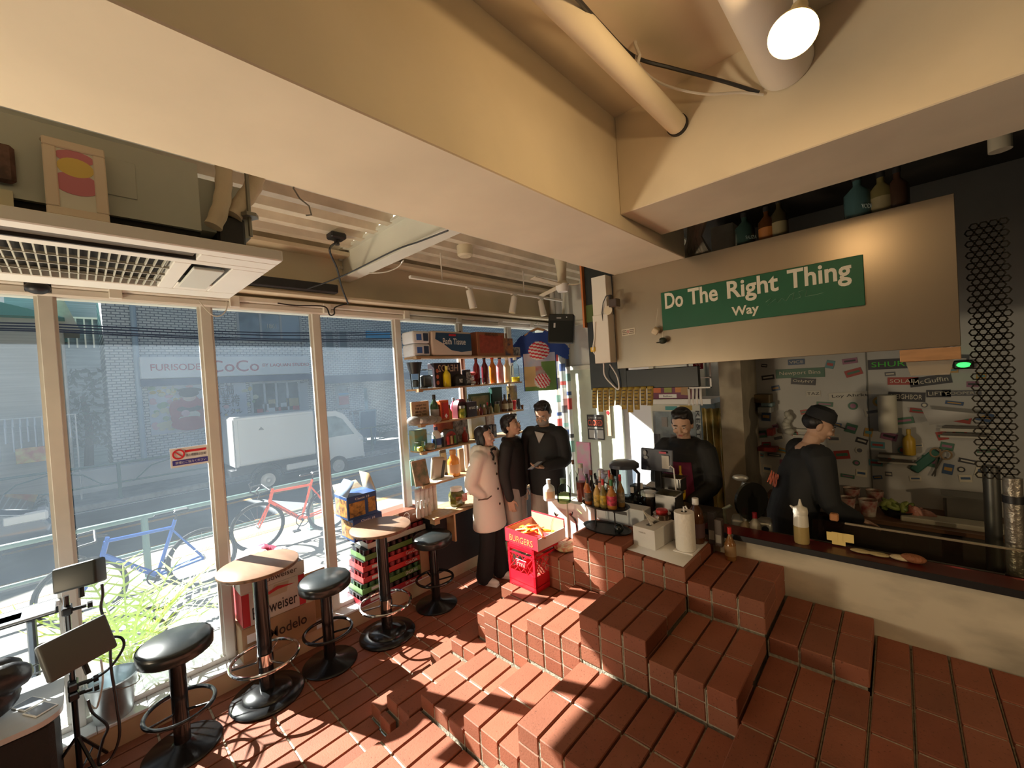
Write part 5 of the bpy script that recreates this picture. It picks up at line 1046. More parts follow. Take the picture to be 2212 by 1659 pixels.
# fine grid clipped by the outline gives the cloth soft folds
def inside(x, z):
    c = False; n_ = len(outl); j = n_-1
    for i in range(n_):
        xi, zi = outl[i]; xj, zj = outl[j]
        if (zi > z) != (zj > z) and x < (xj-xi)*(z-zi)/(zj-zi)+xi: c = not c
        j = i
    return c
NX, NZ = 72, 70; V = {}
def tv(i, j, s):
    key = (i, j, s)
    if key not in V:
        x = -.40+.80*i/NX; z = .76*j/NZ; th2 = .022+.012*math.sin(x*22+z*3)+.006*math.sin(z*17+x*5); V[key] = g.b.verts.new((x, s*th2, z))
    return V[key]
cells = {(i, j) for i in range(NX) for j in range(NZ) if inside(-.40+.80*(i+.5)/NX, .76*(j+.5)/NZ)}
def shirtcol(x, z):
    if z > .47 or abs(x) > .2: 
        if (x/.13)**2+((z-.50)/.11)**2 < 1: return 1 if int((z+x*.25)*48) % 2 else 2
        return 0
    if (x/.14)**2+((z-.50)/.12)**2 < 1: return 1 if int((z+x*.25)*48) % 2 else 2
    if z > .36: return 5
    if (x-.02)**2+(z-.12)**2*1.2 < .10**2: return 1 if int((z*.6+x)*52) % 2 else 2
    if z < .05 or x > .07+.05*math.sin(z*14): return 3
    if z < .3: return 4 if x < -.06 else 6
    return 5
for (i, j) in cells:
    cc = shirtcol(-.40+.80*(i+.5)/NX, .76*(j+.5)/NZ)
    for s in (-1, 1):
        q = [tv(i, j, s), tv(i+1, j, s), tv(i+1, j+1, s), tv(i, j+1, s)]; f = g.b.faces.new(q if s < 0 else q[::-1]); f.material_index = cc
    for di, dj, a, b_ in ((-1, 0, (0, 0), (0, 1)), (1, 0, (1, 1), (1, 0)), (0, -1, (1, 0), (0, 0)), (0, 1, (0, 1), (1, 1))):
        if (i+di, j+dj) not in cells and dj >= 0: g.b.faces.new([tv(i+a[0], j+a[1], -1), tv(i+b_[0], j+b_[1], -1), tv(i+b_[0], j+b_[1], 1), tv(i+a[0], j+a[1], 1)])
mats = [M('tee_blue', (.02, .06, .30), .8), M('tee_red', (.60, .03, .06), .8), M('tee_white', (.72, .68, .70), .8), M('tee_green', (.14, .26, .08), .8), M('tee_sand', (.60, .42, .22), .8), M('tee_sky', (.38, .42, .62), .8, col2=(.6, .45, .5), scale=6), M('tee_grey', (.36, .34, .36), .8, col2=(.5, .1, .1), scale=10)]
o = obj('shirt', g, mats, th_, 60); o.location = (0, 0, -.74)
g = G(); g.tube([(-.17, 0, -.045), (-.08, 0, .005), (0, 0, .03), (.08, 0, .005), (.17, 0, -.045)], [.010, .014, .016, .014, .010], 8); obj('hanger', g, M('hanger_wood', (.42, .22, .09), .5), th_)
g = G(); g.tube([(0, 0, .03), (0, 0, .07), (.02, 0, .09), (0, 0, .11), (-.02, 0, .09)], .003, 5); obj('hanger_hook', g, CHROME, th_)
th_.rotation_euler = (0, 0, .62); th_.scale = (.98, .98, 1.0)
# loudspeaker
spk = thing('loudspeaker', 'black loudspeaker box hanging in the corner above the T-shirt', 'loudspeaker', (-2.72, 3.75, 2.56), rot=(.05, .10, .55))
g = G(); g.box(-.14, .14, -.10, .12, -.17, .15, bev=.012); obj('cabinet', g, M('speaker_black', (.018, .020, .018), .5), spk)
g = G(); g.box(-.125, .125, -.104, -.098, -.155, .075, bev=.002); obj('grille_cloth', g, M('speaker_cloth', (.010, .014, .012), .8), spk)
g = G(); g.box(-.05, .0, -.103, -.099, .100, .110); g.ell((.06, -.103, .115), .008, 0, 10); g.box(-.08, -.06, -.105, -.1, .0, .05); obj('badge', g, M('badge_grey', (.6, .6, .6), .4), spk)
g = G(); g.tube([(0, .1, .0), (0, .18, .1), (0, .2, .3), (0, .2, .62)], .018, 8); obj('bracket', g, STEELW, spk)
# ================================================================ far end: post, door wall, signs
# sticker covered pipes in the corner
for k, (xa, col, w_) in enumerate(((1200, (.80, .78, .74), .035), (1213, (.42, .42, .40), .045), (1224, (.66, .68, .66), .03))):
    pa = PY(xa+6, 860, 4.62-.05*k); g = G(); g.tube([(pa.x, pa.y, 0), (pa.x, pa.y, 3.2)], w_, 14)
    o = single('corner_pipe', ['white pipe in the far corner beside the man with the mask', 'grey pipe covered with round stickers in the far corner', 'pale pipe at the edge of the glass door wall'][k], 'pipe', g, M('pipe_c%d' % k, col, .5))
    for q in range(9):
        z = .9+q*.19+.05*k; g = G(); g.lathe([(w_+.002, z), (w_+.002, z+.05+.05*((q*7+k) % 3))], c=(pa.x, pa.y, 0), n=14); part('pipe_sticker', g, M(['stk_a', 'stk_b', 'stk_c', 'stk_d', 'stk_e'][(q*3+k) % 5], [(.08, .08, .08), (.55, .06, .05), (.2, .35, .3), (.7, .68, .6), (.05, .08, .2)][(q*3+k) % 5], .5), o)
# glazed door leaves and frame on the back wall
DF = M('door_frame_cream', (.72, .70, .58), .5)
dx0, dx1, dx2 = PY(1232, 850, 4.69).x, PY(1340, 850, 4.69).x, PY(1412, 850, 4.69).x
g = G()
for x_ in (dx0, dx1, dx2, -1.55): g.box(x_-.03, x_+.03, 4.655, 4.70, 0, 2.75, bev=.003)
for z_ in (.03, 2.12, 2.72): g.box(dx0, -1.55, 4.66, 4.70, z_-.03, z_+.03, bev=.003)
struct('door_1', g, DF)
g = G(); g.box(dx0+.03, dx1-.03, 4.685, 4.692, .06, 2.09); struct('door_2', g, M('door_panel_sage', (.62, .66, .52), .45, var=.1, scale=3))
g = G(); g.box(dx1+.03, dx2-.03, 4.685, 4.692, .06, 2.09); struct('door_3', g, M('door_panel_white', (.82, .82, .84), .5))
cs = PY(1286, 923, 4.67); r = thing('closed_sign', 'black sign reading SORRY WE ARE CLOSED on the pale door', 'sign', (cs.x, 4.676, cs.z))
g = G(); g.box(-.125, .125, -.004, .004, -.165, .165, bev=.002); obj('board', g, M('sign_black', (.04, .035, .03), .5), r)
text('SORRY, WE ARE', M('sign_grey', (.6, .58, .52)), r, (0, -.006, .125), FY, .03, .001, fit=(.20, .028)); text('CLOSED', M('sign_orange', (.75, .12, .06), .5), r, (0, -.006, .06), FY, .08, .002, fit=(.22, .08), off=.002)
g = G(); g.box(-.115, .115, -.006, -.004, -.02, .0); g.box(-.1, -.015, -.006, -.004, -.145, -.035); g.box(.02, .115, -.006, -.004, -.145, -.035); obj('hours_panel', g, M('sign_grey', (.6, .58, .52)), r); text('BUSINESS HOURS', INK, r, (0, -.007, -.01), FY, .02, .001, fit=(.2, .012))
sk = PY(1313, 900, 4.66); g = G(); g.box(-.03, .03, 0, .004, -.25, .25); rb_ = single('paper_strip', 'narrow peach paper strip with a red diamond hanging on the door', 'paper strip', g, M('peach_paper', (.72, .50, .34), .7), (sk.x, 4.668, sk.z)); g = G(); g.prism([(0, .02), (.025, .05), (0, .08), (-.025, .05)], 'y', -.003, .0); obj('red_diamond', g, RED, rb_)
ps = PY(1260, 955, 3.08); r = thing('poster_card', 'pink and grey picture card standing behind the bottles', 'picture card', (ps.x, 3.08, .9)); g = G(); g.box(-.07, .07, -.01, .01, 0, ps.z-.9); obj('card', g, M('card_grey', (.45, .42, .45), .5, col2=(.75, .2, .45), scale=8), r)
# tiled sill below, white skirting near the far end
g = G(); g.box(-3.45, -2.2, 4.60, 4.70, 0, .3); struct('trim_11', g, TILEW)
# ---------------- black menu board hanging beside the hood
mb = thing('menu_board', 'big black board hanging left of the steel hood', 'board', (-1.55, 2.96, 3.25))
g = G(); g.box(-1.865, -1.535, 2.93, 2.97, 1.90, 3.2, bev=.004); g.box(-1.54, -1.0, 2.93, 2.97, 1.90, 2.045, bev=.004); part('panel', g, M('board_black', (.012, .016, .015), .45), mb)
g = G(); g.box(-1.885, -1.868, 2.90, 2.98, 2.42, 2.95); part('orange_edge', g, M('edge_orange', (.55, .18, .05), .5), mb)
g = G(); g.box(-1.865, -1.72, 2.925, 2.93, 2.46, 2.60); part('green_patch', g, M('patch_green', (.08, .12, .02), .5), mb)
g = G(); g.box(-1.70, -1.66, 2.92, 2.93, 2.45, 2.54); g.box(-1.655, -1.63, 2.92, 2.93, 2.44, 2.56); part('white_marks', g, WHITE, mb)
NOTE = M('note_yellow', (.42, .30, .05), .6, col2=(.25, .16, .04), scale=30)
for k in range(10):
    x_ = -1.82+k*.052+(.006 if k > 3 else 0); hh = .165+.03*math.sin(k*1.3)
    r = thing('menu_slip', 'ochre paper menu slip pinned under the black board', 'menu slip', (x_, 2.925, 1.915), 0, 'ochre menu slips under the black board')
    g = G(); g.grid(lambda u, v: (-.024+.048*u*(1-.12*v), -.006*math.sin(v*3+k)-.02*v, -hh*v), 2, 8); s_ = obj('slip', g, NOTE, r, 60); md = s_.modifiers.new('s', 'SOLIDIFY'); md.thickness = .0015
    g = G()
    for q in range(5): g.box(-.016, .014-.004*(q % 3), -.0245, -.0235, -.03-q*.026, -.024-q*.026, X=T(y=.008-.003*q))
    obj('writing', g, INK, r)
# power adaptor, cable and round plate on the cream box beside the hood
cable('white_cable', 'white cable hanging in a loop over the black board', [(-1.64, 2.69, 2.42), (-1.655, 2.69, 2.30), (-1.67, 2.69, 2.20), (-1.66, 2.80, 2.13), (-1.70, 2.88, 2.02), (-1.66, 2.90, 1.95), (-1.60, 2.91, 1.90), (-1.60, 2.90, 2.0), (-1.63, 2.85, 2.1)], .006, WHITE)
g = G(); g.box(-1.69, -1.655, 2.68, 2.70, 2.20, 2.235, bev=.003); single('cable_clip', 'yellow clip holding the white cable at the cream box', 'clip', g, M('clip_yellow', (.75, .50, .05), .5))
pg = PY(1328, 655, 2.67); r = thing('power_adaptor', 'dark power adaptor with black cable plugged in beside the hood', 'adaptor', (pg.x, 2.66, pg.z)); g = G(); g.box(-.03, .035, -.03, .03, -.028, .028, bev=.005); g.box(-.04, -.02, -.01, .03, .02, .065, 1, .004); obj('body', g, [M('adaptor_brown', (.07, .05, .04), .4), BLACK], r); g = G(); g.tube([(-.03, 0, .06), (-.06, .0, .062), (-.10, .02, .02), (-.12, .03, -.05), (-.12, .04, -.12)], .004, 6); obj('cord', g, BLACK, r)
g = G(); g.lathe([(0, 0), (.032, 0), (.032, .006), (0, .006)], n=24, X=T(x=pg.x-.045, y=2.655, z=pg.z-.045, rx=math.pi/2)); single('round_plate', 'small round cream plate beside the power adaptor', 'plate', g, M('aged_white', (.66, .58, .42), .5))
# ---------------- steel hood with street sign
HOOD = M('brushed_steel', (.42, .345, .25), .30, .75, var=.07, scale=1.2, stretch=(3, 1, .5))
hd = thing('extractor_hood', 'long brushed steel hood front above the kitchen hatch', 'hood', (-.66, 3.1, 2.06))
g = G(); g.box(-1.53, .213, 2.783, 2.795, 2.06, 2.757, bev=.002); part('front_panel', g, HOOD, hd)
g = G(); g.box(-1.52, .20, 2.797, 3.40, 2.09, 2.12); g.box(-1.52, -1.505, 2.797, 3.40, 2.12, 2.74); g.box(.19, .205, 2.797, 3.40, 2.06, 2.74); g.box(-1.52, .20, 2.797, 3.40, 2.725, 2.74); part('casing', g, M('dark_steel', (.12, .10, .08), .4, .7), hd)
P1, P2, P3, P4 = PY(1426, 634, 2.77), PY(1864, 548, 2.77), PY(1869, 655, 2.77), PY(1433, 717, 2.77)
sx0, sx1 = (P1.x+P4.x)/2, (P2.x+P3.x)/2; szt, szb = (P1.z+P2.z)/2, (P3.z+P4.z)/2
ss = thing('street_sign', 'green street sign reading Do The Right Thing Way on the steel hood', 'sign', ((sx0+sx1)/2, 2.776, (szt+szb)/2)); W2, H2 = (sx1-sx0), (szt-szb)
g = G(); g.box(-W2/2, W2/2, -.006, .005, -H2/2, H2/2, bev=.002); obj('plate', g, M('sign_green', (.0, .105, .042), .45, var=.12, scale=4), ss)
SW = M('sign_letters', (.72, .68, .55), .5)
def st(body, xa, xb, ya, yb):
    a = PY(xa, ya, 2.77); b_ = PY(xb, yb, 2.77); return a, b_
for wd, (xa, ya, yb), (xb, yc_, yd) in (('Do', (1437, 637, 680), (1476, 634, 672)), ('The', (1487, 633, 671), (1551, 622, 663)), ('Right', (1571, 617, 653), (1682, 594, 650)), ('Thing', (1701, 590, 632), (1840, 571, 628))):
    x0_, x1_ = PY(xa, (ya+yb)/2, 2.77).x, PY(xb, (yc_+yd)/2, 2.77).x
    zt = {'Do': .105, 'The': .105, 'Right': .105, 'Thing': .105}[wd]
    me = text_mesh(wd, .1, .002, off=.0022); xs = [v.co.x for v in me.vertices]; ys_ = [v.co.y for v in me.vertices]; sc_ = (x1_-x0_)/(max(xs)-min(xs)); capb = [v.co.y for v in me.vertices]
    # baseline at the foot of the first letter
    base = min(v.co.y for v in me.vertices if v.co.x < min(xs)+(max(xs)-min(xs))*.15); top = max(v.co.y for v in me.vertices if v.co.x < min(xs)+(max(xs)-min(xs))*.15)
    for v in me.vertices: v.co.x = (v.co.x-(max(xs)+min(xs))/2)*sc_; v.co.y = (v.co.y-base)*zt/(top-base)
    o = obj('lettering', me, SW, ss, 30); o.rotation_euler = FY; o.location = ((x0_+x1_)/2-(sx0+sx1)/2, -.0075, .015)
x0_, x1_ = PY(1581, 680, 2.77).x, PY(1640, 675, 2.77).x
text('Way', SW, ss, ((x0_+x1_)/2-(sx0+sx1)/2, -.0075, -.075), FY, .05, .002, fit=(x1_-x0_, .072), off=.0012)
g = G(); sgp = [(0, 0), (.03, .02), (.01, -.02), (.05, .01), (.06, -.015), (.08, .01), (.10, -.01), (.12, .02), (.14, .03), (.13, -.01), (.17, .0), (.16, .03), (.20, .04), (.19, 0), (.23, .0), (.27, .005)]
g.tube([(a+.09, -.0075, b_-.04) for a, b_ in sgp], .0012, 4); obj('signature', g, M('pale_ink', (.25, .42, .30), .5), ss)
dz = PY(1417, 715, 2.75); r = thing('hanging_dice', 'cream soft cube hanging on a string at the sign corner', 'hanging charm', (dz.x, 2.745, dz.z)); g = G(); g.box(-.022, .022, -.022, .022, -.022, .022, bev=.010, seg=3, X=Euler((.5, .6, .4)).to_matrix().to_4x4()); obj('cube', g, M('dice_cream', (.62, .52, .36), .8, bump=.5, scale=60), r, 60); g = G(); g.tube([(0, 0, .02), (.018, .0, .12), (.02, .015, .155)], .0015, 4); obj('string', g, SW, r)
dz = PY(1432, 736, 2.75); r = thing('hanging_ball', 'small dark cap shaped charm with a white letter below the sign corner', 'hanging charm', (dz.x, 2.745, dz.z)); g = G(); g.ell((0, 0, 0), (.028, .026, .022), n=20); g.ell((-.018, -.014, -.010), (.022, .016, .005), n=14); obj('cap', g, M('charm_dark', (.02, .03, .018), .6), r, 60); g = G(); g.tube([(0, 0, .02), (.0, .01, .06)], .0015, 4); obj('string', g, SW, r); text('D', WHITE, r, (-.012, -.027, .002), FY, .02, .003, fit=(.010, .014))
sc_ = PY(1357, 717, 2.78); g = G(); g.box(-.052, .052, -.001, .001, -.024, .024); r = single('hood_sticker', 'cream sticker with brown handwriting on the left of the hood', 'sticker', g, M('sticker_cream2', (.60, .54, .42), .6), (sc_.x, 2.7815, sc_.z), rot=(0, -.03, 0))
g = G()
for q, (a, b_, zz) in enumerate(((-.045, -.015, .012), (-.045, -.01, 0), (-.045, -.005, -.013), (.012, .045, .012), (.015, .045, 0), (.005, .045, -.013))): g.tube([(a+(b_-a)*t/8, -.0018, zz+.003*(-1)**t) for t in range(9)], .0016, 4)
g.ell((-.001, -.0015, .002), (.012, .001, .012), 1); obj('handwriting', g, [M('ink_maroon', (.08, .02, .02)), M('pink_mark', (.5, .28, .24))], r)
# bottles on top of the hood
def hb(xc, yb, h, r_, mat, label, shape='long', **k):
    p_ = PY(xc, yb, 2.95); return bottle(label, (p_.x, 2.93, 2.742), r_, h, mat, shape=shape, **k)
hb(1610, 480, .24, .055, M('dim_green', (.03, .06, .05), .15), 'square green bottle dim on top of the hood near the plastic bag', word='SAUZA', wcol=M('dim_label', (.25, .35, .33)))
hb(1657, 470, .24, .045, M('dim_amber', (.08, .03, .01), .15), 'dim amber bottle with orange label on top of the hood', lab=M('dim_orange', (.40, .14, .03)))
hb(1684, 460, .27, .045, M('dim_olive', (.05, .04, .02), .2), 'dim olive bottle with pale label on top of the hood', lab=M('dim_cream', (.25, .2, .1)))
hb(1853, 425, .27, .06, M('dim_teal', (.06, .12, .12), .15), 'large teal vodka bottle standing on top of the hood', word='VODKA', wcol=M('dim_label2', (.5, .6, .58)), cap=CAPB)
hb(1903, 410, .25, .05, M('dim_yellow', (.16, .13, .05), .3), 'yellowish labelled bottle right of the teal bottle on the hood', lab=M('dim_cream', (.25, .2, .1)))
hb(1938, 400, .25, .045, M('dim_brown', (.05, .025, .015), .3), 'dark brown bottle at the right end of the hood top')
g = G()
for k in range(7): g.tube([(-1.0+.02*k, 2.90+.012*(k % 2), 2.745), (-1.02+.018*k, 2.90, 2.82), (-.99+.010*k, 2.88+.01*(k % 3), 2.90), (-.97+.012*k, 2.88, 3.0)], [.035, .03, .02, .03], 8)
single('plastic_bag', 'clear crumpled plastic bag hanging above the left end of the hood', 'bag', g, M('bag_clear', (.42, .37, .30), .2, bump=1, scale=25, alpha=.75))
cable('white_cable', 'two pale cords hanging by the plastic bag above the hood', [(-1.02, 2.72, 2.765), (-1.03, 2.8, 2.83), (-1.0, 2.8, 3.0), (-.98, 2.8, 3.2)], .005, GREYW)
# ================================================================ people
def remesh(g, voxel, smooth=2):
    me = bpy.data.meshes.new('t'); g.b.to_mesh(me); g.b.free(); o = bpy.data.objects.new('t', me); COL.objects.link(o)
    m = o.modifiers.new('r', 'REMESH'); m.mode = 'VOXEL'; m.voxel_size = voxel
    if smooth: s = o.modifiers.new('s', 'SMOOTH'); s.factor = .5; s.iterations = smooth
    bpy.context.view_layer.update(); r = bpy.data.meshes.new_from_object(o.evaluated_get(bpy.context.evaluated_depsgraph_get()))
    bpy.data.objects.remove(o); bpy.data.meshes.remove(me); r.materials.clear(); return r

def limb(g, pts, rs, n=14):
    P = [V3(p) for p in pts]; out = []; R = []
    for i in range(len(P)-1):
        for k in range(5): t = k/5; out.append(P[i].lerp(P[i+1], t)); R.append(rs[i]*(1-t)+rs[i+1]*t)
    out.append(P[-1]); R.append(rs[-1])
    sm = [out[0]]+[(out[i-1]+out[i]*2+out[i+1])/4 for i in range(1, len(out)-1)]+[out[-1]]
    g.tube(sm, R, n); g.ell(out[0], R[0]*.98, n=12); g.ell(out[-1], R[-1]*.98, n=12)
def hand(g, w, d, nrm, s, side, curl=.5, spread=.06):
    """w wrist, d pointing direction, nrm back-of-hand normal, side +1 when the thumb is on the d x nrm side"""
    d = V3(d).normalized(); nrm = (V3(nrm)-d*V3(nrm).dot(d)).normalized(); sd_ = d.cross(nrm).normalized()*side
    X = Matrix((sd_, d, nrm)).transposed().to_4x4()
    c = V3(w)+d*.048*s; g.ell(c, (.041*s, .053*s, .015*s), n=14, X=X)
    for k, (off, ln) in enumerate(((.030, .070), (.010, .078), (-.011, .072), (-.030, .056))):
        p = V3(w)+d*.088*s+sd_*off*s; a = 0; pts = [V3(w)+d*.06*s+sd_*off*s*.9, p]; dir_ = (d+sd_*spread*off*20).normalized()
        for q, f in enumerate((.45, .32, .23)):
            a += curl*(.55+.25*q); dd = (dir_*math.cos(a)-nrm*math.sin(a)).normalized(); p = p+dd*ln*f*s; pts.append(p)
        g.tube(pts, [.0095*s, .009*s, .0085*s, .0078*s, .0068*s], 8)
        g.ell(pts[-1], .0068*s, n=8)
    b0 = V3(w)+d*.025*s+sd_*.028*s; b1 = b0+(sd_*.8+d*.7-nrm*.3).normalized()*.034*s; b2 = b1+(d*.9+sd_*.25-nrm*.5*curl).normalized()*.028*s; b3 = b2+(d-nrm*curl).normalized()*.022*s
    g.tube([b0-sd_*.01*s, b0, b1, b2, b3], [.013*s, .013*s, .0105*s, .0095*s, .0075*s], 8); g.ell(b3, .0075*s, n=8)
SKIN = M('skin', (.58, .36, .25), .5, var=.05, scale=6, spec=.35); SKIN2 = M('skin_fair', (.66, .44, .34), .5, var=.05, scale=6, spec=.35)
HAIR = M('hair_black', (.012, .010, .010), .45, bump=.5, scale=60, stretch=(1, 1, .15)); EYEW = M('eye_white', (.7, .68, .64), .3); EYEB = M('eye_dark', (.02, .012, .01), .2); LIP = M('lips', (.42, .14, .12), .5)
def person(label, loc, rz, H, skin, head=(0, 0), arms=None, legs=None, hair='short', lean=0):
    s = H/1.70; root = thing('person', label, 'person', loc, rz); D = dict(s=s, root=root)
    lx = legs or {}
    def J(x, y, z): return V3((x*s, (y+lean*max(0, z-.95))*s, z*s))
    hipz, kz = .90, .49
    kneeL, kneeR = lx.get('kL', (-.10, .02, kz)), lx.get('kR', (.10, .02, kz)); ankL, ankR = lx.get('aL', (-.11, -.02, .085)), lx.get('aR', (.11, -.02, .085))
    A = {}
    for sd_, nm in ((-1, 'L'), (1, 'R')):
        a = (arms or {}).get(nm, {}); A[nm] = dict(sh=J(.175*sd_, 0, 1.385), el=J(*a.get('el', (.23*sd_, -.03, 1.11))), wr=J(*a.get('wr', (.25*sd_, .05, .87))), d=a.get('d', (0, .15, -1)), n=a.get('n', (sd_, 0, 0)), c=a.get('c', .45), t=a.get('t', -sd_))
    D['A'] = A; D['J'] = J; D['legs'] = (J(*kneeL), J(*kneeR), J(*ankL), J(*ankR))
    g = G()
    limb(g, [J(0, 0, .93), J(0, .005, 1.10), J(0, 0, 1.28), J(0, -.005, 1.38)], [.115*s, .105*s, .12*s, .09*s], 16)
    limb(g, [J(-.15, 0, 1.37), J(0, 0, 1.41), J(.15, 0, 1.37)], [.05*s, .055*s, .05*s]); 
    hp = J(0, .012, 1.575)
    limb(g, [J(0, -.012, 1.38), J(0, .0, 1.50)], [.056*s, .052*s])
    RH = Matrix.Rotation(head[0], 4, 'Z') @ Matrix.Rotation(head[1], 4, 'X'); HM = Matrix.Translation(hp) @ RH; D['HM'] = HM
    def hell(c, r, **k): g.ell(HM @ (V3(c)*s), tuple(q*s for q in r), n=k.get('n', 20), X=RH)
    hell((0, -.012, .040), (.076, .092, .082), n=24); hell((0, .012, -.005), (.069, .078, .085), n=24); hell((0, .030, -.058), (.050, .048, .042)); hell((0, .055, -.088), (.024, .02, .018))
    hell((0, .090, -.004), (.0105, .014, .026)); hell((0, .100, -.022), (.0145, .0125, .010)); hell((0, .085, -.052), (.022, .01, .009))
    for sd_ in (-1, 1): hell((.074*sd_, -.008, -.005), (.010, .018, .032)); hell((.036*sd_, .072, -.022), (.022, .018, .02))
    for nm in 'LR':
        a = A[nm]; limb(g, [a['sh'], a['el'], a['wr']], [.05*s, .038*s, .026*s]); hand(g, a['wr'], a['d'], a['n'], s*.98, a['t'], a['c'])
    for k_, an, sx_ in ((D['legs'][0], D['legs'][2], -1), (D['legs'][1], D['legs'][3], 1)):
        limb(g, [J(.09*sx_, 0, .90), k_, an], [.085*s, .052*s, .034*s]); g.ell(an+V3((0, .06*s, -.045*s)), (.035*s, .09*s, .03*s))
    obj('body', remesh(g, .0052), skin, root, 180)
    for sd_ in (-1, 1):
        g = G(); g.ell(HM @ V3((.030*sd_*s, .079*s, .010*s)), (.0125*s, .006*s, .0052*s), n=14, X=RH); g.ell(HM @ V3((.030*sd_*s, .0835*s, .009*s)), (.0056*s, .0035*s, .0052*s), 1, 12, X=RH); obj('eye', g, [EYEW, EYEB], root, 60)
        g = G(); g.ell(HM @ V3((.031*sd_*s, .084*s, .029*s)), (.019*s, .005*s, .0036*s), n=10, X=RH @ Matrix.Rotation(-.12*sd_, 4, 'Y')); obj('eyebrow', g, HAIR, root, 60)
    g = G(); g.ell(HM @ V3((0, .0945*s, -.048*s)), (.019*s, .006*s, .0034*s), n=12, X=RH); g.ell(HM @ V3((0, .0935*s, -.056*s)), (.016*s, .0065*s, .0044*s), n=12, X=RH); obj('mouth', g, LIP, root, 60)
    g = G()
    def he(c, r): g.ell(HM @ (V3(c)*s), tuple(q*s for q in r), n=22, X=RH)
    he((0, -.026, .060), (.084, .092, .082)); he((0, -.052, .008), (.080, .070, .080)); he((0, .026, .104), (.060, .052, .030))
    if hair == 'short':
        for sd_ in (-1, 1): he((.072*sd_, -.012, .035), (.014, .035, .04)); he((.030*sd_, .050, .092), (.030, .026, .018)); he((.05*sd_, .02, .115), (.02, .04, .018))
    if hair == 'swept': he((.03, .062, .090), (.05, .034, .024)); he((-.03, .045, .105), (.045, .04, .022)); he((.06, .03, .075), (.025, .035, .03)); he((-.068, -.01, .03), (.015, .035, .045)); he((.070, -.01, .03), (.015, .035, .045))
    if hair == 'bob':
        for sd_ in (-1, 1): he((.072*sd_, -.014, -.01), (.017, .040, .075)); he((.036*sd_, .052, .084), (.034, .024, .022))
        he((0, -.06, -.04), (.075, .055, .07))
    if hair == 'cap': pass
    if hair != 'cap': obj('hair', remesh(g, .006, 3), HAIR, root, 180)
    else:
        g.b.free(); g = G(); he((0, -.030, .020), (.082, .082, .070)); obj('hair', remesh(g, .006, 3), HAIR, root, 180)
    return D
def garment(D, name, mat, z0, z1, rings, sleeves=True, sl=(.072, .055, .043), hem=None, extra=None, vox=.009, sleeve_end=.96, smooth=2):
    """rings: [(z, half width, half depth, y offset)] in 1.70 m body units"""
    s = D['s']; J = D['J']; g = G(); n = 32; rr = []
    for (z, a, b_, yo) in rings:
        c = J(0, yo, z); rr.append([g.b.verts.new(c+V3((a*s*math.cos(k*2*math.pi/n), b_*s*math.sin(k*2*math.pi/n), 0))) for k in range(n)])
    for i in range(len(rr)-1):
        for k in range(n): g.b.faces.new([rr[i][k], rr[i][(k+1) % n], rr[i+1][(k+1) % n], rr[i+1][k]])
    g.b.faces.new(rr[0][::-1]); g.b.faces.new(rr[-1]); bmesh.ops.recalc_face_normals(g.b, faces=g.b.faces[:])
    if sleeves:
        for nm in 'LR':
            a = D['A'][nm]; e = a['el'].lerp(a['wr'], sleeve_end); sh = a['sh']+V3((0, 0, .0))
            inn = sh*.55+J(0, 0, 1.36)*.45
            limb(g, [inn, sh, a['el'], e], [sl[0]*1.05*s, sl[0]*s, sl[1]*s, sl[2]*s])
    if extra: extra(g, s, J)
    return obj(name, remesh(g, vox, smooth), mat, D['root'], 180)
def trousers(D, mat, top=.98, rk=.075, ra=.062, name='trousers'):
    s = D['s']; J = D['J']; g = G(); kl, kr, al, ar = D['legs']
    limb(g, [J(-.085, 0, .92), kl, al+V3((0, 0, .0))], [.105*s, rk*s, ra*s]); limb(g, [J(.085, 0, .92), kr, ar], [.105*s, rk*s, ra*s]); limb(g, [J(-.05, 0, .96), J(.05, 0, .96)], [.115*s, .115*s])
    return obj(name, remesh(g, .011), mat, D['root'], 180)
def shoes(D, mat, sole=None):
    s = D['s']
    for an in D['legs'][2:]:
        g = G(); g.ell(an+V3((0, .055*s, -.042*s)), (.044*s, .125*s, .036*s)); g.ell(an+V3((0, -.02*s, -.02*s)), (.042*s, .05*s, .05*s)); g.box(an.x-.042*s, an.x+.042*s, an.y-.06*s, an.y+.17*s, an.z-.085*s, an.z-.062*s, bev=.01)
        obj('shoe', remesh(g, .007), mat, D['root'], 180)
def facing(dx, dy): return math.atan2(-dx, dy)
BLKC = M('cloth_black', (.012, .013, .014), .85, bump=.15, scale=40); WCOAT = M('coat_white', (.84, .79, .70), .7, bump=.25, scale=7); GREYP = M('trousers_grey', (.46, .43, .38), .8, var=.1, scale=8)
# woman in the white coat
def P3(x, y, z=0): return (x, y, z)
D = person('woman in a long white hooded coat looking up, one hand in her pocket', P3(-3.06, 2.79), facing(.95, .30), 1.575, SKIN2, head=(.08, .22), hair='bob',
    arms={'R': dict(el=(.245, -.07, 1.10), wr=(.165, .035, .985), d=(-.5, .1, -.8), n=(.8, .5, .2), c=.3, t=-1), 'L': dict(el=(-.25, .0, 1.09), wr=(-.22, .10, .86), d=(0, .35, -.9), n=(-1, .2, 0), c=.9, t=1)},
    legs=dict(aL=(-.10, .04, .085), aR=(.10, -.05, .085)))
def ex(g, s, J):
    for k in range(12): a = math.pi*(.10+.16*k)-math.pi/2; g.ell(J(.105*math.cos(a), -.03+.085*math.sin(a), 1.445+.02*math.cos(a*2)), (.045*s, .045*s, .05*s), n=10)
    g.ell(J(0, -.12, 1.40), (.10*s, .05*s, .075*s))
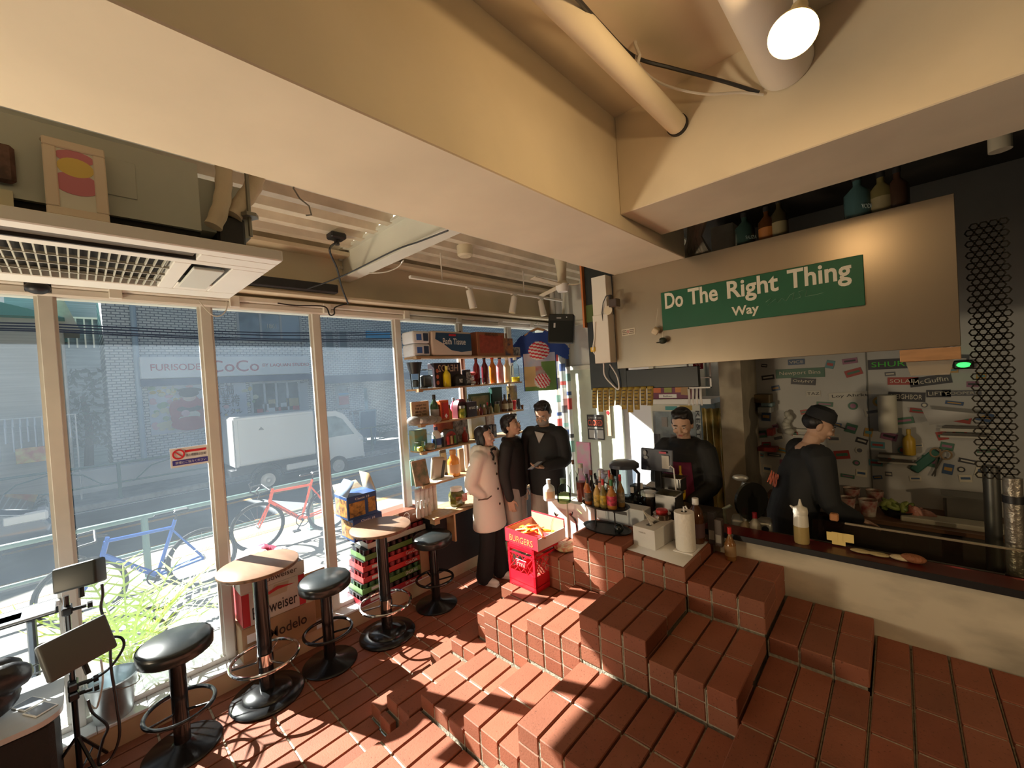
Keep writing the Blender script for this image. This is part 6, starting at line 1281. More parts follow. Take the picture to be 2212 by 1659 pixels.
garment(D, 'coat', WCOAT, 0, 0, [(.60, .215, .165, 0), (.62, .222, .172, 0), (.75, .212, .162, .0), (.90, .200, .150, .0), (1.05, .185, .138, .0), (1.20, .190, .138, -.01), (1.32, .185, .125, -.01), (1.40, .13, .10, -.01), (1.44, .07, .07, -.01)], sl=(.078, .068, .052), extra=ex, sleeve_end=.94)
s = D['s']; J = D['J']
for q in range(4):
    z = [1.19, 1.03, .87, 1.30][q]; g = G(); g.lathe([(0, .004), (.011, .003), (.013, 0), (.011, -.003), (0, -.004)][::-1], n=14, X=Matrix.Translation(J(.03, [.138, .142, .152, .127][q]+.004, z)) @ Matrix.Rotation(math.pi/2, 4, 'X')); obj('button', g, EYEB, D['root'])
g = G(); g.tube([J(.05, .10, 1.43), J(.05, .13, 1.38), J(.06, .125, 1.34)], .012*s, 8); g.tube([J(-.04, .105, 1.44), J(.0, .115, 1.46), J(.045, .10, 1.45)], .014*s, 8); obj('collar_strap', g, BLKC, D['root'])
pk = D['A']['R']['wr']; g = G(); g.tube([pk+V3((.045, -.03, -.03)), pk+V3((.02, .06, -.02)), pk+V3((-.02, .085, -.0))], .006, 6); obj('cuff_trim', g, M('trim_brown', (.09, .05, .03), .6), D['root'])
trousers(D, BLKC, rk=.085, ra=.095); shoes(D, M('shoe_white', (.74, .72, .66), .5))
wl = D['A']['L']['wr']
Mw = Matrix.Translation(V3((-3.06, 2.79, 0))) @ Matrix.Rotation(facing(.95, .30), 4, 'Z'); pw = Mw @ (wl+V3((.02, .055, -.075)))
g = G(); g.box(-.035, .035, -.006, .006, -.07, .07, bev=.005); single('phone', 'black phone held low in the hand of the woman in white', 'phone', g, BLACK, pw, rot=(.3, .2, 1.2))
# man behind her
D = person('young man in a black jacket looking up between the other two customers', P3(-2.985, 3.10), facing(.75, .35), 1.655, SKIN, head=(-.15, .26), hair='swept', arms={'R': dict(wr=(.24, .03, .86)), 'L': dict(wr=(-.23, .03, .86))})
def ex(g, s, J): g.tube([J(.075*math.cos(a*.5236), -.01+.07*math.sin(a*.5236), 1.435) for a in range(12)], .032*s, 10, closed=True)
garment(D, 'jacket', M('jacket_black', (.018, .016, .016), .7, bump=.3, scale=12), 0, 0, [(.84, .17, .13, 0), (.95, .180, .135, 0), (1.10, .178, .13, 0), (1.25, .188, .13, 0), (1.36, .17, .115, 0), (1.43, .075, .075, 0)], sl=(.072, .058, .046), extra=ex)
trousers(D, GREYP); shoes(D, BLKC)
# man with the face mask and phone
D = person('man in a black coat and grey face mask looking down at his phone', P3(-2.74, 3.36), facing(.25, -.85), 1.765, SKIN, head=(.05, -.42), hair='short',
    arms={'R': dict(el=(.25, -.02, 1.10), wr=(.24, .06, .86)), 'L': dict(el=(-.23, .03, 1.11), wr=(-.08, .25, 1.10), d=(.55, .75, .15), n=(.1, -.25, -1), c=.35, t=1)})
D['legs'] = D['legs']
def ex(g, s, J):
    g.tube([J(.085*math.cos(a*.5236), -.012+.08*math.sin(a*.5236), 1.43+.012*math.sin(a*.5236+3.1)) for a in range(12)], .036*s, 10, closed=True)
    g.ell(J(0, -.12, 1.39), (.10*s, .05*s, .07*s))
COATB = M('coat_black', (.014, .015, .016), .75, bump=.2, scale=14)
garment(D, 'coat', COATB, 0, 0, [(.78, .19, .14, 0), (.95, .198, .145, 0), (1.10, .190, .138, 0), (1.25, .198, .138, 0), (1.36, .18, .12, 0), (1.44, .08, .078, 0)], sl=(.078, .062, .05), extra=ex, sleeve_end=.93)
s = D['s']; HM = D['HM']; J = D['J']; g = G(); RH = HM.to_3x3().to_4x4()
g.ell(HM @ V3((0, .055*s, -.045*s)), (.062*s, .052*s, .050*s), n=20, X=RH); obj('face_mask', g, M('mask_grey', (.30, .27, .24), .8), D['root'], 60)
g = G(); g.prism([(-.05*s, 1.40*s), (.05*s, 1.42*s), (.01*s, 1.30*s)], 'y', .120*s, .135*s); obj('inner_collar', g, M('shirt_grey', (.42, .41, .38), .8), D['root'])
trousers(D, GREYP, rk=.09, ra=.08); shoes(D, BLKC)
Mw = Matrix.Translation(V3((-2.74, 3.36, 0))) @ Matrix.Rotation(facing(.25, -.85), 4, 'Z'); pw = Mw @ (D['A']['L']['wr']+V3((.055, .095, .03)))
g = G(); g.box(-.038, .038, -.075, .075, -.004, .004, bev=.003); g.box(-.034, .034, -.07, .07, .004, .0045, 1); single('phone', 'pale phone held up by the man in the face mask', 'phone', g, [M('phone_blue', (.10, .14, .22), .3), M('phone_screen', (.6, .62, .66), .2)], pw, rot=(-.35, .15, facing(.25, -.85)-.5))
# clerk behind the counter
D = person('man in a black hooded jacket and dark red apron behind the counter', P3(-1.29, 3.36), facing(-.10, -1), 1.70, SKIN, head=(.25, -.30), hair='short', arms={'R': dict(el=(.24, .02, 1.12), wr=(.12, .20, 1.02), d=(-.5, .8, -.1), n=(0, .2, 1), t=-1), 'L': dict(el=(-.24, .02, 1.12), wr=(-.12, .20, 1.0), d=(.4, .9, -.1), n=(0, .2, 1), t=1)})
def ex(g, s, J):
    g.tube([J(.09*math.cos(a*.5236), -.015+.08*math.sin(a*.5236), 1.43) for a in range(12)], .040*s, 10, closed=True); g.ell(J(0, -.13, 1.38), (.11*s, .055*s, .08*s))
garment(D, 'jacket', COATB, 0, 0, [(.84, .20, .14, 0), (.95, .205, .148, 0), (1.10, .20, .14, 0), (1.25, .205, .142, 0), (1.36, .19, .12, 0), (1.44, .08, .078, 0)], sl=(.08, .062, .05), extra=ex, sleeve_end=.9)
s = D['s']; J = D['J']; g = G(); g.grid(lambda u, v: J((-.17+.34*u)*(1-.35*v), .172*math.cos((u-.5)*1.3)-.015*v, .62+.68*v), 12, 12); o = obj('apron', g, M('apron_maroon', (.15, .01, .05), .8), D['root'], 60); mm = o.modifiers.new('s', 'SOLIDIFY'); mm.thickness = .004
trousers(D, BLKC); shoes(D, BLKC)
# cook
D = person('cook in a black jacket and black cap bent over the kitchen work top', P3(-.60, 3.50), facing(.80, .45), 1.69, SKIN, head=(-.2, -.45), hair='cap', lean=.30, arms={'R': dict(el=(.24, .10, 1.08), wr=(.17, .33, .96), d=(-.2, .9, -.3), n=(0, .3, 1), t=-1), 'L': dict(el=(-.24, .10, 1.08), wr=(-.16, .33, .96), d=(.2, .9, -.3), n=(0, .3, 1), t=1)})
garment(D, 'jacket', COATB, 0, 0, [(.80, .19, .15, 0), (.95, .20, .15, 0), (1.10, .195, .145, 0), (1.25, .205, .145, 0), (1.36, .19, .12, 0), (1.44, .08, .078, 0)], sl=(.085, .066, .05), sleeve_end=.9)
s = D['s']; HM = D['HM']; J = D['J']; RH = HM.to_3x3().to_4x4()
g = G(); g.lathe([(.092*s, 0), (.093*s, .03*s), (.082*s, .07*s), (.05*s, .095*s), (0, .10*s)], n=28, X=HM @ T(y=-.012*s, z=.045*s)); g.lathe([(0, .0), (.09*s, 0)], n=28, X=HM @ T(y=-.012*s, z=.045*s)); g.prism([(-.07*s, .06*s), (-.06*s, .12*s), (0, .155*s), (.06*s, .12*s), (.07*s, .06*s)], 'z', .042*s, .050*s, X=HM); obj('cap', g, M('cap_cloth', (.02, .02, .022), .8), D['root'])
o = text('ANS', M('print_orange2', (.75, .16, .06), .6), D['root'], J(-.06, -.158, 1.18), (math.pi/2-.28, 0, 0), .1, .003, fit=(.17, .10), off=.004)
for q in range(3): text('street wear', M('print_cream', (.55, .5, .4), .6), D['root'], J(-.09, -.164, 1.04-q*.035), (math.pi/2-.1, 0, 0), .03, .002, fit=(.12, .015))
trousers(D, BLKC); shoes(D, BLKC)
# ================================================================ counter top things
def AT(xc, yb, z):
    p_ = PZ(xc, yb, z); return p_, (p_-CAM).dot(CF)/FPX
LG, TB, PB = F0+2.75*BC, F0+5.15*BC, F0+4.75*BC        # ledge, tall block, paper block
# back counter
bc = thing('back_counter', 'dark work counter behind the brick ledge', 'counter', (-1.55, 3.0, 0))
g = G(); g.box(-2.30, -1.03, 2.96, 3.20, .0, .87); part('cabinet', g, M('counter_dark', (.05, .04, .035), .6, var=.3), bc)
g = G(); g.box(-2.32, -1.01, 2.955, 3.205, .87, .90, bev=.003); g.box(-1.685, -1.01, 2.79, 2.955, .87, .90, bev=.003); g.box(-1.685, -1.01, 2.79, 2.955, .0, .87); part('counter_top', g, M('counter_grey', (.20, .19, .17), .4), bc)
# red milk crates with a sweet box on top
CR_ = M('crate_red', (.70, .012, .03), .35, coat=.2)
def crate(label, loc, s_=.27):
    r = thing('milk_crate', label, 'crate', loc, -.04, 'red plastic milk crates'); h = s_/2
    g = G(); t = .006
    for a in (-h, h-.02):
        for b_ in (-h, h-.02): g.box(a, a+.02, b_, b_+.02, 0, s_)
    for z, th in ((0, .075), (s_-.03, .03), (.20, .012), (.235, .012)):
        g.box(-h, h, -h, -h+t, z, z+th); g.box(-h, h, h-t, h, z, z+th); g.box(-h, -h+t, -h, h, z, z+th); g.box(h-t, h, -h, h, z, z+th)
    for k in range(-3, 5):
        for sg in (-1, 1):
            for (z0_, z1_) in ((.075, .20),):
                x0 = -h+.04*k*1.6; x1 = x0+sg*.12
                x0c, x1c = max(-h, min(h, x0)), max(-h, min(h, x1))
                if abs(x0c-x1c) > .03:
                    g.tube([(x0c, -h+.003, z0_), (x1c, -h+.003, z1_)], .004, 4); g.tube([(h-.003, x0c, z0_), (h-.003, x1c, z1_)], .004, 4)
    g.box(-h, h, -h, h, 0, .006)
    obj('frame', g, CR_, r)
    g = G(); g.box(-.055, .055, -h-.002, -h+.004, .115, .17, bev=.015); obj('logo_plate', g, CR_, r); text('Fmi', M('crate_pale', (.75, .35, .32), .4), r, (0, -h-.004, .142), FY, .05, .002, fit=(.08, .036))
    return r
cc_ = PZ(1095, 1171, .815); cxy = (cc_.x+.137, cc_.y+.137)
crate('lowest red milk crate hidden behind the brick steps', (cxy[0], cxy[1], 0)); crate('middle red milk crate behind the brick steps, mostly hidden', (cxy[0], cxy[1], .272)); crate('top red milk crate beside the brick ledge, right under the sweet box', (cxy[0], cxy[1], .544))
sb = thing('sweet_box', 'open red display box holding orange sweet wrappers on the red crate', 'display box', (cxy[0]+.01, cxy[1]+.02, .816), -.06)
g = G(); w_, d_ = .17, .15
g.box(-w_, w_, -d_, -d_+.004, 0, .10); g.box(-w_, -w_+.004, -d_, d_, 0, .10); g.box(w_-.004, w_, -d_, d_, 0, .085, 2); g.box(-w_, w_, d_-.004, d_, 0, .15); g.box(-w_, w_, -d_, d_, 0, .004)
g.box(-w_+.004, w_-.004, d_-.009, d_-.005, .0, .14, 1); g.box(-w_+.005, -w_+.008, -d_+.005, d_-.005, 0, .095, 1)
obj('box', g, [M('sweet_red', (.72, .03, .05), .45), M('sweet_inside', (.70, .42, .26), .7), M('sweet_white', (.62, .58, .55), .5)], sb); text('BURGERS', M('gold_ink', (.75, .30, .10), .5), sb, (.0, -d_-.001, .04), FY, .04, .001, fit=(.24, .045))
for k in range(9):
    g = G(); c = V3((-.09+.025*k, -.06+.02*(k % 4), .075+.012*(k % 3))); X = Euler((rnd.uniform(-.4, .4), rnd.uniform(-.3, .3), rnd.uniform(-.8, .8))).to_matrix().to_4x4()
    g.b.verts.ensure_lookup_table(); g.ell(c, (.065, .016, .012), 0, 12, X=X); g.ell(c+(X @ V3((.07, 0, 0))), (.014, .022, .004), 0, 8, X=X); g.ell(c-(X @ V3((.07, 0, 0))), (.014, .022, .004), 0, 8, X=X)
    single('sweet_wrapper', 'orange and yellow sweet wrapper in the open red display box', 'wrapper', g, M('wrapper%d' % (k % 3), [(.80, .25, .02), (.85, .45, .03), (.70, .12, .03)][k % 3], .35, bump=.6, scale=50), (cxy[0]+.01, cxy[1]+.02, .816), group='sweet wrappers in the red display box')
p_, q_ = AT(1215, 1192, LG); r = thing('glass_jar', 'big empty glass jar on the sunlit brick ledge', 'jar', (-1.855, 2.44, LG))
g = G(); pf = [(0, .004), (.075, .004), (.095, .02), (.102, .07), (.102, .18), (.09, .225), (.066, .245), (.062, .262), (.070, .268), (.070, .275), (.058, .275)]; g.lathe(pf, n=40); obj('jar', g, MG('jar_glass', (.97, .99, .97), .13), r, 60)
g = G(); g.lathe([(0, .006), (.07, .006), (.085, .02), (.08, .035), (.04, .04), (0, .042)], n=20); obj('contents', g, M('jar_scraps', (.65, .58, .30), .6, col2=(.55, .12, .05), scale=45, alpha=.8), r)
# white boxes on the rear of the ledge and things on them
a = PY(1180, 1076, 2.62); b_ = PY(1262, 1092, 2.62)
g = G(); g.box(-2.15, -1.96, 2.62, 2.85, LG, 1.03, bev=.003); single('white_box', 'bright white box in the sun at the left of the counter', 'box', g, M('sunny_white', (.82, .80, .72), .6))
g = G(); g.box(-1.955, -1.74, 2.63, 2.85, LG, 1.025, bev=.003); single('white_box', 'second white box right of the brightest one on the counter', 'box', g, M('box_white2', (.78, .77, .74), .6))
r = thing('file_box', 'white box with an oval hand slot behind the two tier tray', 'box', (-1.50, 2.69, TB)); g = G(); g.box(-.19, .19, -.06, .05, 0, .13, bev=.003); obj('box', g, M('box_white3', (.60, .62, .60), .5), r); g = G(); g.box(-.05, .06, -.062, -.060, .075, .098, bev=.0); obj('slot', g, M('slot_dark', (.10, .09, .08), .7), r); g = G(); g.box(-.17, -.11, -.0615, -.060, .02, .10); obj('paper_label', g, M('label_paper', (.7, .7, .68)), r)
# bottles standing on the white boxes
def ob(xc, yb, z, wpx, h, label, body, **k):
    p_, q_ = AT(xc, yb, z); return bottle(label, (p_.x, p_.y, z), wpx*q_/2, h, body, **k)
ob(1187, 1080, 1.03, 25, .17, 'white plastic squirt bottle in front of the man in the mask', M('white_plastic', (.72, .72, .70), .35), cap=CAPW, lab=M('label_peach2', (.70, .50, .32)), shape='round')
ob(1219, 1085, 1.027, 30, .19, 'square green glass bottle with a white label near the squirt bottle', MG('bottle_green_clear', (.88, .97, .90), .12), cap=M('cap_green_glass', (.10, .18, .12), .2), liq=MG('limewater', (.75, .85, .6), .2), ll=.35, shape='round', neck=.4, lab=None)
ob(1242, 1078, 1.025, 17, .32, 'tall clear bottle behind the sauce bottles', GL, cap=M('cap_brown', (.12, .06, .03)), shape='long')
ob(1258, 1082, 1.025, 22, .30, 'clear bottle half full of dark red liquid beside the sauce bottles', GL, cap=M('stopper', (.5, .48, .42), .3), liq=M('liq_wine', (.16, .03, .02), .15), ll=.52, shape='long', neck=.45)
# two tier oval tray
tt = thing('tiered_tray', 'black oval two tier tray holding hot sauce bottles', 'tray', (-1.53, 2.50, TB), -.05); BT = M('tray_black', (.015, .016, .016), .45, .2)
for k, z in enumerate((0, .165)):
    g = G(); g.lathe([(0, z+.004), (.155, z+.004), (.17, z+.014), (.175, z+.014), (.16, z), (0, z)], n=48, sx=1.06, sy=.62); obj(['lower_tray', 'upper_tray'][k], g, BT, tt, 50)
for x_ in (-.09, .07): g = G(); g.cyl((x_, .0, .004), (x_, .0, .165), .005, n=8); obj('post', g, BT, tt)
g = G(); g.tube([(-.08, 0, .17)]+[(-.01+.085*math.cos(a), 0, .29+.04*math.sin(a)) for a in [math.pi*(1-k/10) for k in range(11)]]+[(.07, 0, .17)], .004, 8); obj('handle', g, BT, tt)
g = G(); g.ell((0, 0, .03), .031, n=24); single('black_ball', 'shiny black ball on the lower black oval tray', 'ball', g, M('ball_black', (.012, .015, .013), .2), (-1.42, 2.475, TB+.006))
ZU = TB+.170
sauces = [(-.150, .010, .026, .20, 'sauce', (.50, .20, .04), CAPB, (.45, .12, .05), 'hot sauce bottle with orange and green label at the left end of the tray'),
 (-.108, -.045, .026, .19, 'sauce', (.42, .12, .03), CAPB, (.15, .12, .10), 'hot sauce bottle with black label, second from the left on the tray'),
 (-.060, .045, .024, .23, 'sauce', (.62, .35, .28), CAPW, None, 'pinkish hot sauce bottle with a white top at the back of the tray'),
 (-.030, -.050, .027, .19, 'sauce', (.55, .36, .12), CAPB, (.62, .42, .08), 'hot sauce bottle with yellow label at the front of the tray'),
 (.025, -.060, .025, .20, 'sauce', (.20, .16, .05), CAPR, (.60, .42, .04), 'hot sauce bottle with red cap and yellow diamond label on the tray'),
 (.020, .040, .022, .24, 'sauce', (.30, .12, .04), CAPR, (.5, .3, .1), 'slim sauce bottle with a red top behind the others on the tray'),
 (.080, -.045, .033, .20, 'sauce', (.45, .18, .04), CAPG, (.62, .05, .10), 'wide sauce bottle with red and cream label, front right on the tray'),
 (.105, .035, .026, .22, 'sauce', (.30, .18, .06), CAPR, (.4, .36, .26), 'sauce bottle with green neck at the right end of the tray')]
for k, (dx, dy, r_, h, sh, bc_, cp_, lc, lb) in enumerate(sauces): bottle(lb, (-1.53+dx, 2.50+dy, ZU+.0), r_, h, M('sauce%d' % k, bc_, .15, coat=.5), cap=cp_, lab=M('saucelab%d' % k, lc, .5, col2=tuple(c*.25 for c in lc), scale=40) if lc else None, shape=sh)
# paper sheet, tissue box, paper roll on the lower block
g = G(); g.quad([(-1.30, 2.345, PB+.001), (-.93, 2.31, PB+.001), (-.93, 2.74, PB+.001), (-1.29, 2.74, PB+.001)]); o = single('paper_sheet', 'white paper sheet under the tissue box', 'paper', g, M('paper_white', (.72, .71, .68), .7)); md = o.modifiers.new('s', 'SOLIDIFY'); md.thickness = .0015; md.offset = 1
r = thing('tissue_box', 'white tissue box with a tissue pulled up, on the paper sheet', 'tissue box', (-1.205, 2.555, PB+.003), -.10)
g = G(); g.box(-.078, .078, -.13, .12, 0, .125, bev=.002); obj('box', g, M('tissue_box_white', (.68, .66, .62), .5, var=.06, scale=12), r)
g = G(); g.box(-.016, .016, -.075, .07, .1252, .1262); obj('slot', g, M('slot_dark', (.10, .09, .08), .7), r)
g = G(); g.grid(lambda u, v: (.004+.012*math.sin(v*9+u*3)*(1-u)-.03*u*math.sin(v*3.1), -.06+.12*v*(1-.6*u)-.05*u, .124+.085*u*(1+.25*math.sin(v*4))), 8, 12); o = obj('tissue', g, M('tissue', (.75, .73, .68), .8), r, 80); md = o.modifiers.new('s', 'SOLIDIFY'); md.thickness = .002
text('TISSUE', M('ink_grey', (.35, .33, .3)), r, (-.01, -.1315, .095), FY, .02, .0006, fit=(.05, .008))
r = thing('paper_towel_roll', 'white paper towel roll standing on the paper sheet', 'paper roll', (-.995, 2.53, PB+.003)); g = G(); g.lathe([(.018, .012), (.058, .012), (.0585, .02), (.0585, .238), (.057, .243), (.018, .243)], n=40); obj('roll', g, M('roll_white', (.76, .73, .66), .9, bump=.4, scale=50), r)
g = G(); g.box(-.06, .062, -.06, .06, 0, .010, bev=.004); g.cyl((0, 0, .01), (0, 0, .25), .006, n=8); g.tube([(0, 0, .25), (.0, .0, .272), (.012, .0, .278), (.02, 0, .262)], .005, 6); obj('holder', g, WHITE, r)
# things at the rear: blender, cups, pans, jars
def onc(xc, Y, z): p_ = PY(xc, 1000, Y); return p_.x
bx_ = onc(1346, 2.86, .9); r = thing('blender', 'large clear blender jug with a dark lid and handle', 'blender', (bx_, 2.87, .90))
g = G(); g.box(-.10, .10, -.075, .075, 0, .17, bev=.02, seg=3); obj('base', g, BLACK, r, 60); g = G(); g.lathe([(.06, .17), (.075, .19), (.108, .40), (.106, .40), (.07, .19), (0, .18)], n=8); obj('jug', g, MG('jug_clear', (.72, .76, .80), .2), r)
g = G(); g.lathe([(0, .40), (.113, .40), (.113, .425), (.085, .445), (.04, .45), (0, .45)], n=28); obj('lid', g, M('lid_grey', (.05, .055, .07), .3), r); g = G(); g.tube([(.10, -.03, .40), (.135, -.03, .37), (.125, -.03, .24), (.08, -.03, .21)], .012, 8); g.box(-.008, .014, -.115, -.10, .2, .40, bev=.004); obj('handle', g, BLACK, r)
r = thing('ice_tub', 'clear plastic tub of crumpled bags left of the blender', 'tub', (onc(1294, 2.80, .9), 2.84, .90)); g = G(); g.lathe([(0, .21), (.055, .21), (.07, .33), (.068, .33), (.054, .22), (0, .22)], n=22); obj('tub', g, PLC, r); g = G(); g.lathe([(0, 0), (.10, 0), (.10, .205), (0, .205)], n=24, sy=.6); obj('black_tin', g, BLACK, r); g = G(); [g.ell((rnd.uniform(-.03, .03), rnd.uniform(-.03, .03), .26+.02*k), (.03, .03, .02), k % 2, 10) for k in range(6)]; obj('contents', g, [M('bag_pale', (.65, .66, .72), .3), M('bag_lilac', (.5, .5, .7), .3)], r)
def rear(xc, Y, r_, h, label, body, **k): return bottle(label, (onc(xc, Y, 0), Y, k.pop('z', .90)), r_, h, body, **k)
rear(1275, 2.80, .028, .36, 'dark wine bottle with a red capsule behind the sauce bottles', M('wine_dark', (.02, .015, .012), .15, coat=.5), cap=M('capsule_red', (.16, .02, .015), .4), shape='long', neck=.45)
rear(1318, 2.815, .022, .34, 'brown wooden pepper mill with a round knob behind the sauces', M('mill_wood', (.16, .06, .025), .3, coat=.3), cap=M('mill_knob', (.45, .25, .10), .3), shape='long', neck=.7, cat='pepper mill', name='pepper_mill')
rear(1362, 2.80, .035, .27, 'clear water bottle with a white cap, left of the pair', GL, cap=CAPW, shape='jug', liq=MG('water', (.85, .9, .92), .2))
rear(1382, 2.87, .035, .29, 'clear water bottle with a white cap, right of the pair', GL, cap=CAPW, shape='jug', liq=MG('water', (.85, .9, .92), .2))
r = thing('paper_cup', 'clear printed cup standing before the water bottles', 'cup', (onc(1373, 2.72, 0), 2.72, TB)); g = G(); g.lathe([(0, 0), (.030, 0), (.038, .10), (.036, .10), (.028, .004), (0, .004)], n=24); obj('cup', g, M('cup_milky', (.66, .66, .66), .3, alpha=.75), r); text('EXTRA CHEESE', INK, r, (0, -.038, .06), (math.pi/2-.08, 0, 0), .02, .002, fit=(.05, .018))
r = thing('big_jar', 'dark jar with a wide white lid right of the blender', 'jar', (onc(1398, 2.93, 0), 2.93, .90)); g = G(); g.lathe([(0, 0), (.06, 0), (.062, .02), (.062, .17), (.05, .19), (0, .19)], n=28); obj('jar', g, M('jar_dark', (.03, .018, .012), .2, coat=.4), r); g = G(); g.lathe([(0, .19), (.060, .19), (.060, .215), (0, .218)], n=28); obj('lid', g, CAPW, r)
ST = M('steel', (.42, .41, .39), .28, .95)
for k, (xc, Y, z, w_, d_, h, lb) in enumerate(((1450, 3.08, 1.115, .085, .055, .10, 'raised steel food pan in front of the clerk'), (1441, 2.90, 1.02, .075, .07, .12, 'steel food pan with pale food in front of the raised pan'))):
    r = thing('food_pan', lb, 'pan', (onc(xc, Y, 0), Y, z)); g = G(); t = .003
    for a in ((-w_, w_, -d_, -d_+t), (-w_, w_, d_-t, d_), (-w_, -w_+t, -d_, d_), (w_-t, w_, -d_, d_)): g.box(*a, 0, h)
    g.box(-w_, w_, -d_, d_, 0, t); g.box(-w_-.012, w_+.012, -d_-.012, -d_, h-.003, h); g.box(-w_-.012, w_+.012, d_, d_+.012, h-.003, h); g.box(-w_-.012, -w_, -d_, d_, h-.003, h); g.box(w_, w_+.012, -d_, d_, h-.003, h); obj('pan', g, ST, r)
    g = G(); g.box(-w_*.8, w_*.8, -d_*.8, d_*.8, t, h*.6, bev=.01); obj('food', g, M('food%d' % k, [(.3, .22, .05), (.42, .45, .25)][k], .6, bump=.6), r)
g = G(); g.box(-.34, .34, -.07, .09, 0, .12); g.box(-.34, .02, .02, .1, .12, .21); single('steel_rack', 'dark steel stand carrying the food pans behind the counter', 'stand', g, M('dark_steel', (.12, .10, .08), .4, .7), (-1.28, 3.02, .90))
r = thing('steel_canister', 'steel canister with a red lid in front of the pans', 'canister', (onc(1418, 2.62, 0), 2.66, PB)); g = G(); g.lathe([(0, 0), (.055, 0), (.058, .15), (.054, .16), (.058, .165), (0, .165)], n=28); obj('canister', g, M('canister_steel', (.30, .22, .16), .2, .9), r); g = G(); g.lathe([(0, .165), (.036, .165), (.04, .175), (.036, .188), (0, .19)], n=24); obj('lid', g, CAPR, r)
r = thing('white_bowl', 'small white bowl rim behind the tissue box', 'bowl', (-1.10, 2.74, PB)); g = G(); g.lathe([(0, 0), (.03, 0), (.05, .05), (.054, .08), (.050, .08), (.028, .006), (0, .006)], n=28); obj('bowl', g, WHITE, r)
g = G(); g.lathe([(0, 0), (.028, 0), (.034, .08), (.032, .08), (0, .07)], n=20); single('purple_cup', 'purple cup low between the file box and the steel canister', 'cup', g, M('cup_purple', (.20, .01, .10), .4), (-1.245, 2.755, PB))
bottle('brown sauce jug with a white cap behind the paper roll', (-.985, 2.70, PB+.002), .048, .285, M('jug_brown', (.09, .035, .015), .12, coat=.6, alpha=1), cap=CAPW, shape='jug', neck=.36, lab=M('lab_jug', (.1, .05, .05)))
for k, (x_, y_, h, c_) in enumerate(((-.90, 2.74, .20, (.04, .035, .035)), (-.855, 2.72, .17, (.07, .05, .04)))): g = G(); g.box(-.022, .022, -.025, .025, 0, h, bev=.003); g.box(-.016, .016, -.026, -.025, h*.15, h*.45, 1); single('black_tin', ['tall black tin right of the brown jug', 'shorter black tin beside the tall one'][k], 'tin', g, [M('tin%d' % k, c_, .4), M('label_dim', (.25, .23, .2))], (x_, y_, PB))
bottle('small amber sauce bottle with a red cap at the end of the brick block', (-.79, 2.70, F0+4*BC), .032, .20, M('amber_dim', (.22, .10, .03), .2, coat=.4), cap=CAPR, shape='sauce', lab=M('lab_amber', (.30, .18, .08)))
# register tablet
r = thing('till_screen', 'dark till screen with stickers on a stand in front of the clerk', 'till', (onc(1420, 3.0, 0), 2.99, .90)); g = G(); g.box(-.125, .125, -.006, .008, -.085, .085, bev=.006, X=T(z=.45, rx=-.12)); obj('screen', g, M('till_navy', (.03, .035, .055), .4), r); g = G(); g.box(-.025, .025, .0, .03, .1, .40, bev=.004); g.box(-.09, .09, -.07, .07, .0, .02, bev=.005); g.box(-.06, .06, -.04, .05, .02, .11, bev=.01); obj('stand', g, BLACK, r)
g = G(); g.box(.045, .10, -.013, -.011, .38, .49, X=T()); o = obj('white_sticker', g, M('sticker_white2', (.6, .58, .52)), r); g = G(); g.ell((-.085, -.008, .40), (.02, .002, .018)); g.box(.03, .085, -.02, -.018, .505, .52, X=None); obj('red_sticker', g, M('sticker_rose', (.5, .08, .12)), r); g = G(); g.ell((-.085, -.014, .50), (.014, .002, .02)); g.ell((-.08, -.014, .465), (.018, .002, .014)); obj('grey_sticker', g, M('sticker_grey', (.3, .31, .32)), r)
g = G(); g.tube([(.13, 0, .02), (.135, 0, .25), (.13, -.01, .40), (.115, -.02, .42), (.10, -.02, .41)], .005, 6); obj('white_cord', g, WHITE, r)
r = thing('paper_tray', 'small tray of papers beside the till screen', 'tray', (onc(1408, 2.93, 0)-.03, 3.12, .90)); g = G(); g.box(-.07, .07, -.04, .04, .0, .22); g.box(-.09, .09, -.05, .05, .22, .23, 1, X=T(rx=.1)); obj('tray', g, [BLACK, M('paper', (.75, .73, .68), .7)], r)
bottle('yellow squeeze bottle nozzle standing by the clerk', (onc(1463, 3.12, 0), 3.17, .90+.12), .03, .26, M('mustard', (.70, .42, .02), .35), cap=M('mustard', (.70, .42, .02)), shape='round', neck=.25)
# --------------- behind the clerk: shelf with snack box, cooler, plastic curtain
Yb = 4.1
sa, sb_ = PY(1405, 865, Yb), PY(1545, 862, Yb)
g = G(); g.box(sa.x, sb_.x, Yb-.12, Yb+.25, sa.z-.03, sa.z+.02, bev=.003); rr2 = single('white_shelf', 'white shelf behind the clerk with a purple snack carton on it', 'shelf', g, WHITE)
zS = sa.z+.021
r = thing('snack_carton', 'purple snack carton with coloured packet pictures above the clerk', 'carton', ((PY(1410, 850, Yb).x+PY(1505, 850, Yb).x)/2, Yb, zS)); w_ = (PY(1505, 850, Yb).x-PY(1410, 850, Yb).x)/2; hh = PY(1450, 822, Yb-.1).z-zS
g = G(); g.box(-w_, w_, -.1, .1, 0, hh, bev=.003); obj('box', g, M('snack_purple', (.16, .015, .06), .5), r)
for k, cc in enumerate(((.62, .14, .03), (.30, .30, .05), (.60, .22, .05))): g = G(); g.box(-w_*.75+k*w_*.5, -w_*.40+k*w_*.5, -.103, -.1, hh*.35, hh*.85); obj('packet_print', g, M('pk%d' % k, cc, .5), r)
g = G(); g.box(-w_*.5, w_*.3, -.104, -.1, hh*.06, hh*.26); obj('white_label', g, WHITE, r); text('Bahlsen', INK, r, (-w_*.1, -.105, hh*.16), FY, .03, .001, fit=(w_*.4, hh*.09))
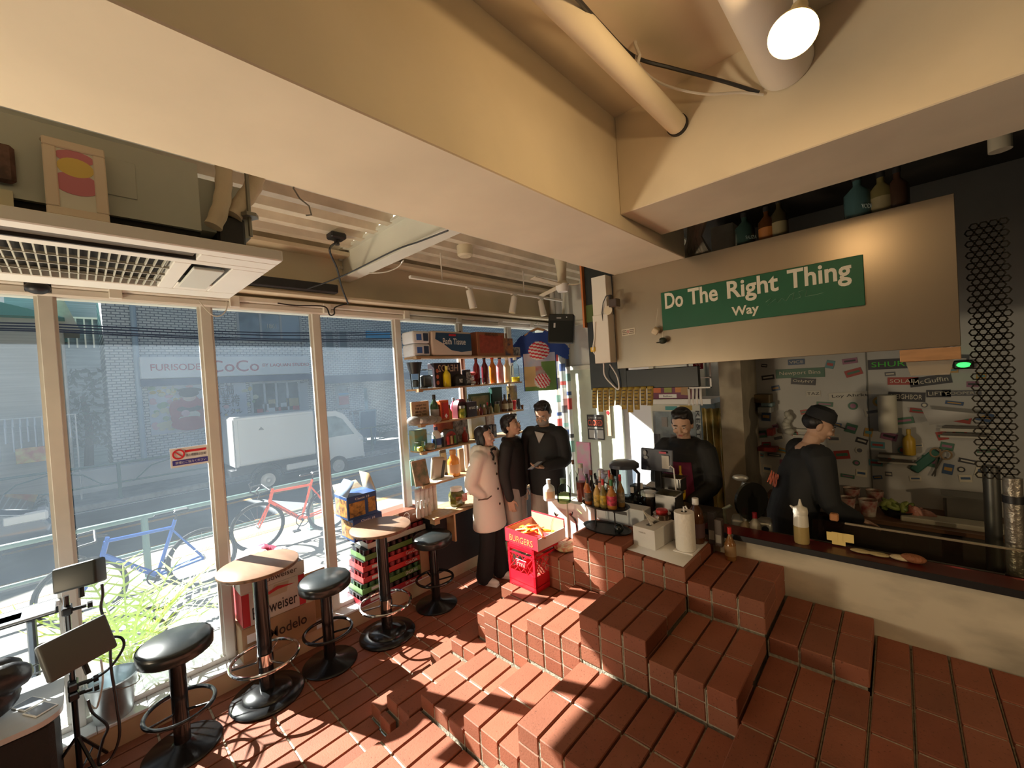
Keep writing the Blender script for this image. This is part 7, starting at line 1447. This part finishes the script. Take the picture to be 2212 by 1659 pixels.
g = G(); g.box(w_*.48, w_*.86, -.115, -.1, hh*.3, hh*1.05, X=T(ry=.12)); single('kraft_card', 'kraft card leaning on the purple snack carton', 'card', g, KR, tuple(r.location))
pf_ = PY(1530, 815, 3.4); r = thing('wire_frame', 'white square frame hanging under the right part of the hood', 'frame', (pf_.x, 3.2, 2.09)); g = G(); fw_ = .085
for a in ((-fw_, -fw_+.01), (fw_-.01, fw_)): g.box(*a, -.005, .005, -.215, 0)
for z_ in (-.01, -.14, -.215): g.box(-fw_, fw_, -.005, .005, z_, z_+.01)
obj('frame', g, WHITE, r)
for k in range(4): g = G(); g.grid(lambda u, v: (-.10+.03*k+.018*u, .02+.01*math.sin(v*4+k), -.215-.13*v), 2, 6); o = obj('hanging_strip', g, M('strip_white', (.68, .66, .62)), r); md = o.modifiers.new('s', 'SOLIDIFY'); md.thickness = .002
g = G(); pr3 = PY(1493, 812, 3.0); g.box(-.035, .035, -.004, .004, -.03, .03); r = single('price_card', 'small dark red price card under the hood', 'price card', g, M('price_red', (.30, .01, .03), .5), (pr3.x, 3.15, 2.05)); text('22', WHITE, r, (0, -.006, -.004), FY, .03, .001, fit=(.04, .03))
# cooler with photos
ca, cb_ = PY(1408, 870, 4.2).x, PY(1512, 870, 4.2).x
r = thing('glass_cooler', 'glass fronted cooler covered with photos behind the clerk', 'cooler', ((ca+cb_)/2, 4.40, 0)); w_ = (cb_-ca)/2
g = G(); g.box(-w_, w_, -.2, .25, 0, sa.z-.04); obj('cabinet', g, M('cooler_grey', (.32, .34, .32), .4), r); g = G(); g.box(-w_+.03, w_-.05, -.206, -.2, .5, sa.z-.13); obj('glass_door', g, M('cooler_glass', (.10, .12, .12), .15, col2=(.32, .36, .34), scale=5), r)
g = G(); g.box(-w_, w_, -.21, -.2, sa.z-.12, sa.z-.05); obj('header', g, M('header_cream', (.58, .56, .46), .5), r); g = G(); g.box(-w_*.4, w_*.1, -.212, -.21, sa.z-.11, sa.z-.07); g.box(w_*.2, w_*.7, -.212, -.21, sa.z-.11, sa.z-.06, 1); obj('header_stickers', g, [M('sticker_teal', (.08, .32, .32)), M('sticker_ochre', (.45, .30, .05))], r)
for k in range(5): g = G(); z_ = 1.25+.18*(k % 2); g.box(-w_*.95+k*w_*.36, -w_*.95+k*w_*.36+.06, -.214, -.207, z_, z_+.10); obj('photo', g, M('photo%d' % (k % 2), [(.10, .09, .09), (.25, .22, .20)][k % 2], .5), r)
text('KE&TOWEL', INK, r, (w_-.025, -.215, 1.3), (math.pi/2, math.pi/2, 0), .05, .001, fit=(.6, .035))
g = G(); g.grid(lambda u, v: (PY(1515+58*u, 950, 3.9).x, 3.95+.03*math.sin(u*24)+.015*math.sin(v*9+u*7), .3+1.35*v), 60, 12); o = single('plastic_curtain', 'crinkled golden plastic curtain right of the clerk', 'curtain', g, M('curtain_gold', (.62, .44, .16), .3, bump=.8, scale=9, col2=(.30, .26, .08)), ang=80); md = o.modifiers.new('s', 'SOLIDIFY'); md.thickness = .003
# pillar at the left end of the kitchen hatch
pa, pb_ = PY(1560, 950, 3.75).x, PY(1608, 950, 3.75).x
g = G(); g.box(pa, pb_, 3.75, 4.25, 0, 3.2); struct('trim_12', g, M('pillar_paint', (.42, .36, .26), .7, var=.25, scale=5, bump=.2))
# ================================================================ kitchen behind the hatch
g = G(); g.box(-.985, 2.94, 2.765, 2.93, .9625, .976, bev=.002); g.box(-.99, 3.0, 2.76, 2.768, .945, .978, 1); hl = single('hatch_ledge', 'dark red ledge board along the kitchen hatch', 'ledge', g, [M('ledge_red', (.09, .008, .006), .3), BLACK])
KD = M('kitchen_steel', (.16, .15, .13), .35, .6)
kc = thing('kitchen_counter', 'dark steel work counter along the sticker wall', 'counter', (1, 4.0, 0)); g = G(); g.box(-.85, 2.9, 3.80, 4.24, 0, .86); part('cabinet', g, M('counter_dark', (.05, .04, .035), .6, var=.3), kc); g = G(); g.box(-.88, 2.92, 3.78, 4.245, .86, .89, bev=.003); part('counter_top', g, M('worktop_wood', (.16, .08, .04), .45, var=.3, scale=4, stretch=(1, 8, 1)), kc)
fc = thing('prep_counter', 'low dark prep counter just inside the kitchen hatch', 'counter', (1, 3.05, 0)); g = G(); g.box(-.95, 2.9, 2.935, 3.22, 0, .84); part('cabinet', g, M('counter_dark', (.05, .04, .035), .6, var=.3), fc); g = G(); g.box(-.97, 2.92, 2.932, 3.24, .84, .87, bev=.003); part('counter_top', g, KD, fc)
# stickers on the wall: parts of the wall itself
wallk = [o for o in bpy.data.objects if o.name.startswith('wall_back')][0]
SC = [(.03, .03, .035), (.30, .04, .03), (.04, .08, .16), (.42, .40, .34), (.05, .13, .08), (.38, .22, .05), (.10, .10, .11), (.25, .10, .16), (.08, .22, .24), (.50, .46, .36)]
WY = 4.248
words = {'OnlyNY': (1735, 824, 38, 14, 0, .1), 'McGuffin': (2009, 822, 56, 20, 0, -.14), 'Loy Ahrkt': (1835, 855, 62, 16, 3, -.05), 'Newport Bins': (1727, 806, 76, 20, 4, 0), 'SHURE': (1925, 786, 66, 22, 0, .0), 'LIFTY': (2027, 850, 32, 16, 0, 0), 'TAZ': (1757, 850, 22, 12, 3, 0), 'NEIGHBOR': (1958, 857, 50, 20, 0, .06), 'COOPERS': (2076, 849, 50, 12, 6, 0), 'VICE': (1720, 782, 26, 12, 2, 0), 'SOLAR': (1950, 823, 42, 16, 1, .03)}
placed = []
for wd, (xc, yc_, w_, h_, ci, rt) in words.items():
    p_ = PY(xc, yc_, WY); sc_ = ((p_-CAM).dot(CF))/FPX; W_, H_ = w_*sc_*1.15, h_*sc_
    g = G(); g.box(-W_/2, W_/2, -.002, .0, -H_/2, H_/2); o = obj('sticker', g, M('wallstk%d' % ci, SC[ci], .45), wallk); o.location = (p_.x, WY-.001, p_.z); o.rotation_euler = (0, -rt*-1, 0)
    t_ = text(wd, M('wallstk9', SC[9], .45) if ci != 3 else INK, o, (0, -.003, 0), FY, .05, .001, fit=(W_*.84, H_*.5)); placed.append((p_.x, p_.z, W_/2, H_/2))
    if wd == 'SHURE': t_.data.materials[0] = M('neon_green_ink', (.05, .45, .03), .4)
cnt = 0
while cnt < 86:
    xx = rnd.uniform(1618, 2135); yy = rnd.uniform(772, 1040); p_ = PY(xx, yy, WY); ci = rnd.randrange(10); w_ = rnd.uniform(.02, .055); h_ = rnd.uniform(.012, .04)
    if any(abs(p_.x-a) < c_+w_+.006 and abs(p_.z-b_) < d_+h_+.006 for a, b_, c_, d_ in placed) or not (.97 < p_.z < 2.06): 
        cnt += .02; continue
    placed.append((p_.x, p_.z, w_, h_)); g = G(); sh = rnd.random()
    if sh < .25: g.lathe([(0, 0), (h_+.006, 0), (h_+.006, .002), (0, .002)], n=16, X=T(rx=math.pi/2)); g.lathe([(0, 0), ((h_+.006)*.6, 0), ((h_+.006)*.6, .0028), (0, .0028)], n=14, m=1, X=T(rx=math.pi/2))
    else: g.box(-w_, w_, -.002, 0, -h_, h_); g.box(-w_*.75, w_*.75, -.0028, -.002, -h_*.3, h_*.35, 1)
    o = obj('sticker', g, [M('wallstk%d' % ci, SC[ci], .45), M('wallstk%d' % ((ci+3) % 10), SC[(ci+3) % 10], .45)], wallk); o.location = (p_.x, WY-.001, p_.z); o.rotation_euler = (0, rnd.uniform(-.35, .35), 0); cnt += 1
px_ = PY(1877, 900, WY).x; g = G(); g.box(px_-.004, px_+.004, WY-.003, WY, .9, 2.9); obj('panel_joint', g, M('joint_grey', (.15, .15, .13)), wallk)
def kp(x, y, Y): return PY(x, y, Y)
# paper towel on the wall, bags, magnetic strips, scissors, mustard
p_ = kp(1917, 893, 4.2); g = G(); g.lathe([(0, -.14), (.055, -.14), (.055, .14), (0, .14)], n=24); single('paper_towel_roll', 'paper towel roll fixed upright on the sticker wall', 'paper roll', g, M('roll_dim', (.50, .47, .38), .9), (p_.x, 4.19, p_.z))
for k, (x0, x1, y0_, lb) in enumerate(((1895, 1980, 984, 'white magnetic strip with knives left of the scissors'), (2030, 2140, 928, 'long white magnetic strip with knives under the tilted paper'), (1712, 1755, 929, 'short white shelf strip behind the cook'))):
    a, b_ = kp(x0, y0_, 4.23), kp(x1, y0_+6, 4.23); r = thing('knife_strip', lb, 'knife strip', ((a.x+b_.x)/2, 4.235, a.z)); w_ = (b_.x-a.x)/2
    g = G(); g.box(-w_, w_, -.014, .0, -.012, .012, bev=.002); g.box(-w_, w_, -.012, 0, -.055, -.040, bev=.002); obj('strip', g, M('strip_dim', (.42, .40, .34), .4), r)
    if k < 2: g = G(); g.box(-w_*.9, w_*.8, -.02, -.014, -.036, -.018); g.box(-w_*.9, w_*.7, -.02, -.014, .016, .03); obj('knife', g, M('knife_steel', (.20, .19, .17), .3, .9), r)
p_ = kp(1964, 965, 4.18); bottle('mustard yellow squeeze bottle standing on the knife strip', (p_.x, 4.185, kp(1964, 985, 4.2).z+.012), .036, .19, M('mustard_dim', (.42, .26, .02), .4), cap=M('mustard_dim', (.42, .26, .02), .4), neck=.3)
p_ = kp(2030, 990, 4.2); r = thing('scissors', 'pair of kitchen scissors hanging on the sticker wall', 'scissors', (p_.x, 4.225, p_.z), rot=(0, .25, 0))
for s_ in (-1, 1): g = G(); g.tube([(s_*.028+.026*math.cos(a*math.pi/8), 0, .03+.032*math.sin(a*math.pi/8)) for a in range(16)], .006, 6, closed=True); obj('handle', g, M('handle_dim', (.22, .15, .08), .4), r); g = G(); g.prism([(s_*.02, .0), (s_*.008, .0), (-s_*.012, -.14), (-s_*.004, -.145)], 'y', -.002*s_, .002*s_+.001); obj('blade', g, M('knife_steel', (.20, .19, .17), .3, .9), r)
g = G(); g.box(-.03, .03, -.006, .006, -.10, .10, bev=.008); single('green_holder', 'dark green long tag hanging left of the scissors', 'holder', g, M('holder_green', (.02, .10, .07), .5), (kp(1999, 998, 4.2).x, 4.23, kp(1999, 998, 4.2).z), rot=(0, .7, 0))
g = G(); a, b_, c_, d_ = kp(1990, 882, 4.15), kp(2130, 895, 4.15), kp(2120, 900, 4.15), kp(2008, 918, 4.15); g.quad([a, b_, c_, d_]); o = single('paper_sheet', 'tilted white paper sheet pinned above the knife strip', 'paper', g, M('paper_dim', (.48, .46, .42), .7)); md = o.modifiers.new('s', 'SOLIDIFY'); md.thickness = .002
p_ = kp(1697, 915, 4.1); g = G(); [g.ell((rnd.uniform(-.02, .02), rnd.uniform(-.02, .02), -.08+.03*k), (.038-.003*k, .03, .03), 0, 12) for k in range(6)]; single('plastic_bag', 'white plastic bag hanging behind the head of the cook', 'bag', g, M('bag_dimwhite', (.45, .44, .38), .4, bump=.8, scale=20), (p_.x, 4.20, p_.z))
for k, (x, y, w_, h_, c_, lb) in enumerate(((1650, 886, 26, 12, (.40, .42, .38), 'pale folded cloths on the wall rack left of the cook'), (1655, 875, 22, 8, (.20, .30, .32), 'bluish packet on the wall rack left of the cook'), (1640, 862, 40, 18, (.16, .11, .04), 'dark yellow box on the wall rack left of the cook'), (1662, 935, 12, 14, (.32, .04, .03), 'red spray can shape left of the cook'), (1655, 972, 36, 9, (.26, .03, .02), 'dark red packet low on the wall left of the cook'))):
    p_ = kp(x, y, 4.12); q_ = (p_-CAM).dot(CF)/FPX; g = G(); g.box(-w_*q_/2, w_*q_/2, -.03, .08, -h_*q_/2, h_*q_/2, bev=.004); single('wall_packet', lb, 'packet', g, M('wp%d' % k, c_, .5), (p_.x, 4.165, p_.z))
# slicer
p_ = kp(1625, 1098, 3.1); r = thing('meat_slicer', 'metal meat slicer with a big round blade at the left of the kitchen', 'slicer', (-.78, 3.08, .87), .2)
SM = M('slicer_metal', (.38, .38, .34), .35, .6); g = G(); g.box(-.10, .14, -.06, .08, .04, .12, bev=.02, seg=3); [g.cyl((a, b_, 0), (a, b_, .04), .012, n=8) for a in (-.08, .12) for b_ in (-.04, .06)]; obj('base', g, SM, r, 60)
g = G(); g.cyl((.02, -.03, .25), (.035, -.045, .25), .125, n=36); obj('blade', g, M('blade_dark', (.10, .10, .09), .25, .9), r); g = G(); g.tube([(-.02, -.02, .12), (-.04, 0, .25), (0, 0, .36)], .025, 10); g.ell((-.03, -.03, .40), (.05, .022, .022)); obj('arm', g, SM, r, 60); g = G(); g.lathe([(0, 0), (.02, 0), (.02, .012), (0, .012)], n=16, X=T(x=.10, y=-.06, z=.08, rx=math.pi/2)); obj('knob', g, BLACK, r)
g = G(); g.tube([(-.14, .05, .02), (-.15, .05, .15), (-.10, .05, .18)], .012, 8); obj('hose', g, M('hose_dim', (.28, .30, .22), .5), r)
# squeeze bottles, ledge things
p_ = PZ(1733, 1170, .978); r = thing('squeeze_bottle', 'large white topped squeeze bottle of oil standing on the red ledge', 'squeeze bottle', (p_.x, 2.85, .977)); g = G(); g.lathe([(0, 0), (.036, 0), (.038, .01), (.038, .10), (.036, .15), (.033, .17)], n=28, ms=[0, 0, 0, 1, 1]); obj('bottle', g, [M('oil_tan', (.40, .30, .12), .25, coat=.4), M('squeeze_white', (.68, .65, .55), .35)], r, 60); g = G(); g.lathe([(.035, .168), (.037, .18), (.034, .205), (.014, .215), (.010, .225), (.004, .255), (0, .255)], n=24); g.tube([(-.03, 0, .195), (-.05, 0, .21)], [.010, .004], 8); obj('cap', g, M('squeeze_white', (.68, .65, .55), .35), r, 60)
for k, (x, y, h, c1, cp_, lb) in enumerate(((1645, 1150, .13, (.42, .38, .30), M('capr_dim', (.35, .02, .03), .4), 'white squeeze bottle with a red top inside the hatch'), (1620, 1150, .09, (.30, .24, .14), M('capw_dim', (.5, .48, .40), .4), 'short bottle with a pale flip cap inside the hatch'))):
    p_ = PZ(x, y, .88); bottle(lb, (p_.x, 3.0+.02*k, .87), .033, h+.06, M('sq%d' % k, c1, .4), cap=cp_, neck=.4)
g = G(); a = .055; 
p_ = PY(1806, 1150, 2.80); r = thing('sticky_notes', 'lit yellow sticky notes stuck together on the hatch glass', 'sticky notes', (p_.x, 2.90, 1.0)); SN = M('sticky_note', (.80, .62, .22), .6)
for k, (x, z, w_) in enumerate(((0, .02, .06), (-.028, .040, .05), (.045, .045, .045))): g = G(); g.box(x-w_/2, x+w_/2, -.004-.002*k, -.002-.002*k, z-.035, z+.035 if k == 0 else z+.012); obj('note', g, SN, r)
gc = thing('glass_guard', 'low glass guard with a bright metal rail along the hatch', 'glass guard', (.6, 2.92, .976)); g = G(); g.box(-1.2+.0, 2.2, 0, .006, 0, .13); 
for v in g.b.verts: v.co.x = max(v.co.x, -1.0)
obj('glass', g, MG('guard_glass', (.9, .9, .85), .25), gc); g = G(); g.box(-.85, 2.2, -.004, .010, .125, .135, bev=.002); obj('rail', g, M('rail_bright', (.55, .50, .36), .25, .7), gc)
g = G(); g.box(-.02, .02, -.02, .02, 0, .04, bev=.006); single('brown_clip', 'small amber block on top of the glass guard', 'clip', g, M('clip_amber', (.45, .20, .08), .4), (PY(1802, 1125, 2.92).x, 2.93, 1.112))
for k, (x, c_, r_, lb) in enumerate(((1858, (.50, .40, .20), (.045, .022, .010), 'slice of pale food at the left of the ledge'), (1898, (.48, .38, .18), (.045, .022, .010), 'pale food slice between the others on the ledge'), (1947, (.60, .48, .28), (.045, .025, .014), 'pale crumbly food piece beside the brown one'), (1972, (.28, .10, .04), (.05, .03, .022), 'brown fried food piece at the right on the ledge'))):
    p_ = PZ(x, 1196+k*2, .985); g = G(); g.ell((0, 0, r_[2]), r_, n=18); single('food_piece', lb, 'food', g, M('fd%d' % k, c_, .6, bump=1, scale=60), (p_.x, 2.862, .977))
# paper cups, salad, meat on the back counter
for k, (x, y) in enumerate(((1826, 1058), (1872, 1062), (1838, 1048), (1888, 1050))):
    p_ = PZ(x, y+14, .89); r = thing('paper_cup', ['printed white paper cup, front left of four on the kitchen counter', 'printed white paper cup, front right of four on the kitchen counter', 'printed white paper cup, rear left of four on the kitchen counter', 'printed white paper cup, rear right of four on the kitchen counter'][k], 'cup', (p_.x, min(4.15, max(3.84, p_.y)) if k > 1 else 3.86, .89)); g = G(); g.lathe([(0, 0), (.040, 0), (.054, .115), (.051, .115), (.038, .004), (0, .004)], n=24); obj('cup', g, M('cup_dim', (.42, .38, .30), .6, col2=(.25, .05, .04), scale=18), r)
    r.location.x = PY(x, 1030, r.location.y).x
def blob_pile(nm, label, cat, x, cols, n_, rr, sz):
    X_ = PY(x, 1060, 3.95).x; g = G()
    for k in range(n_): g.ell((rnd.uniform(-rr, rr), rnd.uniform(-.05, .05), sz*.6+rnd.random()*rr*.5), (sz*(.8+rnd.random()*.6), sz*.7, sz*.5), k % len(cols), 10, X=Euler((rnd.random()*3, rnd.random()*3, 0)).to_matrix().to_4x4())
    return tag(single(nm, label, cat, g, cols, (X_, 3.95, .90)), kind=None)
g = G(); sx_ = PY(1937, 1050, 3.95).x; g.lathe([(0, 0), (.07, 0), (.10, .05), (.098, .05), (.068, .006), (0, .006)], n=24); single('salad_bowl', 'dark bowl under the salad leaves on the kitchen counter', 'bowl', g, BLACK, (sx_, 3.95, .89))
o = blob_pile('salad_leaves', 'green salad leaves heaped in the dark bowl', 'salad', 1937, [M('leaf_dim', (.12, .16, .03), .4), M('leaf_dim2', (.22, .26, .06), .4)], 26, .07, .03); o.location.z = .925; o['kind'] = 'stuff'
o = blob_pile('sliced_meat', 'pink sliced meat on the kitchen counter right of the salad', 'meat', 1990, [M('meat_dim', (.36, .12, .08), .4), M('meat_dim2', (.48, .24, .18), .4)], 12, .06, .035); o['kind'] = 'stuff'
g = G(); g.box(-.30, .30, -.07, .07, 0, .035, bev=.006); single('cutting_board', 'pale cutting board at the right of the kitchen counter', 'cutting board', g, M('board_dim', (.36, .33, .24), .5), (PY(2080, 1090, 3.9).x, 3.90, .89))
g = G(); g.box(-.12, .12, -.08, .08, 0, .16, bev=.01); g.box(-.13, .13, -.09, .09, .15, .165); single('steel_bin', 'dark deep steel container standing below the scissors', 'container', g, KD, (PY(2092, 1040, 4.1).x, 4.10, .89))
# wood block and clear bin under the hood, green lamp
a, b_ = PY(1943, 755, 2.80), PY(2074, 750, 2.80); g = G(); g.box(a.x, b_.x, 2.765, 3.0, 2.0, 2.058, bev=.002); single('wooden_shelf', 'peach wooden board fixed under the right end of the hood', 'shelf', g, M('board_peach', (.50, .27, .12), .55, var=.2, scale=8, stretch=(1, 6, 6)))
g = G(); x0, x1 = PY(1957, 790, 2.82).x, PY(2060, 790, 2.82).x; g.prism([(x0, 1.998), (x1, 1.998), (x1-.015, 1.93), (x0+.015, 1.93)], 'y', 2.80, 2.95); single('clear_bin', 'cloudy plastic bin tucked under the peach wooden board', 'bin', g, M('bin_cloudy', (.42, .36, .27), .3, alpha=.75))
p_ = PY(2093, 790, 3.9); r = thing('green_lamp', 'small glowing green lamp at the right of the kitchen', 'lamp', (p_.x, 4.20, p_.z)); g = G(); g.ell((0, -.02, 0), (.035, .02, .018), n=16); obj('glow', g, M('green_glow', (.1, .8, .2), .4, emit=(.05, 1, .15), es=1.2), r); g = G(); g.box(-.05, .05, 0, .045, -.03, .03, bev=.01); obj('housing', g, BLACK, r)
# pipes and perforated steel strip at the right
xp = PY(2187, 1000, 3.0).x; g = G(); g.tube([(xp, 3.02, .88), (xp, 3.02, 1.42)], .032, 16); g.tube([(xp, 3.02, 1.30), (xp, 3.02, 1.335)], .036, 16, 1); g.tube([(xp, 3.02, .93), (xp, 3.02, .95)], .036, 16, 1); single('steel_pipe', 'upright spiral steel pipe at the right edge of the kitchen hatch', 'pipe', g, [M('pipe_steel', (.30, .27, .22), .35, .7, bump=.8, scale=30), BLACK])
g = G(); xq = PY(2140, 1000, 3.6).x; g.tube([(xq, 3.6, 0), (xq, 3.6, 1.36)], .035, 16); single('steel_pipe', 'dimmer steel pipe left of the spiral one in the kitchen', 'pipe', g, M('pipe_dim', (.12, .12, .11), .4, .7))
g = G(); xt = PY(2163, 330, 2.7).x; g.tube([(xt, 2.72, 2.87), (xt, 2.72, 3.35)], .035, 16); single('white_pipe', 'dull white pipe end coming down at the upper right corner', 'pipe', g, M('pipe_white_dim', (.42, .38, .28), .6))
g = G()
def ring(cx, cz, Y, r_=.0155): g.tube([(cx+r_*math.cos(a*1.0472), Y, cz+r_*math.sin(a*1.0472)) for a in range(6)], .004, 3, closed=True)
for k in range(46):
    for j in range(4): ring(xp-.10+.031*j+(.0155 if k % 2 else 0), 1.42+.027*k, 3.03)
single('mesh_screen', 'black perforated metal screen above the spiral steel pipe', 'mesh screen', g, M('mesh_black', (.025, .022, .016), .45, .5))
# ================================================================ things by the windows in the left foreground
base = PZ(176, 1700, 0); SB = V3((max(base.x, -3.28), base.y, 0)); SD = (V3((SB.x, SB.y, 1.0))-CAM).dot(CF)
def on_d(x, y, d=0): return CAM+ray(x, y)*((SD+d)/FPX)
st_ = thing('light_stand', 'black light stand with clamps in front of the grey bucket', 'stand', SB)
zt = on_d(172, 1285).z
g = G(); g.tube([(0, 0, 0), (0, 0, zt)], .012, 10); obj('pole', g, POLEB, st_)
for k in range(3): g = G(); a = k*2.094+.5; g.tube([(0, 0, .28), (.2*math.cos(a), .2*math.sin(a), .012)], .008, 8); g.tube([(0, 0, .08), (.11*math.cos(a), .11*math.sin(a), .14)], .005, 6); obj('leg', g, POLEB, st_)
for k, yy in enumerate((1315, 1500, 1480)): z_ = on_d(175, yy).z; g = G(); g.box(-.035, .045, -.02, .02, z_-.02, z_+.02, bev=.006); g.tube([(.02, .02, z_), (.03, .07, z_)], .010, 8); g.lathe([(0, 0), (.018, 0), (.018, .02), (0, .02)], n=8, X=T(x=.03, y=.075, z=z_, rx=-math.pi/2)); obj('clamp', g, BLACKM, st_)
def lightbox(label, xc, yc_, w_, h_, d_, dd, tilt, roll, shell):
    c = on_d(xc, yc_, dd); to = (CAM-c).normalized(); R_ = (to.to_track_quat('Z', 'Y').to_matrix().to_4x4()) @ Matrix.Rotation(roll, 4, 'Z') @ Matrix.Rotation(tilt, 4, 'Y')
    r = thing('studio_light', label, 'studio light', c, rot=R_.to_euler()); g = G(); g.box(-w_/2, w_/2, -h_/2, h_/2, -d_/2, d_/2, bev=.012, seg=3); obj('shell', g, shell, r, 60)
    g = G(); g.box(-w_*.42, w_*.42, -h_*.4, h_*.4, -d_/2-.003, -d_/2+.001); obj('diffuser', g, M('diffuser_white', (.7, .7, .68), .6), r)
    g = G(); g.tube([(0, -h_/2+.005, 0), (0, -h_/2-.05, 0)], .012, 8); obj('bracket', g, BLACKM, r); return r
LSH = M('lamp_grey', (.075, .08, .075), .55)
lightbox('flat grey light panel on the lower arm of the stand', 168, 1398, .255, .185, .05, -.12, .28, .20, LSH)
lightbox('deep black light panel on top of the stand, above the flat grey one', 173, 1242, .185, .125, .09, -.02, -.55, .0, M('lamp_black', (.02, .028, .03), .5))
for k, pts in enumerate((((236, 1376), (262, 1378), (266, 1400), (235, 1445), (190, 1475)), ((238, 1365), (240, 1440), (252, 1520), (258, 1590), (238, 1640), (212, 1650), (222, 1600), (232, 1568), (200, 1540), (190, 1512)), ((220, 1262), (222, 1285), (218, 1310), (222, 1330)))):
    cable('black_cable', ['thin black cord curling from the side of the grey panel back to the stand', 'long black cord hanging to the floor beside the near stool', 'short cord dropping from the upper black panel'][k], [on_d(x, y, .02) for x, y in pts], .0065, BLACK)
cable('white_cable', 'thin pale cord drooping in front of the grey bucket', [on_d(218, 1425, .15), on_d(222, 1470, .15), on_d(212, 1520, .15), on_d(205, 1530, .15), on_d(192, 1520, .15)], .005, GREYW)
# low cabinet with pale top
z1 = .60; e1 = PZ(60, 1574, z1); e2 = PZ(137, 1505, z1); X1 = e1.x; Yr = e2.y
lt = thing('low_cabinet', 'pale topped black cabinet in the bottom left corner', 'cabinet', (X1-.3, Yr-.5, 0)); x0 = max(X1-.62, -3.43)
g = G(); n_ = 8; R_ = .10; pts = [(x0, Yr-1.3), (X1, Yr-1.3)]+[(X1-R_+R_*math.cos(a*math.pi/2/n_), Yr-R_+R_*math.sin(a*math.pi/2/n_)) for a in range(n_+1)]+[(x0, Yr)]
g.prism(pts, 'z', z1-.025, z1); part('top', g, M('cabinet_top', (.50, .52, .54), .3, var=.1, scale=6), lt)
g = G(); g.box(x0+.02, X1-.03, Yr-1.28, Yr-.03, 0, z1-.026, bev=.02); part('body', g, M('cabinet_black', (.012, .013, .013), .7, bump=.6, scale=60), lt)
for k, (x, y) in enumerate(((62, 1522), (88, 1534))): p_ = PZ(x, y, z1); g = G(); g.box(-.05, .05, -.04, .04, 0, .006, bev=.002); g.box(-.043, .043, -.034, .034, .006, .0065, 1); single('tablet', ['small white tablet on the pale cabinet, the farther of the two', 'small white tablet on the pale cabinet, the nearer of the two'][k], 'tablet', g, [WHITE, M('tablet_screen', (.22, .24, .28), .2)], (p_.x, p_.y, z1+.001), .5)
# raised desk with gear
z2 = .93; f1 = PZ(128, 1290, z2); f2 = PZ(134, 1250, z2)
td = thing('narrow_desk', 'narrow white topped desk with a black edge at the left edge of the picture', 'desk', (f1.x-.2, f2.y-.5, 0)); g = G(); xd0 = max(f1.x-.50, -3.55); g.box(xd0, f1.x, f2.y-1.4, f2.y, z2-.03, z2, bev=.004); g.box(f1.x, f1.x+.006, f2.y-1.4, f2.y, z2-.085, z2+.002, 1); part('desk_top', g, [M('desk_pale', (.58, .58, .58), .35), BLACK], td)
for yy in (-.12, -1.3): g = G(); g.tube([(f1.x-.06, f2.y+yy, z2-.03), (f1.x-.06, f2.y+yy, 0)], .02, 8); part('leg', g, BLACKM, td)
for k, (x, y, w_, h_) in enumerate(((72, 1262, .17, .12), (8, 1285, .10, .12))): p_ = PZ(x, y, z2); g = G(); g.box(-w_/2, w_/2, -.11, .11, 0, .012, bev=.003); g.box(-w_*.45, w_*.45, -.1, .1, .012, .0125, 1); single('flat_monitor', ['pale flat panel lying on the narrow desk by the window post', 'second pale flat panel at the very left edge of the desk'][k], 'monitor', g, [M('gear_grey', (.32, .35, .38), .35), M('gear_blue', (.42, .48, .55), .25)], (max(p_.x, xd0+.1), p_.y, z2+.001), .0)
g = G()
for k in range(16): g.ell((rnd.uniform(-.10, .10), rnd.uniform(-.26, .14), rnd.uniform(-.09, .08)), (.07, .09, .05), 0, 12, X=Euler((rnd.random()*2, rnd.random()*2, rnd.random()*2)).to_matrix().to_4x4())
me = remesh(g, .012, 1); o = obj('black_bag', me, M('bag_black', (.016, .016, .018), .35, bump=1, scale=9), None, 60); p_ = PZ(35, 1400, .80); o.location = (X1-.27, Yr-.30, .745); tag(o, 'crumpled black bag stuffed between the cabinet and the narrow desk', 'bag')
for k in range(2): cable('silver_rail', ['upper thin silver rod at the left edge under the flat panel', 'lower thin silver rod at the left edge under the flat panel'][k], [on_d(-20, 1478+18*k, -.1), on_d(40, 1452+18*k, -.1), on_d(98, 1427+20*k, -.1)], .005, CHROME, cat='rod')
# galvanised bucket on the ledge
p_ = PZ(236, 1540, .15); r = thing('bucket', 'galvanised metal bucket on the ledge behind the light stand', 'bucket', (max(p_.x, -3.56)+.02, p_.y+.02, .15)); ZN = M('galvanised', (.50, .54, .54), .35, .7, var=.2, scale=12)
g = G(); g.lathe([(0, .005), (.085, 0), (.088, .02), (.122, .225), (.130, .232), (.122, .236), (.084, .02), (0, .018)], n=36); obj('pail', g, ZN, r, 60)
g = G(); g.tube([(.125*math.cos(a*.314), .125*math.sin(a*.314), .21-.05*abs(math.sin(a*.314))) for a in range(0, 11)], .004, 6); obj('handle', g, M('rod', (.25, .24, .2), .4, .6), r)
